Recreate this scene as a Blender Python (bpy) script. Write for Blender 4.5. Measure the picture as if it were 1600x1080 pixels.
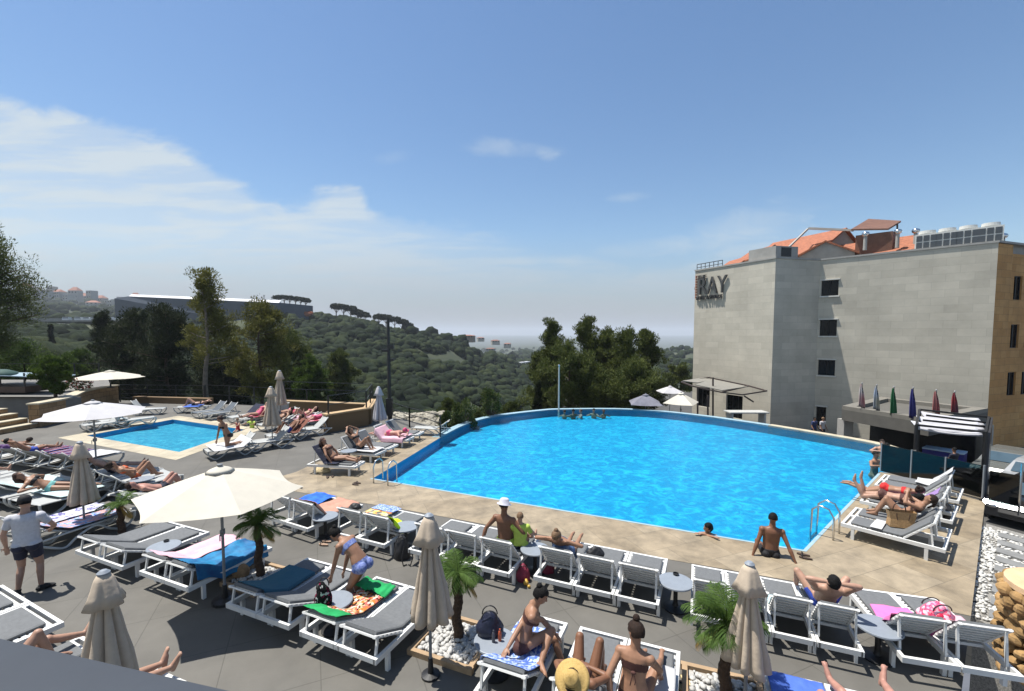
import bpy, bmesh, math, random
from mathutils import Vector, Matrix, noise
from math import sin, cos, pi, radians, sqrt, hypot, atan2
S = bpy.context.scene
for o in list(bpy.data.objects): bpy.data.objects.remove(o)
col = S.collection
# ------------------------------------------------------------ camera
F = 700.0; HC = 4.6; HOR = 523.0; PITCH = radians(3.5); PPY = HOR + F*math.tan(PITCH)
cd = bpy.data.cameras.new("camera"); cam = bpy.data.objects.new("camera", cd); col.objects.link(cam)
cam.location = (0, 0, HC); cam.rotation_euler = (pi/2 - PITCH, 0, 0)
cd.sensor_width = 36; cd.lens = 36*F/1600; cd.shift_y = (PPY-540)/1600; cd.clip_start = .05; cd.clip_end = 30000
S.camera = cam
# ------------------------------------------------------------ sky, sun, exposure
SUN_EL = radians(70); SUN_DIR = Vector((-.95, .31, 0)).normalized()
S.view_settings.view_transform = 'Standard'; S.view_settings.look = 'None'
S.view_settings.exposure = 0.7; S.view_settings.gamma = 1
w = bpy.data.worlds.new("World"); S.world = w; w.use_nodes = True
nt = w.node_tree; N = nt.nodes; Lk = nt.links; N.clear()
def mnode(N, Lk, op, a, b=None, clamp=False):
    n = N.new('ShaderNodeMath'); n.operation = op; n.use_clamp = clamp
    for i, v in enumerate((a, b)):
        if v is None: continue
        if isinstance(v, (int, float)): n.inputs[i].default_value = v
        else: Lk.new(v, n.inputs[i])
    return n.outputs[0]
sky = N.new('ShaderNodeTexSky'); sky.sky_type = 'NISHITA'; sky.sun_disc = False
sky.sun_elevation = SUN_EL; sky.sun_rotation = atan2(SUN_DIR.x, SUN_DIR.y)
sky.altitude = 300; sky.air_density = 1.25; sky.dust_density = .5; sky.ozone_density = 4.0
tc = N.new('ShaderNodeTexCoord'); sp = N.new('ShaderNodeSeparateXYZ'); Lk.new(tc.outputs['Generated'], sp.inputs[0])
mp = lambda op, a, b=None, c=False: mnode(N, Lk, op, a, b, c)
ymax = mp('MAXIMUM', sp.outputs['Y'], .05)
U = mp('DIVIDE', sp.outputs['X'], ymax); V = mp('DIVIDE', sp.outputs['Z'], ymax)      # direction as slopes
uv = N.new('ShaderNodeCombineXYZ'); Lk.new(U, uv.inputs[0]); Lk.new(mp('MULTIPLY', V, 2.2), uv.inputs[1])
def wnoise(scale, detail, rough, vec, dist=0):
    n = N.new('ShaderNodeTexNoise'); n.inputs['Scale'].default_value = scale; n.inputs['Detail'].default_value = detail
    n.inputs['Roughness'].default_value = rough; n.inputs['Distortion'].default_value = dist; Lk.new(vec, n.inputs['Vector']); return n.outputs['Fac']
def sstep(x, a, b):
    n = N.new('ShaderNodeMapRange'); n.interpolation_type = 'SMOOTHSTEP'; Lk.new(x, n.inputs['Value'])
    n.inputs['From Min'].default_value = a; n.inputs['From Max'].default_value = b; return n.outputs['Result']
n1 = wnoise(2.6, 9, .62, uv.outputs[0], .5); n2 = wnoise(9, 7, .6, uv.outputs[0], .8)
# stretched noise for streaks
uv2 = N.new('ShaderNodeMapping'); uv2.inputs['Scale'].default_value = (1.2, 5.0, 1); uv2.inputs['Rotation'].default_value = (0, 0, radians(14)); Lk.new(uv.outputs[0], uv2.inputs[0])
n3 = wnoise(2.2, 8, .6, uv2.outputs[0], .3)
# big cloud bank rising to the left: upper boundary of the cloud deck as a slope of azimuth
crv = N.new('ShaderNodeFloatCurve'); Lk.new(mp('MULTIPLY', mp('ADD', U, 1.2), 1/2.4), crv.inputs['Value'])
c = crv.mapping.curves[0]
pts = [(-1.2, .60), (-1.14, .525), (-.95, .49), (-.75, .43), (-.62, .345), (-.5, .30), (-.38, .335), (-.28, .27), (-.1, .235), (.1, .17), (.3, .15), (.5, .21), (.64, .25), (.72, .19), (.9, .14), (1.2, .11)]
c.points[0].location = ((pts[0][0]+1.2)/2.4, pts[0][1]); c.points[1].location = ((pts[-1][0]+1.2)/2.4, pts[-1][1])
for a, b in pts[1:-1]: c.points.new((a+1.2)/2.4, b)
crv.mapping.update()
edge = mp('ADD', mp('SUBTRACT', crv.outputs[0], V), mp('MULTIPLY', mp('SUBTRACT', n1, .5), .16))
bank = sstep(mp('ADD', edge, mp('MULTIPLY', mp('SUBTRACT', n2, .5), .075)), -.012, .034)
streak = sstep(n3, .40, .60)
left = sstep(U, .1, -.55)                                  # denser to the left
dens = mp('MULTIPLY', bank, mp('ADD', mp('MULTIPLY', streak, .38), mp('ADD', .12, mp('MULTIPLY', left, .36))))
# small wisps
def wisp(u0, v0, su, sv, rot, amt):
    du = mp('SUBTRACT', U, u0); dv = mp('SUBTRACT', V, v0)
    a = mp('ADD', mp('MULTIPLY', du, cos(rot)), mp('MULTIPLY', dv, sin(rot))); b = mp('SUBTRACT', mp('MULTIPLY', dv, cos(rot)), mp('MULTIPLY', du, sin(rot)))
    q = mp('ADD', mp('POWER', mp('DIVIDE', a, su), 2), mp('POWER', mp('DIVIDE', b, sv), 2))
    q = mp('ADD', q, mp('MULTIPLY', mp('SUBTRACT', n2, .5), 3.0))
    return mp('MULTIPLY', sstep(q, 1.3, -.6), amt)
dens = mp('ADD', dens, wisp(.00, .405, .11, .022, -.05, .30), True)
dens = mp('ADD', dens, wisp(.075, .395, .03, .018, -.1, .25), True)
dens = mp('ADD', dens, wisp(-.26, .385, .05, .015, .2, .12), True)
dens = mp('ADD', dens, wisp(.26, .30, .05, .012, .1, .25), True)
dens = mp('ADD', dens, wisp(.50, .235, .17, .045, .28, .33), True)
dens = mp('ADD', dens, wisp(.38, .20, .22, .02, .1, .2), True)
hz = sstep(V, .24, -.02)
mixc = N.new('ShaderNodeMix'); mixc.data_type = 'RGBA'; Lk.new(dens, mixc.inputs['Factor'])
hs = N.new('ShaderNodeHueSaturation'); hs.inputs['Saturation'].default_value = 1.08; hs.inputs['Value'].default_value = 1.10; Lk.new(sky.outputs[0], hs.inputs['Color']); Lk.new(hs.outputs[0], mixc.inputs['A']); mixc.inputs['B'].default_value = (5.6, 6.2, 6.5, 1)
mixh = N.new('ShaderNodeMix'); mixh.data_type = 'RGBA'; Lk.new(mp('MULTIPLY', hz, .85), mixh.inputs['Factor'])
Lk.new(mixc.outputs['Result'], mixh.inputs['A']); mixh.inputs['B'].default_value = (2.35, 2.5, 3.0, 1)
bgn = N.new('ShaderNodeBackground'); bgn.inputs['Strength'].default_value = .075
Lk.new(mixh.outputs['Result'], bgn.inputs['Color'])
wo = N.new('ShaderNodeOutputWorld'); Lk.new(bgn.outputs[0], wo.inputs['Surface'])
sl = bpy.data.lights.new("sun", 'SUN'); sl.energy = 5.0; sl.angle = radians(.5); sl.color = (1, .96, .89)
so = bpy.data.objects.new("sun", sl); col.objects.link(so)
sv = SUN_DIR*cos(SUN_EL) + Vector((0, 0, sin(SUN_EL)))
so.rotation_euler = (-sv).to_track_quat('-Z', 'Y').to_euler()
# ------------------------------------------------------------ pixel -> ground helper
def ray(px, py):
    xc = (px-800)/F; yc = (PPY-py)/F
    return (xc, cos(PITCH)+yc*sin(PITCH), -sin(PITCH)+yc*cos(PITCH))
def P(px, py, z=0.0):
    d = ray(px, py); t = (z-HC)/d[2]; return Vector((d[0]*t, d[1]*t, z))
def PD(px, py, Y):
    d = ray(px, py); t = Y/d[1]; return Vector((d[0]*t, Y, HC+d[2]*t))
# ------------------------------------------------------------ materials
MATS = {}
def mat(name, c, rough=.6, var=.12, scale=6, bump=0, metal=0, spec=.5, c2=None, detail=5, bscale=None, coords='Object', sheen=0, transl=0):
    if name in MATS: return MATS[name]
    m = bpy.data.materials.new(name); m.use_nodes = True; n = m.node_tree.nodes; l = m.node_tree.links
    b = n['Principled BSDF']; b.inputs['Roughness'].default_value = rough; b.inputs['Metallic'].default_value = metal
    b.inputs['Specular IOR Level'].default_value = spec
    t = n.new('ShaderNodeTexCoord'); nz = n.new('ShaderNodeTexNoise'); nz.inputs['Scale'].default_value = scale; nz.inputs['Detail'].default_value = detail
    nz.inputs['Roughness'].default_value = .6
    l.new(t.outputs[coords], nz.inputs['Vector'])
    r = n.new('ShaderNodeValToRGB'); r.color_ramp.elements[0].position = .3; r.color_ramp.elements[1].position = .7
    a = [max(0, v*(1-var)) for v in c]; d = [min(1, v*(1+var)) for v in c] if c2 is None else c2
    if c2 is not None: a = c
    r.color_ramp.elements[0].color = (*a, 1); r.color_ramp.elements[1].color = (*d, 1)
    l.new(nz.outputs['Fac'], r.inputs[0]); l.new(r.outputs[0], b.inputs['Base Color'])
    if bump:
        nb = n.new('ShaderNodeTexNoise'); nb.inputs['Scale'].default_value = bscale or scale*3; nb.inputs['Detail'].default_value = 4; l.new(t.outputs[coords], nb.inputs['Vector'])
        bp = n.new('ShaderNodeBump'); bp.inputs['Strength'].default_value = min(1, bump); bp.inputs['Distance'].default_value = .02
        l.new(nb.outputs['Fac'], bp.inputs['Height']); l.new(bp.outputs[0], b.inputs['Normal'])
    if transl:
        tr = n.new('ShaderNodeBsdfTranslucent'); l.new(r.outputs[0], tr.inputs['Color'])
        mx = n.new('ShaderNodeMixShader'); mx.inputs[0].default_value = transl; l.new(b.outputs[0], mx.inputs[1]); l.new(tr.outputs[0], mx.inputs[2])
        l.new(mx.outputs[0], n['Material Output'].inputs['Surface'])
    MATS[name] = m; return m
def brickmat(name, c1, c2, mortar, bw, bh, msize=.01, rough=.8, coords='UV', var=.25, off=.5, bump=.3, nscale=1.2, stain=.25, scale=1.0, rot=0):
    if name in MATS: return MATS[name]
    m = bpy.data.materials.new(name); m.use_nodes = True; n = m.node_tree.nodes; l = m.node_tree.links
    b = n['Principled BSDF']; b.inputs['Roughness'].default_value = rough
    t = n.new('ShaderNodeTexCoord'); mpg = n.new('ShaderNodeMapping'); l.new(t.outputs[coords], mpg.inputs[0]); mpg.inputs['Rotation'].default_value = (0, 0, rot)
    br = n.new('ShaderNodeTexBrick'); br.inputs['Scale'].default_value = scale; br.offset = off
    br.inputs['Brick Width'].default_value = bw; br.inputs['Row Height'].default_value = bh; br.inputs['Mortar Size'].default_value = msize
    br.inputs['Color1'].default_value = (*c1, 1); br.inputs['Color2'].default_value = (*c2, 1); br.inputs['Mortar'].default_value = (*mortar, 1); br.inputs['Bias'].default_value = 0
    l.new(mpg.outputs[0], br.inputs['Vector'])
    nz = n.new('ShaderNodeTexNoise'); nz.inputs['Scale'].default_value = nscale; nz.inputs['Detail'].default_value = 7; nz.inputs['Roughness'].default_value = .65; l.new(mpg.outputs[0], nz.inputs['Vector'])
    mr = n.new('ShaderNodeMapRange'); mr.inputs['From Min'].default_value = .3; mr.inputs['From Max'].default_value = .7; mr.inputs['To Min'].default_value = 1-stain; mr.inputs['To Max'].default_value = 1+stain*.5
    l.new(nz.outputs['Fac'], mr.inputs[0])
    mx = n.new('ShaderNodeMix'); mx.data_type = 'RGBA'; mx.blend_type = 'MULTIPLY'; mx.inputs['Factor'].default_value = 1
    cb = n.new('ShaderNodeCombineColor'); [l.new(mr.outputs[0], cb.inputs[i]) for i in range(3)]
    l.new(br.outputs['Color'], mx.inputs['A']); l.new(cb.outputs[0], mx.inputs['B']); l.new(mx.outputs['Result'], b.inputs['Base Color'])
    bp = n.new('ShaderNodeBump'); bp.inputs['Strength'].default_value = bump; bp.inputs['Distance'].default_value = .01; bp.invert = True
    l.new(br.outputs['Fac'], bp.inputs['Height']); l.new(bp.outputs[0], b.inputs['Normal'])
    MATS[name] = m; return m
WHITE = mat('white_paint', (.60, .60, .585), .45, .06, 8)
PLASTIC = mat('white_resin', (.42, .42, .40), .4, .08, 8)
GREY_CUSHION = mat('grey_canvas', (.115, .12, .125), .85, .12, 18, .15)
LIGHT_CUSHION = mat('pale_sling', (.32, .33, .325), .8, .08, 10, .1)
DARK_SLING = mat('slate_sling', (.07, .085, .105), .8, .15, 10, .1)
TAUPE = mat('taupe_canvas', (.46, .38, .295), .9, .1, 7, .2, transl=.12)
CREAM = mat('cream_canvas', (.54, .505, .43), .9, .04, 5, .1, transl=.12)
WHITECANVAS = mat('white_canvas', (.46, .45, .46), .9, .04, 5, .1, transl=.1)
GREYPOLE = mat('grey_pole', (.16, .17, .18), .4, .1, 10)
BLACK = mat('black_metal', (.012, .012, .013), .45, .2, 10)
CHROME = mat('steel_tube', (.6, .6, .6), .2, .05, 10, metal=1)
TABLEGREY = mat('table_grey', (.20, .225, .26), .5, .06, 10)
# ------------------------------------------------------------ mesh helpers
class MB:
    def __init__(s): s.v = []; s.f = []; s.uv = {}; s.mi = []; s.cur = 0
    def add(s, vs, fs, uvs=None):
        o = len(s.v); s.v += [tuple(v) for v in vs]
        for i, f in enumerate(fs):
            if uvs: s.uv[len(s.f)] = uvs[i]
            s.f.append(tuple(a+o for a in f)); s.mi.append(s.cur)
        return s
    def box(s, c, d, rz=0, M=None):
        x, y, z = d[0]/2, d[1]/2, d[2]/2
        vs = [Vector((a*x, b*y, e*z)) for e in (-1, 1) for a, b in ((-1, -1), (1, -1), (1, 1), (-1, 1))]
        R = Matrix.Rotation(rz, 3, 'Z') if M is None else M
        vs = [R @ v + Vector(c) for v in vs]
        return s.add(vs, [(3, 2, 1, 0), (4, 5, 6, 7), (0, 1, 5, 4), (1, 2, 6, 5), (2, 3, 7, 6), (3, 0, 4, 7)])
    def bar(s, a, b, w, h, up=(0, 0, 1)):
        a = Vector(a); b = Vector(b); d = b-a; L = d.length
        if L < 1e-6: return s
        d.normalize(); up = Vector(up)
        if abs(d.dot(up)) > .98: up = Vector((1, 0, 0))
        sd = d.cross(up).normalized(); u2 = sd.cross(d)
        M = Matrix((sd, d, u2)).transposed()
        return s.box((a+b)/2, (w, L, h), M=M)
    def tube(s, pts, r, n=8, closed=False, cap=True):
        pts = [Vector(p) for p in pts]; k = len(pts); rr = r if isinstance(r, (list, tuple)) else [r]*k
        vs = []; fs = []; prev = None
        for i, p in enumerate(pts):
            if closed: t = pts[(i+1) % k]-pts[i-1]
            else: t = pts[min(i+1, k-1)]-pts[max(i-1, 0)]
            t.normalize()
            if prev is None: a = t.orthogonal().normalized()
            else:
                a = prev - t*prev.dot(t)
                a = a.normalized() if a.length > 1e-6 else t.orthogonal().normalized()
            prev = a; b = t.cross(a)
            vs += [p + (a*cos(2*pi*j/n)+b*sin(2*pi*j/n))*rr[i] for j in range(n)]
        for i in range(k if closed else k-1):
            for j in range(n):
                fs.append((i*n+j, i*n+(j+1) % n, ((i+1) % k)*n+(j+1) % n, ((i+1) % k)*n+j))
        if cap and not closed: fs += [tuple(range(n-1, -1, -1)), tuple((k-1)*n+j for j in range(n))]
        return s.add(vs, fs)
    def lathe(s, prof, n=24, c=(0, 0, 0), fold=None):
        vs = []; fs = []; k = len(prof); c = Vector(c)
        for i, (r, z) in enumerate(prof):
            for j in range(n):
                a = 2*pi*j/n; q = r*(1 if fold is None else fold(a, i/(k-1)))
                vs.append(c+Vector((q*cos(a), q*sin(a), z)))
        for i in range(k-1):
            for j in range(n): fs.append((i*n+j, i*n+(j+1) % n, (i+1)*n+(j+1) % n, (i+1)*n+j))
        fs += [tuple(range(n-1, -1, -1)), tuple((k-1)*n+j for j in range(n))]
        return s.add(vs, fs)
    def ell(s, c, r, n=12, m=8, M=None):
        c = Vector(c); r = (r, r, r) if isinstance(r, (int, float)) else r
        vs = []; fs = []
        for i in range(m+1):
            ph = pi*i/m
            for j in range(n):
                v = Vector((r[0]*sin(ph)*cos(2*pi*j/n), r[1]*sin(ph)*sin(2*pi*j/n), r[2]*cos(ph)))
                vs.append(c + (M @ v if M is not None else v))
        for i in range(m):
            for j in range(n):
                f = (i*n+j, (i+1)*n+j, (i+1)*n+(j+1) % n, i*n+(j+1) % n)
                if i == 0: f = (f[0], f[1], f[2])
                elif i == m-1: f = (f[0], f[1], f[3])
                fs.append(f)
        return s.add(vs, fs)
    def grid(s, nx, ny, fn, th=0):
        vs = [Vector(fn(i/nx, j/ny)) for j in range(ny+1) for i in range(nx+1)]; w_ = nx+1
        fs = [(j*w_+i, j*w_+i+1, (j+1)*w_+i+1, (j+1)*w_+i) for j in range(ny) for i in range(nx)]
        uvs = [[(i/nx, j/ny), ((i+1)/nx, j/ny), ((i+1)/nx, (j+1)/ny), (i/nx, (j+1)/ny)] for j in range(ny) for i in range(nx)]
        if th:
            o = len(vs); vs += [v-Vector((0, 0, th)) for v in vs]; uvs = uvs*2
            fs2 = [tuple(a+o for a in reversed(f)) for f in fs]; uvs = uvs[:len(fs)]+[list(reversed(u)) for u in uvs[:len(fs)]]
            edge = [i for i in range(nx)]; sides = []
            ring = [i for i in range(w_)]+[j*w_+nx for j in range(1, ny+1)]+[ny*w_+i for i in range(nx-1, -1, -1)]+[j*w_ for j in range(ny-1, 0, -1)]
            for a, b in zip(ring, ring[1:]+ring[:1]): sides.append((b, a, a+o, b+o)); uvs.append([(0, 0)]*4)
            fs = fs+fs2+sides
        return s.add(vs, fs, uvs)
    def build(s, name, m, parent=None, smooth=False, loc=None):
        me = bpy.data.meshes.new(name); me.from_pydata(s.v, [], s.f); ms = m if isinstance(m, (list, tuple)) else [m]
        for x in ms: me.materials.append(x)
        if len(ms) > 1: me.polygons.foreach_set('material_index', s.mi)
        if s.uv:
            ul = me.uv_layers.new(name='UVMap')
            for p in me.polygons:
                u = s.uv.get(p.index)
                if u:
                    for k, li in enumerate(p.loop_indices): ul.data[li].uv = u[k]
        if smooth: me.polygons.foreach_set('use_smooth', [True]*len(me.polygons))
        me.update()
        o = bpy.data.objects.new(name, me); col.objects.link(o)
        if parent is not None: o.parent = parent
        if loc is not None: o.location = loc
        return o
def thing(name, label, cat, loc=(0, 0, 0), rz=0, group=None, sc=None):
    o = bpy.data.objects.new(name, None); col.objects.link(o); o.location = loc; o.rotation_euler = (0, 0, rz)
    o.empty_display_size = .2
    if sc: o.scale = sc
    o['label'] = label; o['category'] = cat
    if group: o['group'] = group
    return o
def tag(o, label, cat, group=None):
    o['label'] = label; o['category'] = cat
    if group: o['group'] = group
    return o
def struct(o, kind='structure'): o['kind'] = kind; return o
def dup(root, loc, rz, label, group=None, sc=None):
    r = root.copy(); col.objects.link(r); r.location = loc; r.rotation_euler = (0, 0, rz); r['label'] = label
    if group: r['group'] = group
    if sc: r.scale = sc
    for ch in list(root.children):
        c_ = ch.copy(); col.objects.link(c_); c_.parent = r
        for g in ch.children:
            d = g.copy(); col.objects.link(d); d.parent = c_
    return r
def fillpoly(mb, loops, z, zf=None):
    bm = bmesh.new()
    for lp in loops:
        vs = [bm.verts.new((p[0], p[1], 0)) for p in lp]
        for a, b in zip(vs, vs[1:]+vs[:1]): bm.edges.new((a, b))
    bmesh.ops.triangle_fill(bm, edges=bm.edges[:], use_beauty=True, use_dissolve=False)
    bm.verts.ensure_lookup_table(); bm.faces.ensure_lookup_table()
    fs = []
    for f in bm.faces:
        ids = [v.index for v in f.verts]
        if f.normal.z < 0: ids.reverse()
        fs.append(ids)
    bm.verts.index_update()
    fs = []
    for f in bm.faces:
        f.normal_update(); ids = [v.index for v in f.verts]
        if f.normal.z < 0: ids.reverse()
        fs.append(tuple(ids))
    mb.add([(v.co.x, v.co.y, z) for v in bm.verts], fs); bm.free()
def skirt(mb, loop, z0, z1, closed=True, flip=False):
    n = len(loop); L = 0; 
    for i in range(n if closed else n-1):
        a = loop[i]; b = loop[(i+1) % n]; d = hypot(b[0]-a[0], b[1]-a[1])
        vs = [(a[0], a[1], z0), (b[0], b[1], z0), (b[0], b[1], z1), (a[0], a[1], z1)]
        f = (0, 1, 2, 3) if not flip else (3, 2, 1, 0); u = [(L, z0), (L+d, z0), (L+d, z1), (L, z1)]
        mb.add(vs, [f], [u if not flip else u[::-1]]); L += d
def prism(mb, loop, z0, z1):
    ar = sum(a[0]*b[1]-b[0]*a[1] for a, b in zip(loop, loop[1:]+loop[:1]))
    lp = loop if ar > 0 else loop[::-1]
    skirt(mb, lp, z0, z1); fillpoly(mb, [lp], z1)
def catmull(pts, n=6):
    out = []
    for i in range(len(pts)-1):
        p0 = pts[max(i-1, 0)]; p1 = pts[i]; p2 = pts[i+1]; p3 = pts[min(i+2, len(pts)-1)]
        for k in range(n):
            t = k/n
            out.append(tuple(.5*((2*p1[a])+(-p0[a]+p2[a])*t+(2*p0[a]-5*p1[a]+4*p2[a]-p3[a])*t*t+(-p0[a]+3*p1[a]-3*p2[a]+p3[a])*t**3) for a in (0, 1)))
    out.append(tuple(pts[-1][:2])); return out
def offset(loop, d):
    n = len(loop); out = []
    ar = sum(a[0]*b[1]-b[0]*a[1] for a, b in zip(loop, loop[1:]+loop[:1])); sg = 1 if ar > 0 else -1
    for i in range(n):
        a = Vector(loop[i-1][:2]); b = Vector(loop[i][:2]); c_ = Vector(loop[(i+1) % n][:2])
        t1 = (b-a).normalized(); t2 = (c_-b).normalized(); n1_ = Vector((t1.y, -t1.x)); n2_ = Vector((t2.y, -t2.x)); nn = (n1_+n2_)
        nn = nn.normalized()/max(.4, nn.normalized().dot(n1_)); out.append(tuple(b+nn*d*sg))
    return out
# ============================================================ SETTING
def xy(v): return (v[0], v[1])
near = [xy(P(582, 748)), xy(P(1255, 860))]
right = [xy(P(1300, 813)), xy(P(1372, 740)), xy(P(1397, 703))]
farpx = [(1397, 703), (1367, 694), (1300, 681.5), (1200, 665), (1150, 657.5), (1100, 650.5), (1025, 642.5), (960, 639.5), (875, 640), (850, 641.5), (800, 647), (762, 653), (725, 664.5), (687, 684)]
far = catmull([P(*p) for p in farpx], 4)
pool = near + right[:2] + far + [xy(P(640, 713))]
spx = [(135, 681), (280, 706.5), (383, 671.5), (270, 655.5)]
spool = [xy(P(*p)) for p in spx]
WL = -.07
# deck
outer_arc = offset(pool, .38)
i0 = 2+2; 
arc_pts = outer_arc[4:4+len(far)]
deck_loop = [(-45, -4), xy(P(1640, 2000)), (3.9, .3)]
DE = xy(P(1539, 785)); DS = xy(P(1517, 963))
deck_loop = [(-45, -4), (14, -4), (DS[0]+(DS[0]-DE[0])*3, DS[1]+(DS[1]-DE[1])*3), DS, DE, xy(P(1376, 737)), xy(P(1405, 722)), xy(P(1432, 703)), arc_pts[0]] + arc_pts[1:] + \
    [xy(P(690, 668)), xy(P(612, 652)), xy(P(575, 642)), xy(P(320, 630)), xy(P(200, 626)), (-45, 31)]
DECKM = brickmat('deck_tile', (.098, .092, .081), (.105, .099, .087), (.07, .066, .057), 1.25, 1.25, .007, .75, 'Object', off=0, bump=.3, nscale=.8, stain=.26, rot=-.42)
mb = MB(); fillpoly(mb, [deck_loop, pool, spool], 0)
struct(mb.build('pool_deck', DECKM))
mb = MB(); skirt(mb, deck_loop[4:-1], -5, 0, closed=False); 
struct(mb.build('deck_retaining_side', brickmat('retaining_stone', (.3, .27, .22), (.36, .32, .26), (.2, .18, .15), .6, .3)))
# travertine surround (a thin sheet above the deck)
TRAV = brickmat('travertine', (.235, .185, .12), (.295, .24, .165), (.19, .155, .105), 1.1, .75, .008, .6, 'Object', bump=.3, nscale=1.8, stain=.45, rot=-.38)
tl = [(-12.5+0, 0)]
tpx = [(462, 738), (497, 722), (560, 700), (610, 682), (640, 670), (688, 668)]
bpx = [(1539, 785), (1517, 963), (1335, 925), (1030, 872), (830, 833), (640, 798), (560, 785), (395, 757)]
outerT = [xy(P(*p)) for p in bpx] + [xy(P(*p)) for p in tpx]
# ring: from the right end along pool
trav = [xy(P(1376, 738)), xy(P(1300, 813.5)), near[1], near[0], xy(P(640, 713.5)), xy(P(687, 684.5))] + [xy(P(*p)) for p in tpx[::-1]] + [xy(P(*p)) for p in bpx[::-1]]
mb = MB(); fillpoly(mb, [trav], .006); struct(mb.build('pool_surround', TRAV))
# far coping ring
COP = mat('pale_blue_coping', (.26, .38, .44), .4, .12, 3)
BEIGE = mat('cream_stone', (.42, .37, .27), .6, .15, 2.5, .1)
mb = MB()
inn = far[:]; 
def strip(mb, a, b, z0, z1):
    for i in range(len(a)-1):
        mb.add([(*a[i], z1), (*a[i+1], z1), (*b[i+1], z1), (*b[i], z1)], [(3, 2, 1, 0)])
        mb.add([(*b[i], z0), (*b[i+1], z0), (*b[i+1], z1), (*b[i], z1)], [(0, 1, 2, 3)])
        mb.add([(*a[i], z0), (*a[i+1], z0), (*a[i+1], z1), (*a[i], z1)], [(3, 2, 1, 0)])
k = len(far)*14//100*2
split = next(i for i, p in enumerate(far) if p[1] > 22.0)
strip(mb, far[split:], arc_pts[split:], -5, .012)
struct(mb.build('pool_far_rim', COP))
mb = MB(); strip(mb, far[:split+1], arc_pts[:split+1], -5, .03); struct(mb.build('pool_far_coping', BEIGE))
mb = MB(); o1 = offset(pool, .07)
for a, b, c_, d in ((pool[0], pool[1], o1[1], o1[0]), (pool[1], pool[2], o1[2], o1[1]), (pool[2], pool[3], o1[3], o1[2])):
    mb.add([(*a, .012), (*b, .012), (*c_, .012), (*d, .012)], [(3, 2, 1, 0)])
struct(mb.build('pool_edge_trim', COP))
# basin
def poolmat(name, base, hi):  # pool floor blue with brighter caustic light ripples painted into the colour
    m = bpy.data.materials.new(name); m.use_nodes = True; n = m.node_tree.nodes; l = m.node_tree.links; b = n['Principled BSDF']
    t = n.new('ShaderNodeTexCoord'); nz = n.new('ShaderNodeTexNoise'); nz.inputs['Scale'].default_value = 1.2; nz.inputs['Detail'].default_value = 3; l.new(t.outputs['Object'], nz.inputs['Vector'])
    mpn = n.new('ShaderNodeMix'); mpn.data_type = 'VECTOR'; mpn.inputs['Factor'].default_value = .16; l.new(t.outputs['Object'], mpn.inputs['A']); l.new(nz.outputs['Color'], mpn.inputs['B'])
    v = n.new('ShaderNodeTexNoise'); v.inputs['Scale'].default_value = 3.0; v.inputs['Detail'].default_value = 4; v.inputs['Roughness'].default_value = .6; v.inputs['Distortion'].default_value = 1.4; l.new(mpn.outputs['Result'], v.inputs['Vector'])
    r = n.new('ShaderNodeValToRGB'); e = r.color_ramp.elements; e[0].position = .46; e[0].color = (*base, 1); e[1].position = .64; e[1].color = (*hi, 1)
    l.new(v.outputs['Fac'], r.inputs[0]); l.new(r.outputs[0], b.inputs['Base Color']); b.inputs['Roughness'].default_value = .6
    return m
PB = poolmat('blue_painted_caustics', (.001, .20, .355), (.02, .365, .49)); PW = mat('blue_wall_tile', (.003, .24, .46), .5, .12, 2)
PB2 = poolmat('aqua_painted_caustics', (.02, .19, .28), (.08, .33, .40))
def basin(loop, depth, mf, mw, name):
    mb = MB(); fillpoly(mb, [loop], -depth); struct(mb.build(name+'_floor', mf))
    mb = MB(); ar = sum(a[0]*b[1]-b[0]*a[1] for a, b in zip(loop, loop[1:]+loop[:1])); lp = loop if ar < 0 else loop[::-1]
    skirt(mb, lp, -depth, 0); struct(mb.build(name+'_wall', mw))
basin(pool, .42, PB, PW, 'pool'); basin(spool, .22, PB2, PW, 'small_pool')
def watermat():
    m = bpy.data.materials.new('water'); m.use_nodes = True; n = m.node_tree.nodes; l = m.node_tree.links; n.remove(n['Principled BSDF'])
    t = n.new('ShaderNodeTexCoord'); mpg = n.new('ShaderNodeMapping'); mpg.inputs['Scale'].default_value = (1, 1.3, 1); l.new(t.outputs['Object'], mpg.inputs[0])
    nz = n.new('ShaderNodeTexNoise'); nz.inputs['Scale'].default_value = 2.4; nz.inputs['Detail'].default_value = 6; nz.inputs['Roughness'].default_value = .62; nz.inputs['Distortion'].default_value = .8; l.new(mpg.outputs[0], nz.inputs['Vector'])
    bp = n.new('ShaderNodeBump'); bp.inputs['Strength'].default_value = .6; bp.inputs['Distance'].default_value = .07; l.new(nz.outputs['Fac'], bp.inputs['Height'])
    fr = n.new('ShaderNodeFresnel'); fr.inputs['IOR'].default_value = 1.33; l.new(bp.outputs[0], fr.inputs['Normal'])
    gl = n.new('ShaderNodeBsdfGlossy'); gl.inputs['Roughness'].default_value = .04; l.new(bp.outputs[0], gl.inputs['Normal']); gl.inputs['Color'].default_value = (.9, .95, 1, 1)
    tr = n.new('ShaderNodeBsdfTransparent'); tr.inputs['Color'].default_value = (.62, .93, 1, 1)
    ml = n.new('ShaderNodeMath'); ml.operation = 'MULTIPLY'; ml.inputs[1].default_value = .42; l.new(fr.outputs[0], ml.inputs[0])
    mx = n.new('ShaderNodeMixShader'); l.new(ml.outputs[0], mx.inputs[0]); l.new(tr.outputs[0], mx.inputs[1]); l.new(gl.outputs[0], mx.inputs[2])
    l.new(mx.outputs[0], n['Material Output'].inputs['Surface']); return m
WM = watermat()
mb = MB(); fillpoly(mb, [pool], WL); struct(mb.build('water', WM))
mb = MB(); fillpoly(mb, [spool], WL); struct(mb.build('water', WM))
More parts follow.
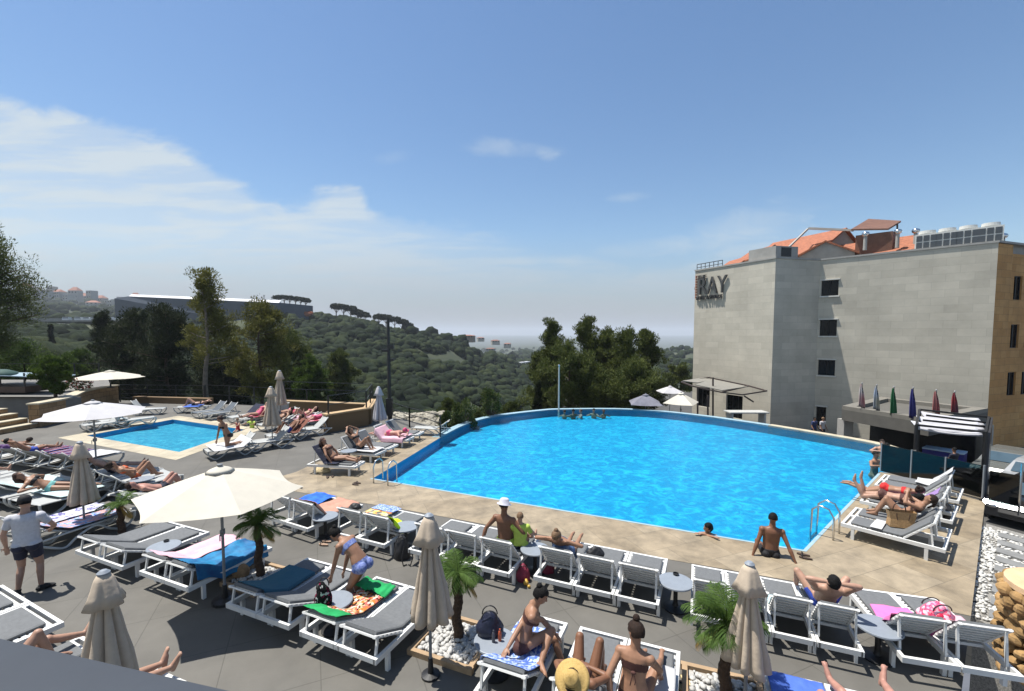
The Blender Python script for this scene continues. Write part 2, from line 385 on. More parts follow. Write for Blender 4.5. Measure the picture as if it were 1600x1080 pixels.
mb = MB(); so_ = offset(spool, .75); fillpoly(mb, [so_, spool], .006)
struct(mb.build('small_pool_border', brickmat('cream_tile', (.36, .31, .22), (.42, .37, .27), (.25, .21, .15), .5, .5, .008, .6, 'Object', off=0, stain=.3, rot=-.2)))
# plaza behind the pool on the right, lower than the deck
GZ = -2.8
mb = MB(); fillpoly(mb, [[(3, 24), (12, 12), (14, -3), (70, -3), (70, 60), (3, 60)]], GZ)
struct(mb.build('plaza', mat('asphalt_grey', (.06, .058, .055), .85, .25, 3, .2)))
# white gravel walk with slabs, right of the deck
gv = [(1541, 817), (1610, 836), (1680, 1100), (1518, 966)]
gl_ = [xy(P(*p, -.12)) for p in gv]
mb = MB(); prism(mb, [xy(P(1541, 817, -.12)), xy(P(1720, 868, -.12)), (14, 1), (9, 1), xy(P(1522, 963, -.12))], -3, -.14)
struct(mb.build('gravel_bed', mat('white_gravel_bed', (.22, .21, .19), .9, .5, 40, .6)))
rnd = random.Random(5)
mb = MB(); A = P(1549, 826, -.1); B = P(1529, 962, -.1); ax = (B-A); sd = (P(1600, 840, -.1)-A).normalized()
nsl = 9; slabs = []
for i in range(nsl):
    c0 = A + ax*((i+.28)/nsl) + sd*.12; w_ = ax/nsl*.56
    pts4 = [c0, c0+sd*2.4, c0+sd*2.4+w_, c0+w_]
    prism(mb, [xy(p) for p in pts4], -.14, -.085); slabs.append((c0, w_))
struct(mb.build('stepping_path', mat('slab_grey', (.17, .17, .165), .8, .15, 5, .2)))
mb = MB()
for i in range(2600):
    t = rnd.random(); u_ = rnd.random()**1.3*2.5; p = A+ax*(t*1.02-.01)+sd*(u_-.18)
    q = (t*1.02-.01)*nsl; fr = q-int(q)
    if u_ > .3 and .31 < fr < .8: continue
    r = rnd.uniform(.018, .042); mb.ell((p.x, p.y, -.13+r*.5), (r, r*rnd.uniform(.7, 1), r*.7), 6, 4)
struct(mb.build('white_pebbles', mat('pebble_white', (.5, .49, .46), .7, .2, 3), smooth=True), 'stuff')
# ---- terrain: heights along sight lines (dist, z)
COLS = [(-900, [(20, -3), (80, 0), (210, 8), (500, 25), (900, 60), (1500, 40), (3000, -20), (9000, -5)]),
 (0, [(20, -3), (35, -1), (80, -1), (150, 4), (205, 8.5), (260, 9), (600, 46), (900, 86), (1300, 60), (3000, -60), (9000, -5)]),
 (200, [(20, -3), (35, -2), (80, -4), (150, 2), (205, 8.5), (260, 9.5), (600, 34), (900, 56), (1300, 20), (3000, -60), (9000, -8)]),
 (430, [(20, -4), (35, -6), (60, -9), (120, -8), (180, 0), (250, 13), (290, 17), (350, 10), (600, -10), (1300, -50), (3000, -70), (9000, -8)]),
 (560, [(20, -4), (35, -7), (60, -12), (110, -13), (160, -5), (230, 7), (275, 12.5), (330, 3), (600, -40), (1300, -60), (3000, -70), (9000, -8)]),
 (640, [(20, -4), (35, -6), (60, -11), (110, -16), (170, -9), (230, 0), (285, 5.5), (340, -5), (600, -50), (1300, -60), (3000, -70), (9000, -8)]),
 (700, [(20, -4), (35, -6), (60, -11), (120, -19), (180, -13), (250, -4), (290, 0), (350, -14), (600, -50), (1300, -60), (3000, -70), (9000, -8)]),
 (760, [(20, -4), (35, -6), (60, -11), (120, -20), (200, -18), (300, -12), (360, -17), (600, -38), (1300, -52), (3000, -66), (9000, -8)]),
 (840, [(20, -4), (35, -6), (60, -12), (130, -22), (250, -24), (400, -24), (700, -32), (1300, -42), (3000, -60), (9000, -8)]),
 (1080, [(20, -4), (35, -6), (60, -11), (130, -17), (250, -20), (450, -17), (560, -14), (700, -25), (1500, -65), (3000, -75), (9000, -12)]),
 (1400, [(20, -3.2), (60, -3.5), (130, -5), (250, -10), (600, -16), (3000, -60), (9000, -12)]),
 (2600, [(20, -3.2), (60, -3.5), (250, -5), (600, -10), (3000, -40), (9000, -12)])]
def prof(c, d):
    c = c[1]
    if d <= c[0][0]: return c[0][1]
    for (a, za), (b, zb) in zip(c, c[1:]):
        if d <= b:
            t = (d-a)/(b-a); t = t*t*(3-2*t); return za+(zb-za)*t
    return c[-1][1]
def terr(px, d):
    px = max(-900, min(2600, px))
    for a, b in zip(COLS, COLS[1:]):
        if px <= b[0]:
            t = (px-a[0])/(b[0]-a[0]); t = t*t*(3-2*t)
            z = prof(a, d)*(1-t)+prof(b, d)*t; break
    x, y = wx(px, d)
    am = min(1, max(0, (d-50)/150))
    return z + am*noise.fractal((x/60, y/60, 1), 1, 2, 4)*3.2
def wx(px, d): return ((px-800)/F*d, d)
ds = [16, 20, 25, 30, 36, 43, 51, 60, 70, 80, 92, 105, 118, 132, 147, 162, 177, 192, 207, 222, 237, 250, 262, 275, 290, 305, 325, 350, 380, 420, 470, 530, 600, 680, 780, 900, 1040, 1200, 1400, 1700, 2100, 2700, 3500, 4600, 6200, 9000]
pxs = list(range(-900, 2601, 25))
vs = []; fs = []
for d in ds:
    for q in pxs: x, y = wx(q, d); vs.append((x, y, terr(q, d)))
W_ = len(pxs)
for j in range(len(ds)-1):
    for i in range(W_-1): fs.append((j*W_+i, j*W_+i+1, (j+1)*W_+i+1, (j+1)*W_+i))
mb = MB(); mb.add(vs, fs)
def terrmat():
    m = bpy.data.materials.new('hill_ground'); m.use_nodes = True; n = m.node_tree.nodes; l = m.node_tree.links; b = n['Principled BSDF']; b.inputs['Roughness'].default_value = .95
    t = n.new('ShaderNodeTexCoord'); z = n.new('ShaderNodeTexNoise'); z.inputs['Scale'].default_value = .035; z.inputs['Detail'].default_value = 8; z.inputs['Roughness'].default_value = .7; l.new(t.outputs['Object'], z.inputs['Vector'])
    r = n.new('ShaderNodeValToRGB'); r.color_ramp.elements[0].position = .38; r.color_ramp.elements[0].color = (.010, .018, .006, 1); r.color_ramp.elements[1].position = .68; r.color_ramp.elements[1].color = (.09, .08, .042, 1)
    e = r.color_ramp.elements.new(.55); e.color = (.032, .042, .014, 1)
    l.new(z.outputs['Fac'], r.inputs[0]); l.new(r.outputs[0], b.inputs['Base Color']); return m
struct(mb.build('hills', terrmat(), smooth=True))
# ---- haze
mb = MB(); x0 = 13500; mb.box((0, 4400, (-105+40+90)/2-0), (2*x0, 10400, 0.001))
mb = MB(); zt = 130.0; zb = -110.0; mb.box((0, 4450, (zt+zb)/2), (27000, 10500, zt-zb))

def hazebox(dens):
    m = bpy.data.materials.new('haze_air'); m.use_nodes = True; n = m.node_tree.nodes; l = m.node_tree.links; n.remove(n['Principled BSDF'])
    pv = n.new('ShaderNodeVolumePrincipled'); pv.inputs['Color'].default_value = (.80, .87, .97, 1); pv.inputs['Density'].default_value = dens; pv.inputs['Anisotropy'].default_value = .1
    l.new(pv.outputs[0], n['Material Output'].inputs['Volume'])
    o = mb.build('haze', m); o['kind'] = 'stuff'; return o
hazebox(2.0e-4)
# ============================================================ HOTEL
h0 = PD(1084, 523, 39.8); h1 = PD(1208, 523, 33.1); h2 = PD(1277, 523, 34.0); h3 = PD(1551, 523, 27.4); h4 = PD(1640, 523, 29.6)
ZR = 10.15
STONE = brickmat('pale_limestone', (.42, .39, .325), (.49, .455, .38), (.38, .355, .30), 1.3, .5, .010, .85, 'UV', bump=.15, nscale=.5, stain=.17)
OCHRE = brickmat('ochre_stone', (.44, .225, .07), (.50, .28, .10), (.30, .165, .06), 1.0, .45, .012, .85, 'UV', bump=.3, nscale=.5, stain=.3)
TILE = mat('terracotta_tiles', (.28, .095, .045), .8, .3, 5, .8, bscale=9)
BROWN = mat('brown_boards', (.14, .065, .04), .7, .2, 3)
CONC = mat('grey_concrete', (.30, .29, .27), .85, .12, 2, .1)
DGLASS = mat('dark_glass', (.006, .007, .008), .15, .2, 2, spec=.18)
WFRAME = mat('window_frame_stone', (.55, .54, .5), .7, .1, 4)
hotel = thing('hotel', 'four-storey pale limestone hotel with orange tiled roofs behind the big pool', 'building', (h1.x, h1.y, GZ))
HO = Vector((h1.x, h1.y, GZ))
def hl(v): return Vector(v)-HO
def wallstrip(a, b, z0, z1, m, name, parent=hotel, openings=(), inward=.35, u0=0):
    """vertical wall from a to b with rectangular openings (u0,u1,z0,z1); reveals modelled"""
    a = Vector((a[0], a[1], 0)); b = Vector((b[0], b[1], 0)); d = (b-a); L = d.length; d.normalize(); nrm = Vector((d.y, -d.x, 0))
    us = sorted({0, L, *[o[0] for o in openings], *[o[1] for o in openings]}); zs = sorted({z0, z1, *[o[2] for o in openings], *[o[3] for o in openings]})
    mb = MB()
    def pt(u, z, dep=0): return a+d*u-nrm*dep+Vector((0, 0, z))-HO
    for i in range(len(us)-1):
        for j in range(len(zs)-1):
            uc = (us[i]+us[i+1])/2; zc = (zs[j]+zs[j+1])/2
            if any(o[0] < uc < o[1] and o[2] < zc < o[3] for o in openings): continue
            mb.add([pt(us[i], zs[j]), pt(us[i+1], zs[j]), pt(us[i+1], zs[j+1]), pt(us[i], zs[j+1])], [(0, 1, 2, 3)], [[(u0+us[i], zs[j]), (u0+us[i+1], zs[j]), (u0+us[i+1], zs[j+1]), (u0+us[i], zs[j+1])]])
    for o in openings:
        q = [(o[0], o[2]), (o[1], o[2]), (o[1], o[3]), (o[0], o[3])]
        for k in range(4):
            p_, r_ = q[k], q[(k+1) % 4]
            mb.add([pt(*p_), pt(*r_), pt(*r_, inward), pt(*p_, inward)], [(0, 1, 2, 3)], [[(0, 0), (.3, 0), (.3, .3), (0, .3)]])
    w_ = mb.build(name, m, parent)
    return w_, pt
def window(pt, o, parent, frame=WFRAME, dep=.12, mull=1, surround=True):
    u0, u1, z0, z1 = o; uc = (u0+u1)/2
    g = MB(); g.add([pt(u0, z0, dep+.03), pt(u1, z0, dep+.03), pt(u1, z1, dep+.03), pt(u0, z1, dep+.03)], [(0, 1, 2, 3)])
    f = g.build('window', DGLASS, parent)
    fm = MB(); t = .05
    for k in range(mull+2):
        u = u0+(u1-u0)*k/(mull+1); fm.bar(pt(u, z0, dep), pt(u, z1, dep), .05, .05)
    fm.bar(pt(u0, z0, dep), pt(u1, z0, dep), .05, .05); fm.bar(pt(u0, z1-.02, dep), pt(u1, z1-.02, dep), .05, .05)
    fm.build('frame', BLACK, f)
    if surround:
        s_ = MB(); s_.bar(pt(u0-.08, z0-.05, -.03), pt(u1+.08, z0-.05, -.03), .14, .1); s_.build('sill', frame, f)
        s_ = MB(); s_.bar(pt(u0-.08, z1+.05, -.03), pt(u1+.08, z1+.05, -.03), .14, .08); s_.build('lintel', frame, f)
def uof(a, b, px):   # distance along a wall where image column px crosses it
    a = Vector(a); b = Vector(b); k = (px-800)/F; dx = b.x-a.x; dy = b.y-a.y
    t = (k*a.y-a.x)/(dx-k*dy); return t*hypot(dx, dy), a+(b-a)*t
def zof(p, py): return PD(800, py, p.y).z
# left face (door openings under the awning)
ops = []
for x0, x1, y0, y1 in ((1091, 1111, 604, 634), (1137, 1163, 616, 651)):
    ua, pa = uof(h0, h1, x0); ub, pb = uof(h0, h1, x1); ops.append((ua, ub, zof(pa, y1), zof(pa, y0)))
_, pt = wallstrip(h0, h1, GZ-2, ZR, STONE, 'wall', openings=ops)
for o in ops: window(pt, o, hotel, surround=False, dep=.2, mull=2)
_, pt = wallstrip(h1, h2, GZ-2, ZR, STONE, 'wall', u0=7)
ops = []
for y0, y1 in ((439, 463), (500, 525), (562, 586)):
    ua, pa = uof(h2, h3, 1280 if 0 else 1279.5); ub, pb = uof(h2, h3, 1306); ops.append((max(.12, ua), ub, zof(pa, y1), zof(pa, y0)))
ua, pa = uof(h2, h3, 1279.5); ub, pb = uof(h2, h3, 1295); ops.append((max(.12, ua), ub, zof(pa, 665), zof(pa, 635)))
_, pt = wallstrip(h2, h3, GZ-2, ZR, STONE, 'wall', openings=ops, u0=12)
for o in ops: window(pt, o, hotel)
# right ochre facade
dR = (h4-h3).normalized()
h35 = h3+dR*1.6; h5 = h3+dR*16
wallstrip(h3, h35, GZ-2, ZR-.05, OCHRE, 'corner_wall')
ops = []
h36 = h35+Vector((dR.y, -dR.x, 0))*-.25
for row in (0, 1, 2):
    for k in range(4):
        ops.append((.9+k*1.55, 1.8+k*1.55, 1.9-1.2+row*3.05, 3.4-1.2+row*3.05))
_, pt = wallstrip(h36, h5, GZ-2, ZR-.5, OCHRE, 'side_wall', openings=ops)
for o in ops: window(pt, o, hotel, surround=False)
# roof slab and parapet cap
def roofpoly(lst, z, m, name, th=.18, parent=hotel):
    mb = MB(); prism(mb, [xy(hl((p[0], p[1], 0))) for p in lst], z-th-GZ, z-GZ); return mb.build(name, m, parent)
back = [(44, 44), (22, 58)]
core = [xy(h0), xy(h1), xy(h2), xy(h3), xy(h5), (44, 44), (h0.x+3, h0.y+9)]
roofpoly(offset(core, -.5), ZR-.55, CONC, 'roof_deck')
cap = offset(core, .06); capi = offset(core, -.32)
mb = MB()
for i in range(len(core)-2):
    a, b, c_, d = cap[i], cap[i+1], capi[i+1], capi[i]
    mb.add([tuple(hl((*p, z))) for z in (ZR, ZR+.12) for p in (a, b, c_, d)], [(0, 1, 5, 4), (1, 2, 6, 5), (2, 3, 7, 6), (3, 0, 4, 7), (4, 5, 6, 7), (3, 2, 1, 0)])
    mb.add([tuple(hl((*p, z))) for z in (ZR-.6, ZR) for p in (c_, d)], [(0, 1, 3, 2)])
mb.build('parapet', CONC, hotel)
# stair-head box with dark louvre
def roofbox(pts, z0, z1, m, name, parent=hotel):
    mb = MB(); prism(mb, [xy(hl((p[0], p[1], 0))) for p in pts], z0-GZ, z1-GZ); return mb.build(name, m, parent)
LF = (h1-h0).normalized(); RF = (h2-h1).normalized(); MF = (h3-h2).normalized(); MFn = Vector((-MF.y, MF.x, 0)); 
LFn = Vector((-LF.y, LF.x, 0))
if LFn.x < 0: LFn = -LFn
b1 = h1-LF*.1+LFn*.12; b0 = h1-LF*2.3+LFn*.12
bx_ = [b0, b1, b1+RF*1.95, b0+RF*1.95]
sb = roofbox(bx_, ZR, ZR+.95, CONC, 'stair_box')
mb = MB(); c0 = b1+RF*.35-LFn*0; nR = Vector((RF.y, -RF.x, 0)); 
p_ = [b1+RF*.45+nR*.02, b1+RF*1.35+nR*.02]
mb.add([tuple(hl((p.x, p.y, z))) for z in (ZR+.2, ZR+.85) for p in p_], [(0, 1, 3, 2)]); mb.build('louvre', BLACK, hotel)
# roofs: hip and gable shapes
def roofmesh(verts, faces, m, name):
    mb = MB(); mb.add([tuple(hl(v)) for v in verts], faces); return mb.build(name, m, hotel)
def gable(cx, cy, ang, w_, l_, z0, ze, zr, wallm=CONC, over=.25, th=.12):
    """gabled attic: wall block, sloping tile slabs"""
    R = Matrix.Rotation(ang, 3, 'Z'); q = lambda x, y, z: tuple(R @ Vector((x, y, 0))+Vector((cx, cy, z)))
    W2 = w_/2; roofmesh([q(-W2, 0, z0), q(W2, 0, z0), q(W2, l_, z0), q(-W2, l_, z0), q(-W2, 0, ze), q(W2, 0, ze), q(W2, l_, ze), q(-W2, l_, ze), q(0, 0, zr), q(0, l_, zr)],
        [(0, 1, 5, 8, 4), (1, 2, 6, 5), (2, 3, 7, 9, 6), (3, 0, 4, 7)], wallm, 'attic_wall')
    sl_ = (zr-ze)/W2; xo = W2+over; zo = zr-sl_*xo
    for s_ in (-1, 1):
        A = [q(0, -over, zr+th), q(s_*xo, -over, zo+th), q(s_*xo, l_+over, zo+th), q(0, l_+over, zr+th), q(0, -over, zr), q(s_*xo, -over, zo), q(s_*xo, l_+over, zo), q(0, l_+over, zr)]
        roofmesh(A, [(0, 1, 2, 3), (7, 6, 5, 4), (0, 4, 5, 1), (1, 5, 6, 2), (2, 6, 7, 3), (3, 7, 4, 0)], TILE, 'tiled_roof')
g1 = h2+MFn*1.1+MF*.4
gable(g1.x-.2, g1.y+.3, atan2(-MFn.x, MFn.y)+.15, 3.6, 5, ZR-.3, ZR+.55, ZR+1.5)
g2 = h2+MFn*4.5+MF*.5
gable(g2.x, g2.y, atan2(-MFn.x, MFn.y)+1.2, 5.8, 6, ZR, ZR+1.0, ZR+2.9)
g3 = h2+MFn*3.4+MF*5.2
gable(g3.x, g3.y, atan2(-MFn.x, MFn.y)+1.45, 4.0, 4.5, ZR-.3, ZR+.2, ZR+1.5)
g4 = h1-LF*4.2+LFn*2.8
gable(g4.x, g4.y, atan2(-LFn.x, LFn.y)+1.2, 2.6, 3, ZR-.4, ZR+.1, ZR+1.0)
g5 = h1-LF*2.3+LFn*2.9
gable(g5.x, g5.y, atan2(-LFn.x, LFn.y)+1.2, 2.4, 3, ZR, ZR+.7, ZR+1.5)
# slanted brown plant-room roof
s0 = PD(1325, 400, 33.5); s1 = PD(1397, 400, 31.5); 
def sh(px, py, Y): return PD(px, py, Y)
tl_, tr_, br_, bl_ = sh(1357, 342, 36), sh(1408, 345, 34.5), sh(1388, 357, 32.5), sh(1330, 358, 33.8)
roofmesh([tl_, tr_, br_, bl_, tl_-Vector((0, 0, .12)), tr_-Vector((0, 0, .12)), br_-Vector((0, 0, .12)), bl_-Vector((0, 0, .12))], [(3, 2, 1, 0), (4, 5, 6, 7), (0, 1, 5, 4), (1, 2, 6, 5), (2, 3, 7, 6), (3, 0, 4, 7)], BROWN, 'shed_roof')
sa, sb_, sc_, sd_ = sh(1336, 390, 33.9), sh(1394, 390, 32.4), sh(1402, 390, 34.5), sh(1350, 390, 36)
roofbox([sa, sb_, sc_, sd_], ZR, zof(sb_, 361), BROWN, 'plant_room')
mb = MB(); mb.bar(hl(sh(1402, 350, 33.6)), hl(sh(1402, 385, 33.6)), .08, .08); mb.build('post', BLACK, hotel)
# long slim roof gutter over the hip
mb = MB(); mb.bar(hl(sh(1264, 357, 37)), hl(sh(1333, 360, 34.5)), .25, .16); mb.bar(hl(sh(1262, 358, 37.2)), hl(sh(1233, 386, 35.5)), .12, .12); mb.build('gutter', CONC, hotel)
# thin rail on the left parapet
mb = MB(); ra = h0+LFn*.2; rb = h1-LF*2.6+LFn*.2
for i in range(7):
    p = ra+(rb-ra)*i/6*.55; mb.bar(hl((p.x, p.y, ZR+.1)), hl((p.x, p.y, ZR+.6)), .04, .04)
e_ = ra+(rb-ra)*.55
mb.bar(hl((ra.x, ra.y, ZR+.6)), hl((e_.x, e_.y, ZR+.6)), .05, .05); mb.bar(hl((ra.x, ra.y, ZR+.32)), hl((e_.x, e_.y, ZR+.32)), .04, .04); mb.build('roof_rail', BLACK, hotel)
# satellite-like dish on the far left is omitted; AC units
ACM = mat('ac_casing', (.55, .55, .52), .5, .08, 5); FANM = mat('ac_grille', (.05, .06, .07), .5, .2, 30)
def acunit(label):
    t = thing('air_conditioner', label, 'air conditioner', group='air conditioners on the hotel roof')
    m = MB(); m.box((0, 0, .45), (.95, .8, .75)); m.build('casing', ACM, t)
    m = MB()
    for i in range(3):
        for j in range(2): m.box((-.29+i*.29, -.41, .28+j*.33), (.24, .03, .28))
    m.build('grille', FANM, t)
    m = MB(); m.lathe([(.3, .83), (.36, .86), (.34, 1.0), (.3, 1.0), (.28, .9), (.0, .9)], 20); m.build('fan_ring', ACM, t)
    m = MB(); m.box((-.35, 0, .04), (.08, .8, .08)); m.box((.35, 0, .04), (.08, .8, .08)); m.build('foot', CONC, t)
    return t
ac0 = None; ordn = ['leftmost air conditioner on the hotel roof, next to the orange tiles', 'second air conditioner from the orange tiles on the hotel roof', 'third air conditioner from the orange tiles on the hotel roof', 'rightmost air conditioner on the hotel roof, beside the ochre corner']
aca = atan2(MF.y, MF.x)
for i, px in enumerate((1439, 1469.5, 1501.5, 1536)):
    u_, p = uof(h2+MFn*.75, h3+MFn*.75, px)
    if ac0 is None: ac0 = acunit(ordn[0]); o = ac0
    else: o = dup(ac0, (0, 0, 0), 0, ordn[i])
    o.location = (p.x, p.y, ZR-.02); o.rotation_euler = (0, 0, aca); o.scale = (1.2, 1, 1.35)
# turbine vents
v0 = None
vl = ['silver turbine vent left of the brown slanted roof', 'silver turbine vent just under the post of the brown roof', 'silver turbine vent on orange roof left of the air conditioners', 'silver turbine vent behind the second air conditioner', 'silver turbine vent behind the fourth air conditioner', 'silver turbine vent above the ochre corner of the hotel']
for i, (px, py, Y) in enumerate(((1352.5, 366, 32.6), (1403, 362, 32), (1431, 361, 31.8), (1475, 361, 30.5), (1526, 364, 29.5), (1567, 369, 28.2))):
    p = PD(px, py, Y)
    if v0 is None:
        v0 = thing('turbine_vent', vl[0], 'roof vent', group='turbine vents on the hotel roof')
        m = MB(); m.lathe([(.1, -.0), (.19, .08), (.22, .2), (.18, .3), (.05, .36)], 14, fold=lambda a, t: 1+.08*cos(7*a)); m.build('turbine_head', CHROME, v0, smooth=True)
        m = MB(); m.lathe([(.12, -.95), (.11, 0)], 12); m.build('vent_pipe', CONC, v0); o = v0
    else: o = dup(v0, (0, 0, 0), 0, vl[i])
    o.location = (p.x, p.y, p.z-.18)
# roof sign letters
def text(body, size, m, parent, M, name='lettering', ext=.04, font=None):
    c_ = bpy.data.curves.new('t', 'FONT'); c_.body = body; c_.size = size; c_.extrude = ext; c_.resolution_u = 3
    o = bpy.data.objects.new('t', c_); col.objects.link(o); bpy.context.view_layer.update()
    me = bpy.data.meshes.new_from_object(o.evaluated_get(bpy.context.evaluated_depsgraph_get())); bpy.data.objects.remove(o)
    me.transform(M); me.materials.clear(); me.materials.append(m); q = bpy.data.objects.new(name, me); col.objects.link(q); q.parent = parent; return q
sgn = thing('hotel_sign', 'dark letters reading THE RAY at the top corner of the hotel wall', 'sign', (h0.x, h0.y, 0))
SM = mat('sign_dark', (.05, .05, .05), .5, .2, 10); SR = mat('sign_rust', (.35, .12, .07), .6, .2, 10)
outn = -LFn
Rm = Matrix((LF, Vector((0, 0, 1)), outn)).transposed().to_4x4()
def at_wall(px, py, out=.14):
    u_, p = uof(h0, h1, px); z = zof(p, py); q = p+outn*out; return Vector((q.x-h0.x, q.y-h0.y, z))
def sgtext(s_, px, py, size, sx=1, m=SM, nm='lettering', ext=.07):
    Mx = Matrix.Translation(at_wall(px, py)) @ Rm @ Matrix.Diagonal((sx, 1, 1, 1)); return text(s_, size, m, sgn, Mx, nm, ext)
sgtext('RAY', 1090.5, 461, 2.05, .76); sgtext('THE', 1089, 437.5, .5, 1.0, nm='small_lettering')
sgtext('HOTEL & STUDIOS', 1088, 469, .44, .72, nm='small_lettering')
mb = MB()
for i in range(9): mb.box(tuple(at_wall(1086.8, 433+i*4, .12)), (.12, .12, .16))
mb.build('ornament', SR, sgn)
# ------------------------------------------------ awning frame in front of the left face
aw = thing('steel_pergola', 'thin brown steel pergola with pale corrugated roof by the hotel wall', 'pergola', tuple(PD(1150, 600, 33)))
AO = Vector(aw.location)
RUST = mat('rust_brown_steel', (.06, .045, .04), .6, .2, 8); CORR = mat('corrugated_sheet', (.20, .19, .165), .6, .1, 4)
def q3(px, py, Y): return PD(px, py, Y)-AO
mb = MB()
E1 = [q3(1084, 604, 31), q3(1127, 613, 30), q3(1160, 617, 31.2), q3(1198, 611, 31), q3(1170, 603, 33.5), q3(1108, 590, 37), q3(1065, 597, 35)]
for a, b in ((0, 1), (1, 2), (2, 3), (3, 4), (4, 5), (5, 6), (6, 0), (1, 4)): mb.bar(E1[a], E1[b], .09, .09)
for px, py, Y, pb in ((1090, 606, 31, 648), (1114, 590, 31.4, 650), (1106, 618, 30.6, 652)): mb.bar(q3(px, py, Y), q3(px, pb, Y), .09, .09)
mb.bar(q3(1163, 619, 31.2), q3(1177, 628, 32), .08, .08); mb.build('frame', RUST, aw)
mb = MB(); quad = [q3(1086, 603, 31.2), q3(1128, 612, 30.2), q3(1168, 606, 33), q3(1112, 594, 36.5)]
up = Vector((0, 0, .05)); mb.add([v+up for v in quad]+[v+up*2 for v in quad], [(3, 2, 1, 0), (4, 5, 6, 7), (0, 1, 5, 4), (1, 2, 6, 5), (2, 3, 7, 6), (3, 0, 4, 7)])
quad = [q3(1066, 597, 34.5), q3(1090, 600, 34), q3(1112, 595, 36), q3(1098, 592, 37)]
mb.add([v+up for v in quad]+[v+up*2 for v in quad], [(3, 2, 1, 0), (4, 5, 6, 7), (0, 1, 5, 4), (1, 2, 6, 5), (2, 3, 7, 6), (3, 0, 4, 7)])
mb.build('roof_panel', CORR, aw)
# ------------------------------------------------ entrance canopy
cnA = P(1316, 634, .45); cnB = P(1452, 655, .45); cnC = P(1544, 638, .45); cnD = P(1376, 620, .45)
can = thing('entrance_canopy', 'flat concrete entrance canopy with raised rim below the row of flags', 'canopy', (cnA.x, cnA.y, GZ))
cl = [xy(v-Vector(can.location)) for v in (cnA, cnB, cnC, cnD)]
cz = .45-GZ
mb = MB(); prism(mb, cl, cz-.85, cz-.22); mb.build('slab', mat('canopy_concrete', (.09, .085, .075), .85, .12, 2, .1), can)
mb = MB(); ci = offset(cl, -.55)
for i in range(4):
    a, b, c_, d = cl[i], cl[(i+1) % 4], ci[(i+1) % 4], ci[i]
    mb.add([(*p, z) for z in (cz-.22, cz) for p in (a, b, c_, d)], [(0, 1, 5, 4), (1, 2, 6, 5), (2, 3, 7, 6), (3, 0, 4, 7), (4, 5, 6, 7)])
mb.build('rim', mat('canopy_rim', (.15, .14, .12), .85, .15, 2, .1), can)
mb = MB(); mb.box((cl[0][0]+.45, cl[0][1]+.3, (cz-.85)/2), (.55, .55, cz-.85)); mb.build('column', CONC, can)
mb = MB(); mb.box((cl[2][0]-.45, cl[2][1]-.3, (cz-.85)/2), (.5, .5, cz-.85)); mb.build('column', CONC, can)
wl0 = Vector(cl[3]).lerp(Vector(cl[0]), .25); 
mb = MB(); pa = P(1338, 690, GZ+0); 
mb.bar((wl0.x, wl0.y, 1.2), (Vector(cl[2]).lerp(Vector(cl[1]), .2).x, Vector(cl[2]).lerp(Vector(cl[1]), .2).y, 1.2), .15, 2.35); mb.build('glazed_front', DGLASS, can)
# flags along the front edge
FC = [('red', (.55, .02, .03), (.7, .7, .7)), ('yellow and pale blue', (.6, .5, .22), (.45, .55, .75)), ('green', (.01, .16, .05), (.01, .16, .05)), ('blue', (.03, .03, .22), (.04, .04, .25)), ('pale red', (.5, .09, .09), (.5, .2, .2)), ('dark blue and red', (.04, .05, .09), (.4, .03, .04))]
order = ['red and white flag at the left end of the canopy', 'yellow and pale blue flag drooping over the canopy', 'green flag drooping over the canopy edge', 'dark blue flag drooping over the canopy edge', 'faded red flag above the striped awning', 'dark flag with red tip at the right end of the canopy']
for i, (px, yt, yb) in enumerate(((1347, 600, 636), (1370, 603, 640), (1397, 606, 650), (1427, 607, 654), (1463, 611, 645), (1492, 613, 645))):
    base = cnA.lerp(cnB, (px-1316)/(1452-1316)) if px < 1440 else cnB.lerp(cnC, (px-1452)/92*.5+.1)
    Y = base.y; top = PD(px, yt, Y); bot = PD(px, yb, Y)
    fl = thing('flag', order[i], 'flag', (top.x, Y, top.z), group='flags on the entrance canopy')
    mb = MB(); mb.tube([(0, 0, 0.05), (.03, 0, bot.z-top.z-.15)], .025, 6); mb.lathe([(.0, .0), (.05, .04), (.0, .1)], 8); mb.build('flag_pole', GREYPOLE, fl)
    mb = MB(); Hh = top.z-bot.z
    def fn(s_, t, i=i, Hh=Hh): 
        ww = .04+.34*t*(1-.25*t*t); a = s_*2*pi*1.6
        return (-.12+s_*ww-.25*ww*.6+.04*sin(a*2), -.05+.07*sin(a)*min(1, t*3), -Hh*t*(.93+.1*s_)-.02)
    mb.grid(10, 8, fn, .012)
    m_ = mat('flag_cloth_%d' % i, tuple(q*.6 for q in FC[i][1]), .8, 0, 1.1, c2=tuple(q*.6 for q in FC[i][2]), detail=0); mb.build('flag_cloth', m_, fl, smooth=True)
# ------------------------------------------------ striped bar awning
ba = thing('bar_awning', 'black frame awning with four white fabric strips over the poolside bar', 'awning', tuple(P(1490, 690, GZ)))
BO = Vector(ba.location)
def bq(px, py, Y): return PD(px, py, Y)-BO
mb = MB()
strips = [((1447, 645.5), (1541, 657), 21.2), ((1442, 653), (1541, 663.5), 20.2), ((1434, 661), (1538, 671.5), 19.2)]
for (a, b, Y) in strips:
    def fn(s_, t, a=a, b=b, Y=Y):
        v = Vector(bq(a[0]+(b[0]-a[0])*s_, a[1]+(b[1]-a[1])*s_, Y-1.2*s_)); v.y += t*.35; v.z += -.07*sin(pi*s_)+.30*t-.26; return v
    mb.grid(12, 4, fn, .02)
def fn(s_, t):
    v = Vector(bq(1455+80*s_, 671+6*s_, 18.9-1.2*s_)); v.y += t*.2; v.z -= .05*sin(pi*s_); return v
mb.grid(8, 2, fn, .02)
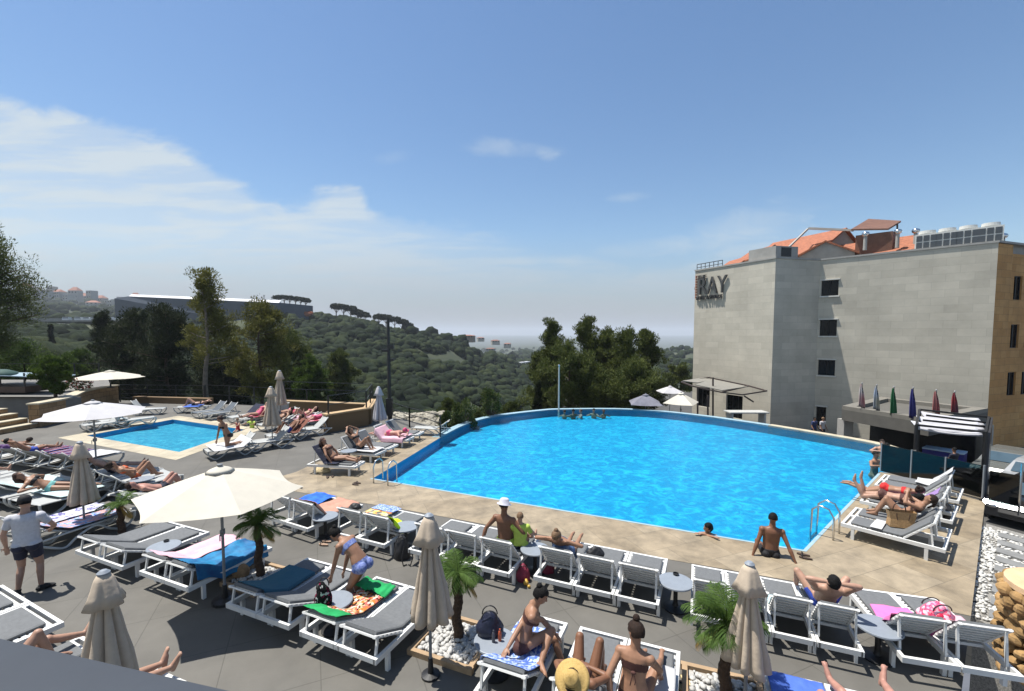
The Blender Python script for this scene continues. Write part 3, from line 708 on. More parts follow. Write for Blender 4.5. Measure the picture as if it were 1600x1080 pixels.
mb.build('fabric_strip', mat('awning_white', (.5, .5, .54), .8, .04, 4, transl=.1), ba, smooth=True)
mb = MB()
cor = [bq(1437, 640, 21.8), bq(1545, 652, 20.4), bq(1540, 676, 17.9), bq(1432, 664, 19)]
for a, b in ((0, 1), (1, 2), (2, 3), (3, 0)): mb.bar(cor[a], cor[b], .08, .08)
for a, b, Y in strips: mb.bar(bq(a[0], a[1]+3.5, Y-.02), bq(b[0], b[1]+3.5, Y-1.22), .08, .08)
for c_ in cor: mb.bar(c_, (c_.x, c_.y, 0), .09, .09)
mb.build('frame', BLACK, ba)
mb = MB(); A_ = Vector(cor[1]); B_ = Vector(cor[2]); mb.add([(A_.x+.1, A_.y, 0), (B_.x+.1, B_.y, 0), (B_.x+.1, B_.y, B_.z), (A_.x+.1, A_.y, A_.z), (A_.x+.2, A_.y, 0), (B_.x+.2, B_.y, 0), (B_.x+.2, B_.y, B_.z), (A_.x+.2, A_.y, A_.z)], [(0, 1, 2, 3), (7, 6, 5, 4), (0, 4, 5, 1), (3, 2, 6, 7), (0, 3, 7, 4), (1, 5, 6, 2)]); mb.build('side_screen', mat('smoked_panel', (.03, .035, .045), .25, .3, 2), ba)
# blue bar counter
bc = thing('bar_counter', 'blue bar counter with a white top under the striped awning', 'counter', tuple(P(1477, 712, GZ)))
cO = Vector(bc.location); a = P(1444, 699, -1.6); b = P(1509, 709, -1.6)
mb = MB(); mb.bar((a.x-cO.x, a.y-cO.y, .6), (b.x-cO.x, b.y-cO.y, .6), .7, 1.18); mb.build('front', mat('deep_blue_panel', (.01, .015, .20), .4, .1, 4), bc)
mb = MB(); mb.bar((a.x-cO.x, a.y-cO.y, 1.23), (b.x-cO.x, b.y-cO.y, 1.23), .85, .07); mb.build('counter_top', mat('counter_white', (.45, .6, .75), .3, .1, 2), bc)
# tinted glass fence
TG = bpy.data.materials.new('tinted_glass'); TG.use_nodes = True; n_ = TG.node_tree.nodes; l_ = TG.node_tree.links; n_.remove(n_['Principled BSDF'])
a_ = n_.new('ShaderNodeBsdfTransparent'); a_.inputs[0].default_value = (.10, .12, .12, 1); b_ = n_.new('ShaderNodeBsdfGlossy'); b_.inputs['Roughness'].default_value = .02
f_ = n_.new('ShaderNodeFresnel'); m_ = n_.new('ShaderNodeMixShader'); l_.new(f_.outputs[0], m_.inputs[0]); l_.new(a_.outputs[0], m_.inputs[1]); l_.new(b_.outputs[0], m_.inputs[2]); l_.new(m_.outputs[0], n_['Material Output'].inputs['Surface'])
gf = thing('glass_fence', 'dark tinted glass fence along the right corner of the pool deck', 'fence', tuple(P(1376, 738)))
G0 = P(1377, 740); G1 = P(1538, 784); D_ = (G1-G0)
for i in range(3):
    a = D_*(i/3+.004); b = D_*((i+1)/3-.004)
    mb = MB(); mb.bar((a.x, a.y, .5), (b.x, b.y, .5), .014, .92); mb.build('glass_panel', TG, gf)
for i in range(4): mb = MB(); a = D_*(i/3); mb.bar((a.x, a.y, .0), (a.x, a.y, .98), .04, .04); mb.build('post', GREYPOLE, gf)
mb = MB(); mb.bar((0, 0, .03), (D_.x, D_.y, .03), .08, .06); mb.build('base_rail', CHROME, gf)
gf2 = thing('glass_fence', 'dark glass panel fence with a pale post beside the parked cars', 'fence', tuple(P(1541, 784)))
e = P(1592, 800, -.1)-P(1541, 784)
mb = MB(); mb.bar((0.05, 0, .45), (e.x, e.y, .45), .014, .85); mb.build('glass_panel', TG, gf2)
mb = MB(); mb.bar((e.x, e.y, -.2), (e.x, e.y, 1.2), .035, .035); mb.build('post', CHROME, gf2)
# boulder-clad planter wall at the right edge
rw = thing('stone_planter', 'round planter wall of rough honey-coloured boulders at the right edge', 'planter', (7.86, 6.12, 0))
mb = MB()
R0 = .58; rnd = random.Random(3)
cz_ = Vector((R0*.9, .35, 0))
for i in range(20):
    for j in range(9):
        a = 2*pi*(i+.5*(j % 2))/20; r = R0+rnd.uniform(-.04, .04); z = -.3+j*.165+rnd.uniform(-.02, .02)
        if cos(a) > .75: continue
        if z > .88: continue
        n0 = len(mb.v); mb.ell((r*cos(a), r*sin(a), z), (rnd.uniform(.08, .14), rnd.uniform(.08, .14), rnd.uniform(.065, .115)), 10, 7); c3 = Vector((r*cos(a), r*sin(a), z))
        for q_ in range(n0, len(mb.v)): d3 = Vector(mb.v[q_])-c3; mb.v[q_] = tuple(c3+d3*(1+.35*noise.noise(d3*11+c3*7)))
mb.lathe([(R0-.05, -.3), (R0-.05, .9), (R0-.3, .9), (R0-.3, .8), (0, .8)], 28, (0, 0, 0))
mb.build('boulder_wall', mat('honey_boulder', (.16, .095, .035), .95, .35, 4, 1, c2=(.36, .22, .09)), rw)
mb = MB(); mb.lathe([(.01, .92), (R0+.04, .92), (R0+.04, 1.0), (.01, 1.0)], 28, (0, 0, 0)); mb.build('coping', mat('honey_cap', (.55, .38, .22), .8, .15, 4, .3), rw)
# ------------------------------------------------ near ledge under the camera
lg = MB(); A = P(-40, 989, 3.75); B = P(372, 1083, 3.75); d = (B-A).normalized(); nn = Vector((d.y, -d.x, 0)); B2 = A+d*5
A -= d*2
lg.add([A, B2, B2+nn*1.6, A+nn*1.6]+[v-Vector((0, 0, .5)) for v in (A, B2, B2+nn*1.6, A+nn*1.6)], [(3, 2, 1, 0), (4, 5, 6, 7), (0, 1, 5, 4), (1, 2, 6, 5), (2, 3, 7, 6), (3, 0, 4, 7)])
tag(lg.build('balcony_ledge', mat('slate_paint', (.017, .023, .034), .5, .12, 3, .05)), 'dark slate-grey balcony ledge crossing the bottom left corner', 'ledge')
# ------------------------------------------------ left terrace: wall, stairs, floor
zt_ = 1.2
w0 = P(63, 668); w1 = P(112, 655); w2 = P(140, 640); w3 = P(186, 629.5)
curve = catmull([w0, w1, w2, w3], 8)
TW = brickmat('honey_wall', (.25, .155, .07), (.32, .20, .10), (.17, .105, .05), .55, .3, .015, .85, 'UV', bump=.5, stain=.4)
tw = thing('terrace_wall', 'curved honey stone retaining wall with a pale cap left of the small pool', 'wall', (w0.x, w0.y, 0))
cv = [(p[0]-w0.x, p[1]-w0.y) for p in curve]; cvb = []
for i, p in enumerate(cv):
    a = Vector(cv[max(i-1, 0)]); b = Vector(cv[min(i+1, len(cv)-1)]); t_ = (b-a).normalized(); nl = Vector((-t_.y, t_.x)); nl = nl if nl.x < 0 else -nl
    cvb.append((p[0]+nl.x*.45, p[1]+nl.y*.45))
mb = MB(); lp = cv+cvb[::-1]; prism(mb, lp, 0, zt_-.06); mb.build('wall', TW, tw)
lp2 = cv+cvb[::-1]; lp2 = offset(lp2, .05); mb = MB(); prism(mb, lp2, zt_-.057, zt_+.02); mb.build('coping', BEIGE, tw)
mb = MB(); fl_ = [(p[0]+w0.x, p[1]+w0.y) for p in cvb]+[(w3.x-4.2, 34), (-48, 34), (-48, w0.y+2.6), (w0.x-.4, w0.y+2.6)]
prism(mb, fl_, 0, zt_-.03); struct(mb.build('upper_terrace', mat('terrace_paving', (.13, .125, .115), .8, .12, 2)))
st = thing('stone_stairs', 'five wide honey stone steps up to the terrace at the left edge', 'stairs', (w0.x, w0.y, 0))
sd_ = -(P(63, 668)-P(0, 680)).normalized()
bk = Vector((-sd_.y, sd_.x, 0)); bk = bk if bk.x < 0 else -bk
for i in range(5):
    a0 = Vector((-.12, 0, 0))+bk*(.5*i); mb = MB(); L_ = sd_*7
    pts_ = [a0, a0+L_, a0+L_+bk*(2.6-.5*i), a0+bk*(2.6-.5*i)]
    prism(mb, [xy(p) for p in pts_], .24*i, .24*(i+1)-.045); mb.build('step', TW, st)
    mb = MB(); t_ = [a0-bk*.03, a0+L_-bk*.03, a0+L_+bk*.49, a0+bk*.49]; prism(mb, [xy(p) for p in t_], .24*(i+1)-.043, .24*(i+1)); mb.build('tread', BEIGE, st)
mb = MB(); c0 = sd_*2.3; mb.box((c0.x, c0.y-.1, .55), (.35, .5, 1.1)); mb.build('newel', mat('dark_timber', (.08, .045, .03), .7, .2, 5), st)
# stone planter box with steel railing
def wallseg(mb, a, b, th, z0, z1): mb.bar((a.x, a.y, (z0+z1)/2), (b.x, b.y, (z0+z1)/2), th, z1-z0)
pl = thing('planter_wall', 'low honey stone planter wall with a black railing beside the poolside loungers', 'planter', tuple(P(509, 676)))
pO = Vector(pl.location); a = P(509, 676)-pO; b = P(573, 664)-pO; c_ = P(573, 664)-pO+Vector((-.6, 3.2, 0)); d = Vector((-5.2, 4.2, 0))+a*0
PH = .82
mb = MB(); wallseg(mb, a, b, .35, 0, PH); wallseg(mb, b+Vector((0, .18, 0)), c_, .35, 0, PH-.003)
e0 = P(430, 640)-pO; e1 = P(573, 646)-pO
wallseg(mb, e0, c_, .3, 0, .55); mb.build('wall', TW, pl)
mb = MB(); wallseg(mb, a+(a-b).normalized()*.05, b+(b-a).normalized()*.2, .45, PH, PH+.07); wallseg(mb, b+Vector((0, .25, 0)), c_, .45, PH, PH+.067); wallseg(mb, e0, c_-Vector((.3, 0, 0)), .4, .55, .6); mb.build('coping', mat('honey_coping', (.38, .26, .14), .8, .12, 4), pl)
mb = MB(); RZ = PH+.07
rl = [e0+(c_-e0)*.1, c_-Vector((.1, 0, 0)), b, a+Vector((.15, 0, 0))]
for p in rl+[(c_+b)/2]: mb.bar((p.x, p.y, RZ-.3), (p.x, p.y, RZ+.85), .06, .06)
for z in (.85, .42):
    for p, q in ((rl[0], rl[1]), (rl[1], rl[2]), (rl[2], rl[3])): mb.bar((p.x, p.y, RZ+z), (q.x, q.y, RZ+z), .03, .03)
mb.build('railing', BLACK, pl)
# fences
def fence(pts, label, h=1.05, n=None, rails=3, z=0, r=.03, grp=None):
    o_ = Vector(pts[0]); t = thing('railing', label, 'railing', (o_.x, o_.y, z), group=grp); m = MB(); m2 = MB()
    for p, q in zip(pts, pts[1:]):
        p = Vector(p)-o_; q = Vector(q)-o_; L = (q-p).length; k = max(1, round(L/2.0))
        for i in range(k+1):
            s_ = p+(q-p)*i/k; m = MB(); m.bar((s_.x, s_.y, 0), (s_.x, s_.y, h), .06, .06); m.build('post', BLACK, t)
        for j in range(rails): zz = h-.02-j*h/rails; m2.bar((p.x, p.y, zz), (q.x, q.y, zz), r, r)
    m2.build('rail', BLACK, t); return t
fence([P(188, 628), P(320, 630)], 'low black railing in front of the dark trees behind the small pool', 1.2, rails=4)
fence([P(322, 630), P(480, 640)], 'black railing with thin wires behind the grey loungers', 1.25, rails=2)
fence([P(612, 657), P(640, 668), P(688, 683)], 'short black railing between the umbrella and the round bushes', 1.0, rails=3)
fence([Vector((-46, 32.5, 0)), Vector((-36, 33, 0)), Vector((w3.x-4.4, 33.5, 0))], 'black railing along the back of the upper terrace', 1.3, rails=1, z=zt_-.03)
lw = MB(); lw.bar((P(210, 629).x, P(210, 629).y+.1, .2), (P(330, 632).x, P(330, 632).y, .2), .4, .42); tag(lw.build('garden_wall', TW), 'low honey stone wall behind the sunbather near the pine trunk', 'wall')
# lamp post with small fittings
lp_ = thing('lamp_post', 'tall slim black lamp post in front of the wooded hill', 'lamp post', tuple(P(609, 655)))
bz = PD(606, 498, P(609, 655).y).z
mb = MB(); mb.tube([(0, 0, -3), (0, 0, 1.5), (0, 0, bz)], [.12, .1, .075], 10); mb.build('pole', BLACK, lp_)
mb = MB(); zc = bz*.62
mb.box((-.16, 0, zc+.35), (.4, .18, .14)); mb.box((.12, 0, zc+.55), (.34, .2, .22)); mb.box((.18, 0, zc-.15), (.2, .16, .12)); mb.build('floodlight', BLACK, lp_)
mb = MB(); mb.box((0, 0, .7), (.32, .28, .9)); mb.build('control_box', BLACK, lp_)
fp = thing('flagpole', 'slim pale pole standing behind the far rim of the big pool', 'pole', tuple(PD(873, 650, 27)))
zt2 = PD(873, 572, 27).z-fp.location.z
mb = MB(); mb.tube([(0, 0, -3), (0, 0, zt2)], [.06, .045], 8); mb.build('pole', mat('pale_pole', (.45, .43, .38), .6, .1, 5), fp)
mb = MB(); mb.ell((0, 0, zt2+.03), .07); mb.build('finial', CHROME, fp)
# ============================================================ VEGETATION
import numpy as np
def leafmat(name, c, c2, scale=1.3, transl=.25):
    return mat(name, c, .75, 0, scale, 0, c2=c2, transl=transl, spec=.25)
L_PINE = leafmat('pine_needles', (.03, .045, .010), (.115, .135, .03))
L_PINEY = leafmat('yellow_pine_needles', (.05, .052, .010), (.17, .165, .035))
L_DARK = leafmat('dark_foliage', (.008, .014, .004), (.028, .038, .010))
L_GREEN = leafmat('green_foliage', (.026, .05, .007), (.09, .14, .018))
L_BUSH = leafmat('bush_foliage', (.025, .042, .009), (.085, .105, .025), 3)
L_PALM = leafmat('palm_leaf', (.025, .06, .010), (.09, .15, .028), 3, .3)
L_DRY = leafmat('dry_palm_leaf', (.25, .14, .03), (.38, .24, .06), 3, .3)
BARK = mat('bark', (.07, .045, .03), .95, .3, 5, .6); BARKP = mat('pale_bark', (.16, .13, .10), .95, .3, 5, .5)
rg = random.Random(11)
def cards(mb, c, rad, n, size, rr, up=.25, asp=.45, core=False):
    """n small leaf faces spread through an ellipsoid"""
    if core:
        n0 = len(mb.v); mb.ell(c, (rad[0]*.62, rad[1]*.62, rad[2]*.6), 9, 6); c3 = Vector(c)
        for q_ in range(n0, len(mb.v)): d3 = Vector(mb.v[q_])-c3; mb.v[q_] = tuple(c3+d3*rr.uniform(.7, 1.25))
    for _ in range(n):
        while True:
            d = Vector((rr.uniform(-1, 1), rr.uniform(-1, 1), rr.uniform(-1, 1)))
            if .15 < d.length <= 1: break
        p = Vector((c[0]+d.x*rad[0], c[1]+d.y*rad[1], c[2]+d.z*rad[2]))
        a = (d+Vector((rr.gauss(0, .5), rr.gauss(0, .5), up+rr.gauss(0, .4)))).normalized()
        b = a.cross(Vector((rr.gauss(0, 1), rr.gauss(0, 1), rr.gauss(0, 1)))).normalized()
        s = size*rr.uniform(.6, 1.3)
        mb.add([p-b*s*asp, p+a*s*.9, p+b*s*asp, p-a*s*.7], [(0, 1, 2, 3)])
def pine(name, label, px, ytop, ybase, Y, wpx, seed, leaf=None, n=30, shape='pine', bark=None, low=.35, group=None, dens=1.0, cat='tree'):
    leaf = leaf or L_PINE; bark = bark or BARK
    rr = random.Random(seed); x = (px-800)/F*Y; top = PD(px, ytop, Y).z; base = min(PD(px, ybase, Y).z, top-2); H = top-base; R = wpx/F*Y/2
    n = int(n*1.35); t = thing(name, label, cat, (x, Y, base), group=group)
    bend = rr.uniform(-.03, .03)*H; k = 7
    pts = [Vector((bend*sin(i/k*3), rr.uniform(-.02, .02)*H, H*.97*i/k)) for i in range(k+1)]; pts[0].z = -1
    mb = MB(); r0 = max(.09, H*.02); mb.tube(pts, [r0*(1-.85*i/k) for i in range(k+1)], 8)
    lf = MB(); size = max(.085, Y*.0028)
    for i in range(n):
        u = (i+rr.random())/n; zf = low+(1-low)*u; z = H*zf
        if shape == 'pine': rad = R*(1-.75*((zf-low)/(1-low))**1.3)*rr.uniform(.55, 1.05)
        elif shape == 'round': rad = R*sin(pi*(.12+.82*(zf-low)/(1-low)))*rr.uniform(.6, 1)
        elif shape == 'cone': rad = R*(1-.95*(zf-low)/(1-low))*rr.uniform(.6, 1)
        else: rad = R*rr.uniform(.3, 1)
        a = rr.uniform(0, 2*pi); j = min(k-1, int(zf*k)); p0 = pts[j].lerp(pts[j+1], zf*k-j if zf < 1 else 1); p0.z = z*.93
        e = Vector((cos(a)*rad+p0.x, sin(a)*rad+p0.y, z+rad*.12))
        mid = p0.lerp(e, .5)+Vector((0, 0, -.05*rad)); mb.tube([p0, mid, e], [r0*.3*(1-.6*zf), r0*.2, r0*.08], 5)
        for q in range(5):
            f = (.35, .55, .72, .88, 1.0)[q]; c_ = p0.lerp(e, f)+Vector((rr.gauss(0, .10), rr.gauss(0, .10), rr.gauss(.05, .08)))*R
            cr = R*rr.uniform(.10, .21)*(1 if shape != 'cone' else .9)
            cards(lf, c_, (cr*1.15, cr*1.15, cr*rr.uniform(.8, 1.5)), int(105*dens), size*1.45, rr, up=.7, asp=.2, core=(shape == 'round' and q < 1 and leaf is L_DARK))
    if shape in ('pine', 'cone'): cards(lf, (pts[-1].x, pts[-1].y, H*.96), (R*.13, R*.13, H*.05), int(80*dens), size, rr)
    mb.build('trunk', bark, t); lf.build('crown', leaf, t); return t
# --- near individual trees
pine('pine_tree', 'dark pine cut off by the left edge of the photo, reaching above the town', -34, 362, 610, 30, 165, 1, L_PINE, 95, 'round', low=.22)
pine('pine_tree', 'tall thin yellow-green pine with bare lower trunk behind the small pool', 318, 426, 632, 33, 105, 2, L_PINEY, 22, 'pine', BARKP, low=.32)
pine('pine_tree', 'bushy yellow-green pine to the right of the tall thin pine', 408, 478, 640, 37, 110, 3, L_PINEY, 34, 'round', low=.15)
pine('pine_tree', 'dark full tree left of the tall thin pine, overlapping its trunk', 262, 486, 640, 42, 110, 4, L_DARK, 34, 'round', low=.1)
pine('pine_tree', 'almost black tree standing behind the upper terrace umbrella', 205, 492, 640, 46, 110, 5, L_DARK, 34, 'round', low=.1)
pine('pine_tree', 'dark narrow conifer left of the black trees', 160, 492, 610, 55, 60, 6, L_DARK, 34, 'cone', low=.1)
pine('cypress', 'small black cypress spike among the trees at far left', 82, 508, 560, 90, 11, 7, L_DARK, 24, 'cone', low=.05, cat='tree')
pine('broadleaf_tree', 'light green rounded tree behind the terrace railing at far left', 22, 545, 625, 42, 110, 8, L_GREEN, 34, 'round', low=.05)
pine('broadleaf_tree', 'mid green tree between the cypress and the terrace shrub', 118, 555, 620, 48, 75, 9, L_GREEN, 28, 'round', low=.05)
pine('terrace_shrub', 'leafy green shrub in the terrace bed beside the red flowers', 82, 562, 608, 24.5, 46, 10, L_GREEN, 24, 'round', low=.12, cat='shrub')
pine('broadleaf_tree', 'dull olive tree behind the railing right of the bushy pine', 452, 520, 640, 50, 90, 12, L_PINE, 30, 'round', low=.05)
pine('broadleaf_tree', 'bright green leafy tree behind the stone planter railing', 487, 566, 640, 44, 62, 13, L_GREEN, 28, 'round', low=.05)
pine('broadleaf_tree', 'dark olive tree right of the bright green tree', 533, 552, 640, 55, 60, 14, L_PINE, 28, 'round', low=.05)
pine('broadleaf_tree', 'very dark low tree under the tall thin pine', 345, 560, 640, 48, 90, 15, L_DARK, 28, 'round', low=.03)
# right-hand group
rgp = 'pines behind the far rim of the big pool'
for i, (px, yt, Y, w_, sd_, lb) in enumerate(((880, 504, 38, 62, 21, 'leftmost pine of the group behind the far pool rim'), (931, 500, 40, 66, 22, 'tallest pine of the group behind the pool with twin tips'), (905, 540, 34, 80, 27, 'low spreading pine in front of the tallest pine'), (962, 520, 39, 70, 23, 'pine with pointed tips right of the tallest pine'), (992, 518, 37, 72, 24, 'dense pine left of the last pine by the hotel'), (1028, 519, 40, 62, 25, 'rightmost pine of the group, nearest the hotel'), (858, 552, 45, 55, 26, 'small loose pine at the left foot of the pine group'), (1005, 570, 33, 90, 28, 'low dark pine above the grey parasol'), (946, 580, 34, 80, 29, 'low pine in the middle of the group just above the pool rim'))):
    pine('pine_tree', lb, px-16, yt, 655, Y, w_*1.12, sd_, L_PINE, 30, 'pine' if i not in (2, 7, 8) else 'round', low=.12, group=rgp)
pine('broadleaf_tree', 'loose olive-green tree between the pine group and the hotel', 1062, 575, 650, 60, 60, 31, L_PINE, 26, 'round', low=.05)
pine('cypress', 'small dark cypress just left of the pale pole', 843, 598, 655, 33, 22, 32, L_DARK, 26, 'cone', low=.02)
pine('cypress', 'small dark cypress right of the pale pole behind the pool rim', 953, 603, 655, 33, 20, 33, L_DARK, 26, 'cone', low=.02)
# bushes by the railing
def bush(label, px, ytop, ybase, Y, wpx, seed, leaf=L_BUSH, dens=1.0):
    rr = random.Random(seed); b = PD(px, ybase, Y); top = PD(px, ytop, Y).z; H = top-b.z; R = wpx/F*Y/2
    t = thing('bush', label, 'bush', tuple(b)); lf = MB(); mb = MB()
    for i in range(int(26*dens)):
        a = rr.uniform(0, 2*pi); u = rr.random(); z = H*(.12+.75*u); r = R*(.8*sqrt(max(0, 1-(u*.95)**2)))*sqrt(rr.random()); e = Vector((cos(a)*r, sin(a)*r, z))
        mb.tube([(0, 0, -.4), e*.5, e], [.03, .02, .008], 5); cards(lf, e, (R*.25, R*.25, H*.16), 130, .085, rr, up=.6, asp=.3)
    mb.build('stem', BARK, t); lf.build('foliage', leaf, t)
bush('large round bush touching the left end of the pool rim', 764, 606, 662, 25.5, 58, 41)
bush('round bush left of the largest bush beside the pool rim', 724, 621, 674, 23.5, 56, 42)
bush('dark clipped bush between the railing and the pool corner', 697, 642, 682, 22.5, 26, 43)
bush('low bush behind the two round bushes', 800, 625, 650, 30, 40, 44, L_PINE)
bush('dark bush standing between the black railing and the meadow', 700, 622, 650, 32, 40, 45, L_PINE)
# --- umbrella pines on the ridge: each a tree
ug = 'umbrella pines along the ridge'
def upine(label, px, yt, yb, Y, wpx, hpx, seed):
    rr = random.Random(seed); x = (px-800)/F*Y; top = PD(px, yt, Y).z; base = PD(px, yb, Y).z; R = wpx/F*Y/2; hh = hpx/F*Y
    t = thing('umbrella_pine', label, 'tree', (x, Y, base), group=ug); mb = MB(); mb.tube([(0, 0, -6), (rr.uniform(-.3, .3), 0, (top-base)*.5), (0, 0, top-base-hh*.4)], [.35, .28, .2], 6)
    for s_ in (-1, 1, .4): mb.tube([(0, 0, top-base-hh*1.25), (s_*R*.6, rr.uniform(-1, 1), top-base-hh*.6)], [.18, .08], 5)
    mb.build('trunk', BARK, t); lf = MB()
    for i in range(26):
        a = rr.uniform(0, 2*pi); r = R*sqrt(rr.random())*.92; cards(lf, (cos(a)*r, sin(a)*r*.8, top-base-hh*.5+.25*hh*(1-(r/R)**2)), (R*.25, R*.25, hh*.33), 45, .75, rr)
    lf.build('crown', L_DARK, t)
k = 0
for grp_, lst in (('the leftmost clump on the ridge above the red earth', ((437, 462, 486), (446, 462, 486), (455, 463, 487), (464, 464, 487), (472, 465, 487), (480, 467, 487))),
                 ('the middle clump on the ridge', ((527, 475, 488), (538, 476, 492), (549, 478, 495), (559, 484, 497), (570, 488, 498))),
                 ('the right clump on the ridge by the lamp post', ((593, 491, 504), (604, 492, 508), (617, 495, 510), (629, 499, 512), (638, 505, 515)))):
    for i, (px, yt, yb) in enumerate(lst):
        k += 1; o_ = ('leftmost', 'second from left', 'third from left', 'fourth from left', 'fifth from left', 'rightmost')[i if i < len(lst)-1 else 5]
        upine('umbrella pine, %s of %s' % (o_, grp_), px, yt, yb, 272+i*2, (15 if k < 7 else 19), (7 if k < 7 else 11), 60+k)
# --- woods: far-off mass
def blobs(n_, seed):
    r_ = random.Random(seed); out = []
    for q in range(n_):
        bm = bmesh.new(); bmesh.ops.create_icosphere(bm, subdivisions=2, radius=1)
        sx = r_.uniform(0, 50)
        for v in bm.verts:
            d = 1+.28*noise.fractal(v.co*1.6+Vector((sx, 0, 0)), 1, 2, 3)+.22*noise.noise(v.co*5+Vector((0, sx, 0)))+r_.uniform(-.16, .16)
            v.co *= d
        out.append((np.array([v.co[:] for v in bm.verts]), np.array([[v.index for v in f.verts] for f in bm.faces]))); bm.free()
    return out
BL = blobs(5, 3)
def wood(name, spots, m):
    V = []; Fc = []; o = 0; r_ = random.Random(9)
    for (x, y, z, rx, rz_) in spots:
        v, f = BL[r_.randrange(5)]; a = r_.uniform(0, 2*pi); ca, sa = cos(a), sin(a)
        v2 = np.stack([(v[:, 0]*ca-v[:, 1]*sa)*rx+x, (v[:, 0]*sa+v[:, 1]*ca)*rx+y, v[:, 2]*rz_+z+rz_*.45], 1)
        V.append(v2); Fc.append(f+o); o += len(v)
    V = np.concatenate(V); Fc = np.concatenate(Fc); me = bpy.data.meshes.new(name); me.vertices.add(len(V)); me.vertices.foreach_set('co', V.astype(np.float32).ravel())
    me.loops.add(Fc.size); me.loops.foreach_set('vertex_index', Fc.ravel().astype(np.int32)); me.polygons.add(len(Fc))
    me.polygons.foreach_set('loop_start', np.arange(0, Fc.size, 3, dtype=np.int32)); me.polygons.foreach_set('loop_total', np.full(len(Fc), 3, dtype=np.int32))
    me.materials.append(m); me.update(); me.validate(); o_ = bpy.data.objects.new(name, me); col.objects.link(o_); struct(o_, 'stuff'); return o_
def woodmat(name, a, b, c_):
    m = bpy.data.materials.new(name); m.use_nodes = True; n = m.node_tree.nodes; l = m.node_tree.links; bs = n['Principled BSDF']; bs.inputs['Roughness'].default_value = .9; bs.inputs['Specular IOR Level'].default_value = .15
    t = n.new('ShaderNodeTexCoord'); z = n.new('ShaderNodeTexNoise'); z.inputs['Scale'].default_value = .09; z.inputs['Detail'].default_value = 2; l.new(t.outputs['Object'], z.inputs['Vector'])
    z2 = n.new('ShaderNodeTexNoise'); z2.inputs['Scale'].default_value = 1.3; z2.inputs['Detail'].default_value = 5; z2.inputs['Roughness'].default_value = .8; l.new(t.outputs['Object'], z2.inputs['Vector'])
    ad = n.new('ShaderNodeMath'); ad.operation = 'ADD'; ml = n.new('ShaderNodeMath'); ml.operation = 'MULTIPLY'; ml.inputs[1].default_value = .7; l.new(z2.outputs['Fac'], ml.inputs[0]); l.new(z.outputs['Fac'], ad.inputs[0]); l.new(ml.outputs[0], ad.inputs[1])
    r = n.new('ShaderNodeValToRGB'); e = r.color_ramp.elements; e[0].position = .62; e[0].color = (*a, 1); e[1].position = 1.05; e[1].color = (*c_, 1); q = e.new(.85); q.color = (*b, 1)
    l.new(ad.outputs[0], r.inputs[0]); l.new(r.outputs[0], bs.inputs['Base Color'])
    bp = n.new('ShaderNodeBump'); bp.inputs['Strength'].default_value = 1; bp.inputs['Distance'].default_value = .5; l.new(z2.outputs['Fac'], bp.inputs['Height']); l.new(bp.outputs[0], bs.inputs['Normal']); return m
WD = woodmat('hill_wood', (.004, .009, .003), (.011, .020, .006), (.028, .038, .012))
sp_ = []
def scatter(n_, x0, x1, d0, d1, r0, r1, keep=None, pw=1):
    c_ = 0
    while c_ < n_:
        px = rg.uniform(x0, x1); d = d0+(d1-d0)*rg.random()**pw
        if keep and not keep(px, d): c_ += 1; continue
        x, y = wx(px, d); r = rg.uniform(r0, r1); sp_.append((x, y, terr(px, d), r, r*rg.uniform(.7, 1.15))); c_ += 1
gap = lambda px, d: not (428 < px < 486 and 240 < d < 276) and noise.noise(((px-800)/F*d/22, d/22, 3)) > -.28
scatter(900, 425, 800, 60, 150, 1.1, 2.8, gap)
scatter(2300, 400, 830, 130, 300, 1.1, 3.0, gap)
scatter(900, -150, 440, 50, 130, 1.5, 3.6)
scatter(450, -150, 430, 130, 162, 1.5, 3.0)
scatter(260, 215, 430, 160, 215, 1.5, 3.0)
scatter(160, 830, 1120, 60, 250, 1.8, 3.4, gap)
scatter(520, 640, 1120, 240, 620, 2.5, 4.5, gap)
scatter(500, -150, 440, 225, 560, 2.5, 5)
wood('woods', sp_, WD)
sp_ = []
scatter(500, 650, 1120, 620, 1600, 4, 9, lambda px, d: noise.noise(((px-800)/F*d/120, d/120, 7)) > .0, 1.3)
scatter(380, -300, 330, 560, 1050, 4.5, 8)
wood('far_woods', sp_, WD)
sp_ = []
scatter(420, 560, 860, 27, 62, .35, .9)
scatter(120, 470, 640, 40, 60, .8, 1.8)
wood('meadow_scrub', sp_, woodmat('scrub_green', (.02, .03, .008), (.045, .055, .016), (.09, .09, .034)))
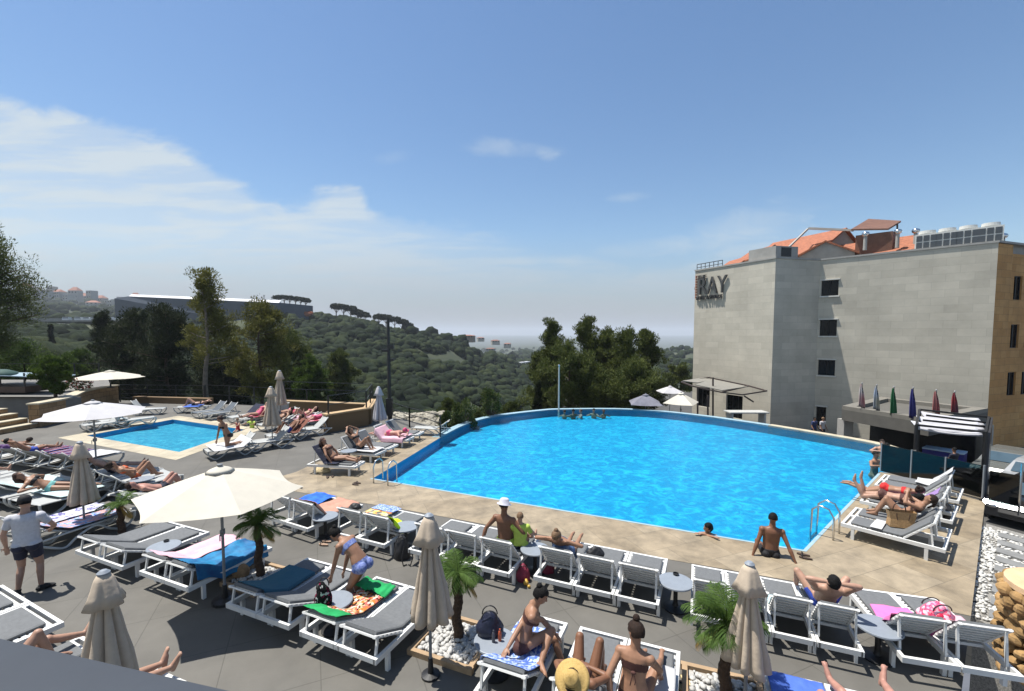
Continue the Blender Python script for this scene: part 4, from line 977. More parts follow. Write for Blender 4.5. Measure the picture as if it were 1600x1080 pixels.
# --- buildings far off
rb = random.Random(8)
FB = [mat('far_plaster_%d' % i, c, .9, .1, .5) for i, c in enumerate(((.24, .23, .21), (.28, .22, .17), (.18, .18, .18), (.32, .30, .26)))]
ROOFR = mat('far_red_roof', (.24, .09, .05), .8, .15, .6)
def farhouse(name, label, px, yb, Y, wpx, hpx, mi, roof=False, cat='building', group=None, rows=3, dm=12):
    p = PD(px, yb, Y); hpx = hpx*(1 if Y > 730 else .62); W2 = wpx/F*Y; H2 = hpx/F*Y; t = thing(name, label, cat, tuple(p), rb.uniform(-.3, .3), group=group)
    m = MB(); eb = 8 if Y > 730 else 3; m.box((0, dm/2, H2/2-eb/2), (W2, dm, H2+eb)); m.build('wall', FB[mi], t)
    k = max(2, int(wpx/4))
    if Y < 730:
        for i in range(k): m = MB(); m.box((W2*(-.5+(i+.5)/k), -.1, H2*.6), (W2/k*.4, .3, H2*.35)); m.build('window', DGLASS, t)
    else:
        m = MB()
        for r_ in range(rows):
            for i in range(k): m.box((W2*(-.5+(i+.5)/k), -.1, H2*(r_+.6)/rows), (W2/k*.45, .3, H2/rows*.4))
        m.build('window_row', DGLASS, t)
    if roof:
        m = MB(); a, b = W2/2+.5, dm/2+.5; h_ = H2*.3
        m.add([(-a, dm/2-b, H2), (a, dm/2-b, H2), (a, dm/2+b, H2), (-a, dm/2+b, H2), (-a*.4, dm/2, H2+h_), (a*.4, dm/2, H2+h_)], [(0, 1, 5, 4), (1, 2, 5), (2, 3, 4, 5), (3, 0, 4), (3, 2, 1, 0)]); m.build('roof', ROOFR, t)
    return t
tg = 'far town buildings on the left hill'
lbl = ['pale block', 'tall tan block', 'grey block', 'wide cream block', 'narrow grey block']
k = 0
spots_ = sorted([(38+i*8.3+rb.uniform(-3, 3), 740+rb.choice((0, 60, 120, 170))) for i in range(25)])
for i, (px, Y) in enumerate(spots_):
    zg = terr(px, Y)-1; y_ = HOR-(zg-HC)*F/Y; m_ = rb.randrange(4); rf = rb.random() < .3
    farhouse('apartment_block', 'hazy %s %s on the far left hill, number %d counting from the left' % (('cream' if m_ == 3 else 'grey' if m_ == 2 else 'tan' if m_ == 1 else 'beige'), 'red-roofed block' if rf else 'flat-roofed block', i+1), px, y_, Y, rb.uniform(8, 17), rb.uniform(11, 22), m_, roof=rf, group=tg)
wh = thing('warehouse', 'long dark blue-grey warehouse with a thin white roof edge behind the trees', 'warehouse', tuple(PD(180, 492, 255)))
WO = Vector(wh.location); e1 = PD(437, 496, 235)-WO
zt0 = PD(200, 463, 255).z-WO.z; zt1 = PD(440, 473, 235).z-WO.z; dpt = Vector((6, 26, 0)); sh_ = Vector((9, 0, 0))
m = MB(); m.add([(0, 0, -8), (e1.x, e1.y, -8), (e1.x, e1.y, zt1), (9, -.5, zt0), (0, 0, zt0-1.2), (dpt.x, dpt.y, -8), (e1.x+dpt.x, e1.y+dpt.y, -8), (e1.x+dpt.x, e1.y+dpt.y, zt1), (9+dpt.x, dpt.y, zt0), (dpt.x, dpt.y, zt0-1.2)], [(0, 1, 2, 3, 4), (9, 8, 7, 6, 5), (0, 4, 9, 5), (1, 6, 7, 2), (2, 7, 8, 3), (3, 8, 9, 4)])
m.build('wall', mat('slate_cladding', (.035, .05, .075), .6, .1, .3), wh)
m = MB(); A_ = Vector((8.6, -.6, zt0-.1)); B_ = Vector((e1.x, e1.y-.3, zt1-.1)); m.add([A_, B_, B_+Vector((.3, 1.6, 1.3)), A_+Vector((.3, 1.6, 1.3)), A_+Vector((0, 1.5, 0)), B_+Vector((0, 1.5, 0))], [(0, 1, 2, 3), (0, 4, 5, 1), (4, 3, 2, 5), (0, 3, 4), (1, 5, 2)]); m.build('roof_edge', mat('white_sheet', (.62, .62, .64), .4, .05, 1), wh)
m = MB(); m.box((26, 1.5, .3), (14, 6, .8)); m.build('canopy', MATS['white_sheet'], wh)
for i, px in enumerate((105, 124, 137, 148, 160, 172, 187)):
    p = PD(px, 502, 206); t = thing('parked_van', 'white roof of a vehicle parked in the far row, %s from left' % ('first', 'second', 'third', 'fourth', 'fifth', 'sixth', 'seventh')[i], 'vehicle', tuple(p), .1, group='white vehicles parked in the far row')
    m = MB(); m.box((0, 0, .9), (2.9, 1.8, .8)); m.box((0, 0, 1.55), (2.5, 1.7, .6)); m.build('body', MATS['white_sheet'], t); m = MB(); m.box((0, -.86, 1.45), (2.2, .05, .4)); m.build('window', DGLASS, t)
m = MB(); a = PD(15, 508, 196); b = PD(100, 511, 190); m.bar(a, b, 1, 3.0); tag(m.build('roadside_wall', FB[3]), 'long pale low wall beside the far car park at left', 'wall')
m = MB(); a = PD(45, 500, 215); b = PD(196, 500, 215); m.bar(a, b, 1, 1.6); tag(m.build('roadside_wall', FB[0]), 'pale wall behind the row of white vehicles', 'wall')
for i, (px, yb, Y, w_, h_, mi, rf, lb) in enumerate(((729, 529, 340, 20, 7, 1, True, 'small villa with bright orange roof at the right end of the ridge'), (752, 531, 700, 10, 5, 0, False, 'small cream house beyond the orange-roofed villa'), (775, 536, 650, 12, 6, 3, False, 'pale house on the valley edge left of the pines'), (792, 541, 620, 10, 6, 1, False, 'cream house at the right end of the valley houses'), (765, 548, 560, 12, 5, 0, True, 'low red-roofed house in the valley'))):
    farhouse('house', lb, px, yb, Y, w_, h_, 3 if not rf else mi, True, cat='house', rows=1)
m = MB()
for i in range(4): a = PD(798+i*7, 572-i*2, 385); m.box(tuple(a), (4.2, 16, .7), rz=-.5)
tag(m.build('greenhouse_roof', MATS['white_sheet']), 'white sheet roofs of a low greenhouse in the valley', 'greenhouse')
for i, px in enumerate((413, 425)):
    p = PD(px, 475, 260); m = MB(); m.tube([(0, 0, -3), (0, 0, 5.2-i)], .16, 6); m.box((0, 0, 4.6-i), (1.0, .3, .3)); tag(m.build('mast', GREYPOLE, loc=tuple(p)), ('taller thin mast at the right end of the warehouse', 'shorter thin mast left of the first umbrella pines')[i], 'mast')
re_ = MB(); re_.cur = 0
for i in range(14): p = PD(436+i*3.6, 489+rb.uniform(-.5, 2.5), 256+rb.uniform(-2, 2)); re_.ell(tuple(p), (2.6, 2, 1.3), 8, 6)
struct(re_.build('red_earth', mat('red_soil', (.28, .08, .03), .95, .3, .5), smooth=True))
# ============================================================ LOUNGERS
LL = 1.72; YB = .64; ZF = .33; ZM = .39
def lounger_a(theta, label, cushion=GREY_CUSHION, group=None):
    """white slatted frame lounger; local y: 0 head .. LL foot"""
    W = .66; t = thing('sun_lounger', label, 'sun lounger', group=group); ct, st_ = cos(theta), sin(theta)
    m = MB()
    for s_ in (-1, 1): m.box((s_*(W/2-.02), LL/2, ZF-.04), (.045, LL, .075))
    m.box((0, .025, ZF-.04), (W-.04, .05, .073)); m.box((0, LL-.025, ZF-.04), (W-.04, .05, .073)); m.box((0, LL-.13, ZF-.02), (W-.04, .045, .03)); m.box((0, YB, ZF-.05), (W-.04, .04, .04)); m.build('frame', WHITE, t)
    for sx in (-1, 1):
        for yy in (.28, LL-.22): m = MB(); m.box((sx*(W/2-.025), yy, (ZF-.08)/2), (.05, .06, ZF-.08)); m.build('leg', WHITE, t)
    m = MB(); k = 0; y = YB+.06
    while y < LL-.17: m.box((0, y, ZF-.015), (W-.1, .055, .018)); y += .085
    m.build('seat_slats', WHITE, t)
    m = MB(); o = Vector((0, YB, ZF)); u = Vector((0, -ct, st_)); nrm = Vector((0, st_, ct)); BLn = YB+.02
    Mx = Matrix((Vector((1, 0, 0)), -u, nrm)).transposed()
    for s_ in (-1, 1): m.box(o+u*BLn/2+Vector((s_*(W/2-.055), 0, 0)), (.04, BLn, .035), M=Mx)
    q = .04
    while q < BLn: m.box(o+u*q-nrm*.0, (W-.05, .042, .022), M=Mx); q += .1
    m.build('backrest', WHITE, t)
    if st_ > .25:
        top = o+u*(BLn*.86)
        for s_ in (-1, 1):
            m = MB(); x = s_*(W/2-.06); m.bar((x, top.y, top.z), (x, max(.03, top.y-.05), ZF-.02), .03, .03); m.build('strut', WHITE, t)
    m = MB(); Wm = W-.14; segs = []
    path = [o+u*(BLn-.06)+nrm*.022, o+u*(BLn*.5)+nrm*.022, o+u*.06+nrm*.022, Vector((0, YB+.05, ZF+.012)), Vector((0, 1.1, ZF+.008)), Vector((0, LL-.17, ZF+.008))]
    nr = [nrm, nrm, nrm, Vector((0, 0, 1)), Vector((0, 0, 1)), Vector((0, 0, 1))]; th = .04
    vs = []
    for p, n_ in zip(path, nr):
        for (x, h) in ((-Wm/2, 0), (-Wm/2, th*.7), (-Wm/2+.02, th), (Wm/2-.02, th), (Wm/2, th*.7), (Wm/2, 0)): vs.append(p+n_*h+Vector((x, 0, 0)))
    fs = [(i*6+j, i*6+(j+1) % 6, (i+1)*6+(j+1) % 6, (i+1)*6+j) for i in range(5) for j in range(6)]+[(5, 4, 3, 2, 1, 0), (30, 31, 32, 33, 34, 35)]
    m.add(vs, fs); m.build('mattress', cushion, t); return t
def lounger_b(theta, label, sling=LIGHT_CUSHION, group=None):
    """moulded resin lounger with wavy tube legs"""
    W = .62; t = thing('sun_lounger', label, 'sun lounger', group=group); ct, st_ = cos(theta), sin(theta); o = Vector((0, YB, ZF)); u = Vector((0, -ct, st_)); nrm = Vector((0, st_, ct))
    for s_ in (-1, 1):
        x = s_*(W/2-.02)
        p = catmull([(y, z) for y, z in ((LL, .36), (LL-.02, .2), (LL-.2, .03), (LL-.42, .10), (LL-.62, .27), (.95, .28), (.72, .16), (.55, .02), (.36, .10), (.12, .26), (.02, .27))], 5)
        m = MB(); m.tube([(x, a, b) for a, b in p], .026, 7); m.build('leg', PLASTIC, t, smooth=True)
    m = MB()
    for s_ in (-1, 1): m.tube([(s_*(W/2-.02), LL, ZF+.02), (s_*(W/2-.02), YB, ZF), (s_*(W/2-.02), 0.05, ZF-.04)], .024, 7)
    m.build('side_rail', PLASTIC, t, smooth=True)
    for s_ in (-1, 1):
        m = MB(); m.tube([tuple(o+Vector((s_*(W/2-.05), 0, 0))), tuple(o+u*.35+nrm*-.02+Vector((s_*(W/2-.05), 0, 0))), tuple(o+u*.68+nrm*.03+Vector((s_*(W/2-.05), 0, 0)))], .022, 7); m.build('back_rail', PLASTIC, t, smooth=True)
    m = MB()
    def fn(a, b):
        x = (a-.5)*(W-.08); return (x, YB+(LL-YB)*b, ZF+.015-.02*(1-(2*a-1)**2))
    m.grid(4, 8, fn, .012); m.build('seat_sling', sling, t)
    m = MB()
    def fn(a, b):
        x = (a-.5)*(W-.11); v = o+u*(.66*b)+nrm*(.012-.025*(1-(2*a-1)**2)); return (x, v.y, v.z)
    m.grid(4, 8, fn, .012); m.build('back_sling', sling, t)
    if st_ > .25:
        m = MB(); e = o+u*.45
        for s_ in (-1, 1): m.tube([(s_*.2, e.y, e.z-.02), (s_*.2, .2, ZF-.06)], .016, 6)
        m.tube([(-.2, .2, ZF-.06), (.2, .2, ZF-.06)], .016, 6); m.build('back_support', PLASTIC, t)
    return t
PROTO = {}
ANG = {}
def lounger(kind, theta_deg, loc, rz, label, group, sx=1, sy=1, sling=None):
    key = (kind, theta_deg, sling.name if sling else '')
    if key not in PROTO:
        f = lounger_a if kind == 'a' else lounger_b
        args = (sling,) if sling else ()
        PROTO[key] = o = f(radians(theta_deg), label, *args, group=group); o.location = loc; o.rotation_euler = (0, 0, rz); o.scale = (sx, sy, 1)
    else: o = dup(PROTO[key], loc, rz, label, group, (sx, sy, 1))
    return o
SPOT = {}
def row(key, A, B, n, mode, labels, group, kind='a', theta=46, zr=.3, toward=None, L=None, sling=None, thetas=None, maxw=None):
    """n loungers side by side; A,B = pixels of the head rail ('head') or foot rail ('foot') ends, left to right"""
    a = P(*A, zr); b = P(*B, zr); a.z = b.z = 0; d = (b-a); w_ = d.length/n; perp = Vector((-d.y, d.x, 0)).normalized()
    tw_ = P(*toward, zr) if toward else None
    mid = (a+b)/2; fd = tw_-mid; fd.z = 0
    if perp.dot(fd) < 0: perp = -perp
    footdir = perp if mode == 'head' else -perp
    Lr = L or LL; rz = atan2(-footdir.x, footdir.y)
    for i in range(n):
        c_ = a+d*(i+.5)/n
        if mode == 'foot': c_ = c_-footdir*Lr
        th = thetas[i] if thetas else theta
        o = lounger(kind, th, (c_.x, c_.y, 0), rz, labels[i], group, min(maxw or 9, w_)/.68, Lr/LL, sling)
        SPOT[key+str(i+1)] = (Vector((c_.x, c_.y, 0)), rz, th, w_/.68, Lr/LL)
    print('ROW', key, 'w %.2f' % w_)
gG = 'white slatted loungers in the row with their backs to the photographer'
row('G1', (409, 806), (481, 828.5), 2, 'head', ['slatted lounger with a royal blue towel, left end of the long row', 'slatted lounger covered by a peach towel in the long row'], gG, toward=(520, 780), L=1.6)
row('G2', (515, 832), (601, 854), 2, 'head', ['slatted lounger with a yellow patterned towel behind the bending woman', 'slatted lounger with a neon yellow towel beside a small table'], gG, toward=(620, 790), L=1.6)
row('G3', (637, 860), (796.5, 899.5), 3, 'head', ['slatted lounger with a white towel partly behind the closed umbrella', 'empty slatted lounger left of the man in the white hat', 'slatted lounger the man in the white hat sits on'], gG, toward=(790, 830), L=1.6)
row('G4', (832.5, 902.5), (1030, 949), 3, 'head', ['slatted lounger with a sunbather resting her head, above the pink bag', 'empty slatted lounger with a black bag between the two others of its trio', 'empty slatted lounger just left of the free-standing round table'], gG, toward=(930, 850), L=1.62)
row('G5', (1078, 962), (1352, 1023), 4, 'head', ['empty slatted lounger just right of the free-standing round table', 'slatted lounger mostly hidden by the closed umbrella at right', 'slatted lounger with a pale striped towel at the umbrella', 'slatted lounger under the man with hands behind his head'], gG, toward=(1200, 900), L=1.62)
row('G6', (1409, 1030), (1603, 1062), 2, 'head', ['slatted lounger with a bright pink towel at lower right', 'slatted lounger with pale pink towel and clear bag at lower right'], gG, toward=(1450, 940), L=1.75)
gS = 'slatted loungers at the right end of the big pool'
row('S1', (1313.5, 817), (1337, 792), 2, 'foot', ['nearest lounger right of the pool, with the tan tote bag', 'lounger right of the pool under the woman reading with knees up'], gS, toward=(1430, 850), theta=45, zr=.33)
row('S2', (1343, 782), (1362, 763), 2, 'foot', ['lounger right of the pool under the woman with raised lower legs', 'lounger right of the pool under the woman in the red bikini'], gS, toward=(1440, 800), theta=45, zr=.33)
row('S3', (1366, 757), (1382, 741), 2, 'foot', ['empty grey lounger right of the pool next to the red bikini woman', 'lounger with a white towel beside the tinted glass fence'], gS, toward=(1440, 770), theta=48, zr=.33)
gL = 'slatted loungers along the left side of the big pool'
row('L1', (552, 731), (573, 719), 1, 'foot', ['single lounger near the pool ladder under a woman on a dark towel'], gL, toward=(490, 705), theta=52, zr=.33, maxw=.7)
row('L2', (585, 711), (624, 693.5), 2, 'foot', ['lounger left of the pool under a woman with raised knees', 'empty grey lounger next to the woman with raised knees'], gL, toward=(560, 690), theta=52, zr=.33, maxw=.75)
row('L3', (633, 689), (665, 673), 2, 'foot', ['lounger with a pink towel under the prone woman in a pink hat', 'empty dark lounger behind the woman in the pink hat'], gL, toward=(600, 670), theta=48, zr=.33, maxw=.75)
gH = 'slatted loungers with their feet to the upper right, left of centre'
row('H1', (256, 812), (328, 831), 2, 'foot', ['empty grey lounger under the left corner of the big open umbrella', 'empty grey lounger next to the small round table under the open umbrella'], gH, toward=(200, 880), theta=24, L=1.6, zr=.33)
row('H2', (352, 835.5), (426, 855), 2, 'foot', ['lounger with a pale pink towel under the open umbrella', 'lounger with a shiny blue towel at the umbrella pole'], gH, toward=(280, 910), theta=26, L=1.6, zr=.33)
row('H3', (480, 871), (570, 895), 2, 'foot', ['lounger with the dark teal striped towel beside the palm', 'grey lounger beside the table with the flowered bag'], gH, toward=(400, 970), theta=24, L=1.6, zr=.33)
row('H4', (587.5, 900), (694, 930), 2, 'foot', ['lounger with the green and orange patterned towel', 'empty grey lounger beside the closed umbrella in the foreground'], gH, toward=(560, 1000), theta=24, L=1.62, zr=.33)
gM = 'slatted loungers along the bottom edge'
row('M1', (819.5, 955.5), (888, 973.5), 1, 'foot', ['lounger with blue patterned towel under the seated woman with a hair bun'], gM, toward=(790, 1060), theta=30, L=1.7, zr=.33)
row('M2', (906, 978), (1064, 1018), 2, 'foot', ['lounger at the bottom edge under the person in the straw hat', 'lounger with a white towel under the woman seen from behind'], gM, toward=(940, 1120), theta=14, thetas=[36, 14], L=1.7, zr=.33)
row('M4', (1189, 1044), (1392, 1092), 2, 'foot', ['lounger with a blue towel at the bottom edge right of the umbrella', 'lounger at the bottom edge under the stretched legs'], gM, toward=(1260, 1200), theta=14, L=1.75, zr=.33)
gF = 'flat loungers in the bottom left corner'
row('F1', (4, 913), (101, 972), 2, 'foot', ['empty flat lounger cut by the left edge, in front of the standing man', 'empty flat lounger just above the dark ledge'], gF, toward=(-40, 1010), theta=0, L=1.6, zr=.33)
row('F2', (128, 992), (165, 1014), 1, 'foot', ['lounger mostly hidden by the ledge under the person with crossed shins'], gF, toward=(20, 1080), theta=0, zr=.33)
row('F3', (238, 1041), (292, 1064), 1, 'foot', ['lounger mostly hidden by the ledge below the closed umbrella'], gF, toward=(150, 1120), theta=0, zr=.33)
# resin loungers
gB = 'white resin loungers left of centre'
row('B1', (52, 694), (196, 708), 4, 'foot', ['resin lounger under the dark-haired man at the left edge', 'raised resin lounger with a red and navy striped towel', 'raised resin lounger behind another striped towel', 'raised resin lounger just left of the open umbrella pole'], gB, 'b', 38, toward=(60, 750), zr=.33, L=1.9, thetas=[0, 38, 38, 38])
row('B2', (218, 722), (288, 744), 2, 'foot', ['resin lounger under the man with crew cut by the small pool', 'resin lounger under the woman in the orange bikini'], gB, 'b', 38, toward=(170, 760), zr=.33, L=1.8)
row('B3', (-14, 728), (66, 748), 3, 'foot', ['flat pale resin lounger cut by the left edge', 'flat pale resin lounger second from the left edge', 'flat pale resin lounger in front of the raised ones'], gB, 'b', 0, toward=(-60, 790), zr=.33, L=1.8)
row('B6', (306, 752), (330, 762), 1, 'foot', ['resin lounger mostly hidden by the top of the largest open umbrella'], gB, 'b', 20, toward=(245, 775), zr=.33, L=1.8)
row('B7', (92, 741), (122, 750), 1, 'foot', ['resin lounger with raised back between the crew-cut man and the closed umbrella'], gB, 'b', 34, toward=(60, 775), zr=.33, L=1.8)
row('B4', (-40, 770), (66, 792), 2, 'foot', ['resin lounger behind the standing man cut by the left edge', 'resin lounger right behind the head of the standing man'], gB, 'b', 0, toward=(60, 740), zr=.33, L=1.7)
row('B5', (160, 787), (212, 800), 2, 'foot', ['resin lounger with a purple patterned towel next to the standing man', 'resin lounger with a blue and white towel beside the small palm'], gB, 'b', 30, toward=(90, 850), zr=.33, L=1.9)
gC = 'loungers around the small pool'
row('C1', (250, 641), (262, 637), 1, 'foot', ['grey resin lounger with raised back at the far left corner of the small pool'], gC, 'b', 52, toward=(225, 630), zr=.3, maxw=.7)
row('C2', (268, 640), (282, 635), 1, 'foot', ['resin lounger left of the pair of dark grey loungers'], gC, 'b', 0, toward=(310, 625), zr=.3, maxw=.7)
row('C3', (296, 645), (330, 650), 2, 'foot', ['left one of the two dark grey loungers behind the small pool', 'right one of the two dark grey loungers behind the small pool'], gC, 'b', 42, toward=(350, 622), zr=.3, sling=DARK_SLING, maxw=.75)
row('C5', (352, 652), (385, 658), 2, 'foot', ['white lounger with a dark cloth behind the small pool', 'white lounger with a red towel behind the small pool'], gC, 'b', 40, toward=(410, 628), zr=.3, maxw=.75)
row('C7', (392, 663), (424, 668), 1, 'foot', ['white resin lounger left of the twin closed umbrellas'], gC, 'b', 20, toward=(440, 640), zr=.3, maxw=.75)
row('C8', (462, 660), (478, 664), 1, 'foot', ['lounger with a red and pink towel beside the stone planter'], gC, 'b', 20, toward=(500, 642), zr=.3, maxw=.75)
row('C9', (411, 679), (426, 686), 1, 'foot', ['resin lounger with a brown towel right of the small pool'], gC, 'b', 42, toward=(462, 668), zr=.3, maxw=.75)
row('C10', (448, 672), (460, 678), 1, 'foot', ['resin lounger with raised back just left of the stone planter'], gC, 'b', 42, toward=(497, 655), zr=.3, maxw=.75)
row('C11', (314, 700), (330, 712), 1, 'foot', ['resin lounger with the kneeling woman at the front corner of the small pool'], gC, 'b', 40, toward=(400, 682), zr=.3, maxw=.8)
row('C12', (378, 690), (392, 699), 1, 'foot', ['resin lounger with a grey raised back behind the kneeling woman'], gC, 'b', 45, toward=(432, 678), zr=.3, maxw=.75)
row('C13', (120, 664), (140, 668), 1, 'foot', ['white resin lounger under the left open umbrella'], gC, 'b', 40, toward=(95, 658), zr=.3, maxw=.75)
row('C14', (238, 650), (246, 655), 1, 'foot', ['white resin lounger at the left side of the small pool'], gC, 'b', 40, toward=(205, 650), zr=.3, maxw=.75)
row('L4', (643, 671), (650, 667), 1, 'foot', ['small white chair lounger by the black railing near the bushes'], gC, 'b', 30, toward=(676, 664), zr=.3, maxw=.7)
row('C15', (440, 656), (452, 660), 1, 'foot', ['white lounger between the twin closed umbrellas and the planter wall'], gC, 'b', 20, toward=(478, 640), zr=.3, maxw=.75)
row('C16', (408, 652), (420, 656), 1, 'foot', ['white lounger behind the nearer closed umbrella of the pair'], gC, 'b', 30, toward=(440, 636), zr=.3, maxw=.75)
row('C17', (196, 652), (206, 657), 1, 'foot', ['white resin lounger half under the left open umbrella, nearer the pool'], gC, 'b', 36, toward=(165, 650), zr=.3, maxw=.75)
row('C18', (470, 680), (482, 686), 1, 'foot', ['resin lounger facing away between the planter and the ladder loungers'], gC, 'b', 44, toward=(515, 664), zr=.3, maxw=.75) if False else None
# ============================================================ towels
def toweltex(name, cols, scale, kind='noise', rot=0):
    if name in MATS: return MATS[name]
    m = bpy.data.materials.new(name); m.use_nodes = True; n = m.node_tree.nodes; l = m.node_tree.links; b = n['Principled BSDF']; b.inputs['Roughness'].default_value = .95; b.inputs['Specular IOR Level'].default_value = .1
    t = n.new('ShaderNodeTexCoord'); mpg = n.new('ShaderNodeMapping'); mpg.inputs['Rotation'].default_value = (0, 0, rot); l.new(t.outputs['UV' if kind not in ('noise', 'voroO') else 'Object'], mpg.inputs[0])
    if kind == 'stripe':
        w_ = n.new('ShaderNodeTexWave'); w_.inputs['Scale'].default_value = scale; l.new(mpg.outputs[0], w_.inputs['Vector']); f = w_.outputs['Fac']
    else:
        w_ = n.new('ShaderNodeTexVoronoi' if kind[:4] == 'voro' else 'ShaderNodeTexNoise'); w_.inputs['Scale'].default_value = scale; l.new(mpg.outputs[0], w_.inputs['Vector'])
        if kind[:4] == 'voro': s_ = n.new('ShaderNodeSeparateColor'); l.new(w_.outputs['Color'], s_.inputs[0]); f = s_.outputs[0]
        else: w_.inputs['Detail'].default_value = 2; f = w_.outputs['Fac']
    r = n.new('ShaderNodeValToRGB'); r.color_ramp.interpolation = 'CONSTANT' if kind != 'noise' else 'LINEAR'; k = len(cols); e = r.color_ramp.elements
    lo, hi = (0, 1) if kind != 'noise' else (.3, .62)
    e[0].position = lo; e[0].color = (*cols[0], 1); e[1].position = lo+(hi-lo)/k if k > 1 else 1; e[1].color = (*cols[min(1, k-1)], 1)
    for i in range(2, k): q = e.new(lo+(hi-lo)*i/k); q.color = (*cols[i], 1)
    l.new(f, r.inputs[0]); l.new(r.outputs[0], b.inputs['Base Color'])
    nb = n.new('ShaderNodeTexNoise'); nb.inputs['Scale'].default_value = 12; l.new(t.outputs['Object'], nb.inputs['Vector']); bp = n.new('ShaderNodeBump'); bp.inputs['Strength'].default_value = .5; bp.inputs['Distance'].default_value = .02; l.new(nb.outputs['Fac'], bp.inputs['Height']); l.new(bp.outputs[0], b.inputs['Normal'])
    MATS[name] = m; return m
def surf(y, th):
    """height of the mattress top along a lounger"""
    th = radians(th)
    if y >= YB: return ZF+.062
    return ZF+.055/max(.5, cos(th))+(YB-y)*math.tan(th)
def towel(key, y0, y1, m, label, x0=-.3, x1=.3, seed=1, wr=.018, skew=0, over=.12, name='towel', cat='towel', flatb=0):
    loc, rz, th, sx, sy = SPOT[key]; ct = cos(radians(th)); t_ = seed*7.3
    mb = MB()
    def fn(a, b):
        y = y0+(y1-y0)*b; x = x0+(x1-x0)*a+skew*(b-.5)
        yy = YB-(YB-y)*ct if y < YB else y          # measured along the surface
        z = surf(yy, th)+.008; 
        z += wr*(.5+noise.noise((x*5+t_, y*3, t_)))+wr*.7*abs(noise.noise((x*13, y*2.2+t_, 1)))
        z = max(z, surf(yy, th)+.006)
        e = abs(x)-.31
        if e > 0: z -= min(.25, e*1.6); x = (1 if x > 0 else -1)*(.31+e*.25)
        return (x, yy+.015*noise.noise((x*4, y*4, t_)), z)
    mb.grid(22, 34, fn, .006)
    o = mb.build(name, m, smooth=True); o.location = loc; o.rotation_euler = (0, 0, rz); o.scale = (sx, sy, 1); tag(o, label, cat); return o
T_ROYAL = mat('towel_royal', (.01, .06, .42), .95, .3, 6, .4, c2=(.03, .16, .62)); T_PEACH = mat('towel_peach', (.42, .22, .16), .95, .15, 6, .4); T_PINK = mat('towel_pink', (.62, .15, .38), .95, .12, 5, .4)
T_PALEPINK = mat('towel_pale_pink', (.58, .36, .42), .95, .1, 5, .4); T_BLUE = mat('towel_blue', (.0, .06, .19), .7, 0, 4, .4, c2=(.005, .20, .40)); T_TEAL = toweltex('towel_teal', ((.03, .09, .13), (.10, .22, .27), (.04, .11, .16)), 9, 'stripe')
T_WHITE = mat('towel_white', (.42, .42, .43), .95, .06, 5, .4); T_NEON = mat('towel_neon', (.48, .72, .01), .95, .1, 6, .4); T_YEL = toweltex('towel_yellow', ((.5, .38, .12), (.5, .2, .08), (.45, .42, .3), (.1, .1, .1)), 9, 'voro')
T_PURP = toweltex('towel_purple', ((.40, .40, .5), (.06, .05, .22), (.5, .5, .55)), 7, 'noise'); T_BW = toweltex('towel_blue_white', ((.05, .12, .4), (.45, .47, .5), (.1, .25, .5), (.5, .3, .3)), 7, 'noise')
T_RSTR = toweltex('towel_red_stripe', ((.02, .02, .08), (.32, .04, .04), (.4, .36, .34), (.02, .03, .15)), .8, 'stripe', 0); T_NAVY = mat('towel_navy', (.012, .015, .035), .95, .2, 5, .3)
T_BPAT = toweltex('towel_blue_pattern', ((.08, .14, .42), (.34, .42, .6), (.12, .2, .5), (.42, .48, .6)), 22, 'voro'); T_LEO = toweltex('towel_leopard', ((.45, .16, .04), (.05, .02, .01), (.5, .36, .2), (.5, .12, .1), (.55, .5, .42)), 17, 'voro')
T_GREEN = mat('towel_green', (.0, .20, .05), .9, .2, 5, .4, c2=(.01, .32, .09)); T_STR = toweltex('towel_aqua_stripe', ((.45, .55, .56), (.12, .30, .32), (.5, .56, .56)), 4, 'stripe'); T_LILAC = mat('towel_lilac', (.25, .16, .36), .95, .1, 5, .4)
T_BROWN = mat('towel_brown', (.16, .06, .04), .95, .2, 5, .3); T_RED = toweltex('towel_red', ((.4, .03, .05), (.5, .3, .32), (.3, .05, .08)), 5, 'noise'); T_BLU2 = mat('towel_cobalt', (.03, .08, .36), .95, .2, 3, .4, c2=(.08, .16, .5))
towel('G11', .55, 1.62, T_ROYAL, 'royal blue towel on the leftmost lounger of the long row', seed=2, wr=.035)
towel('G12', .1, 1.62, T_PEACH, 'peach towel spread over a lounger by the travertine', seed=3, x1=.36, wr=.03)
towel('G21', .5, 1.3, T_YEL, 'yellow patterned towel with dark flecks on a lounger', seed=4)
towel('G21', 1.32, 1.66, T_BPAT, 'small blue patterned cloth at the foot of a lounger near the pool', seed=5)
towel('G22', .2, 1.0, T_NEON, 'crumpled neon yellow towel on the lounger beside the backpack', seed=6, wr=.05, x1=.4)
towel('G31', .3, 1.0, T_WHITE, 'white towel on the lounger behind the closed umbrella', seed=7)
towel('G53', .35, .95, T_STR, 'pale aqua striped towel on the lounger right of the closed umbrella', seed=8)
towel('G61', .25, 1.12, T_PINK, 'bright pink towel spread on a lounger at lower right', seed=9, x1=.42, skew=.15)
towel('G62', .2, 1.1, T_PALEPINK, 'pale pink towel with folds beside the clear pink bag', seed=10)
towel('H21', .1, 1.62, T_PALEPINK, 'pale pink towel with long creases under the open umbrella', seed=11, wr=.03)
towel('H22', .1, 1.6, T_BLUE, 'glossy bright blue towel draped over the lounger edge', seed=12, wr=.06, x1=.46)
towel('H31', .15, 1.25, T_TEAL, 'dark teal towel with pale stripes on a grey lounger', seed=13, x0=-.4, x1=.34)
towel('H41', .0, .36, T_GREEN, 'green end of a towel hanging over a backrest by the round table', seed=14, wr=.04)
towel('H41', .3, 1.14, T_LEO, 'orange leopard-pattern towel with a pale centre', seed=15, x0=-.22, x1=.27)
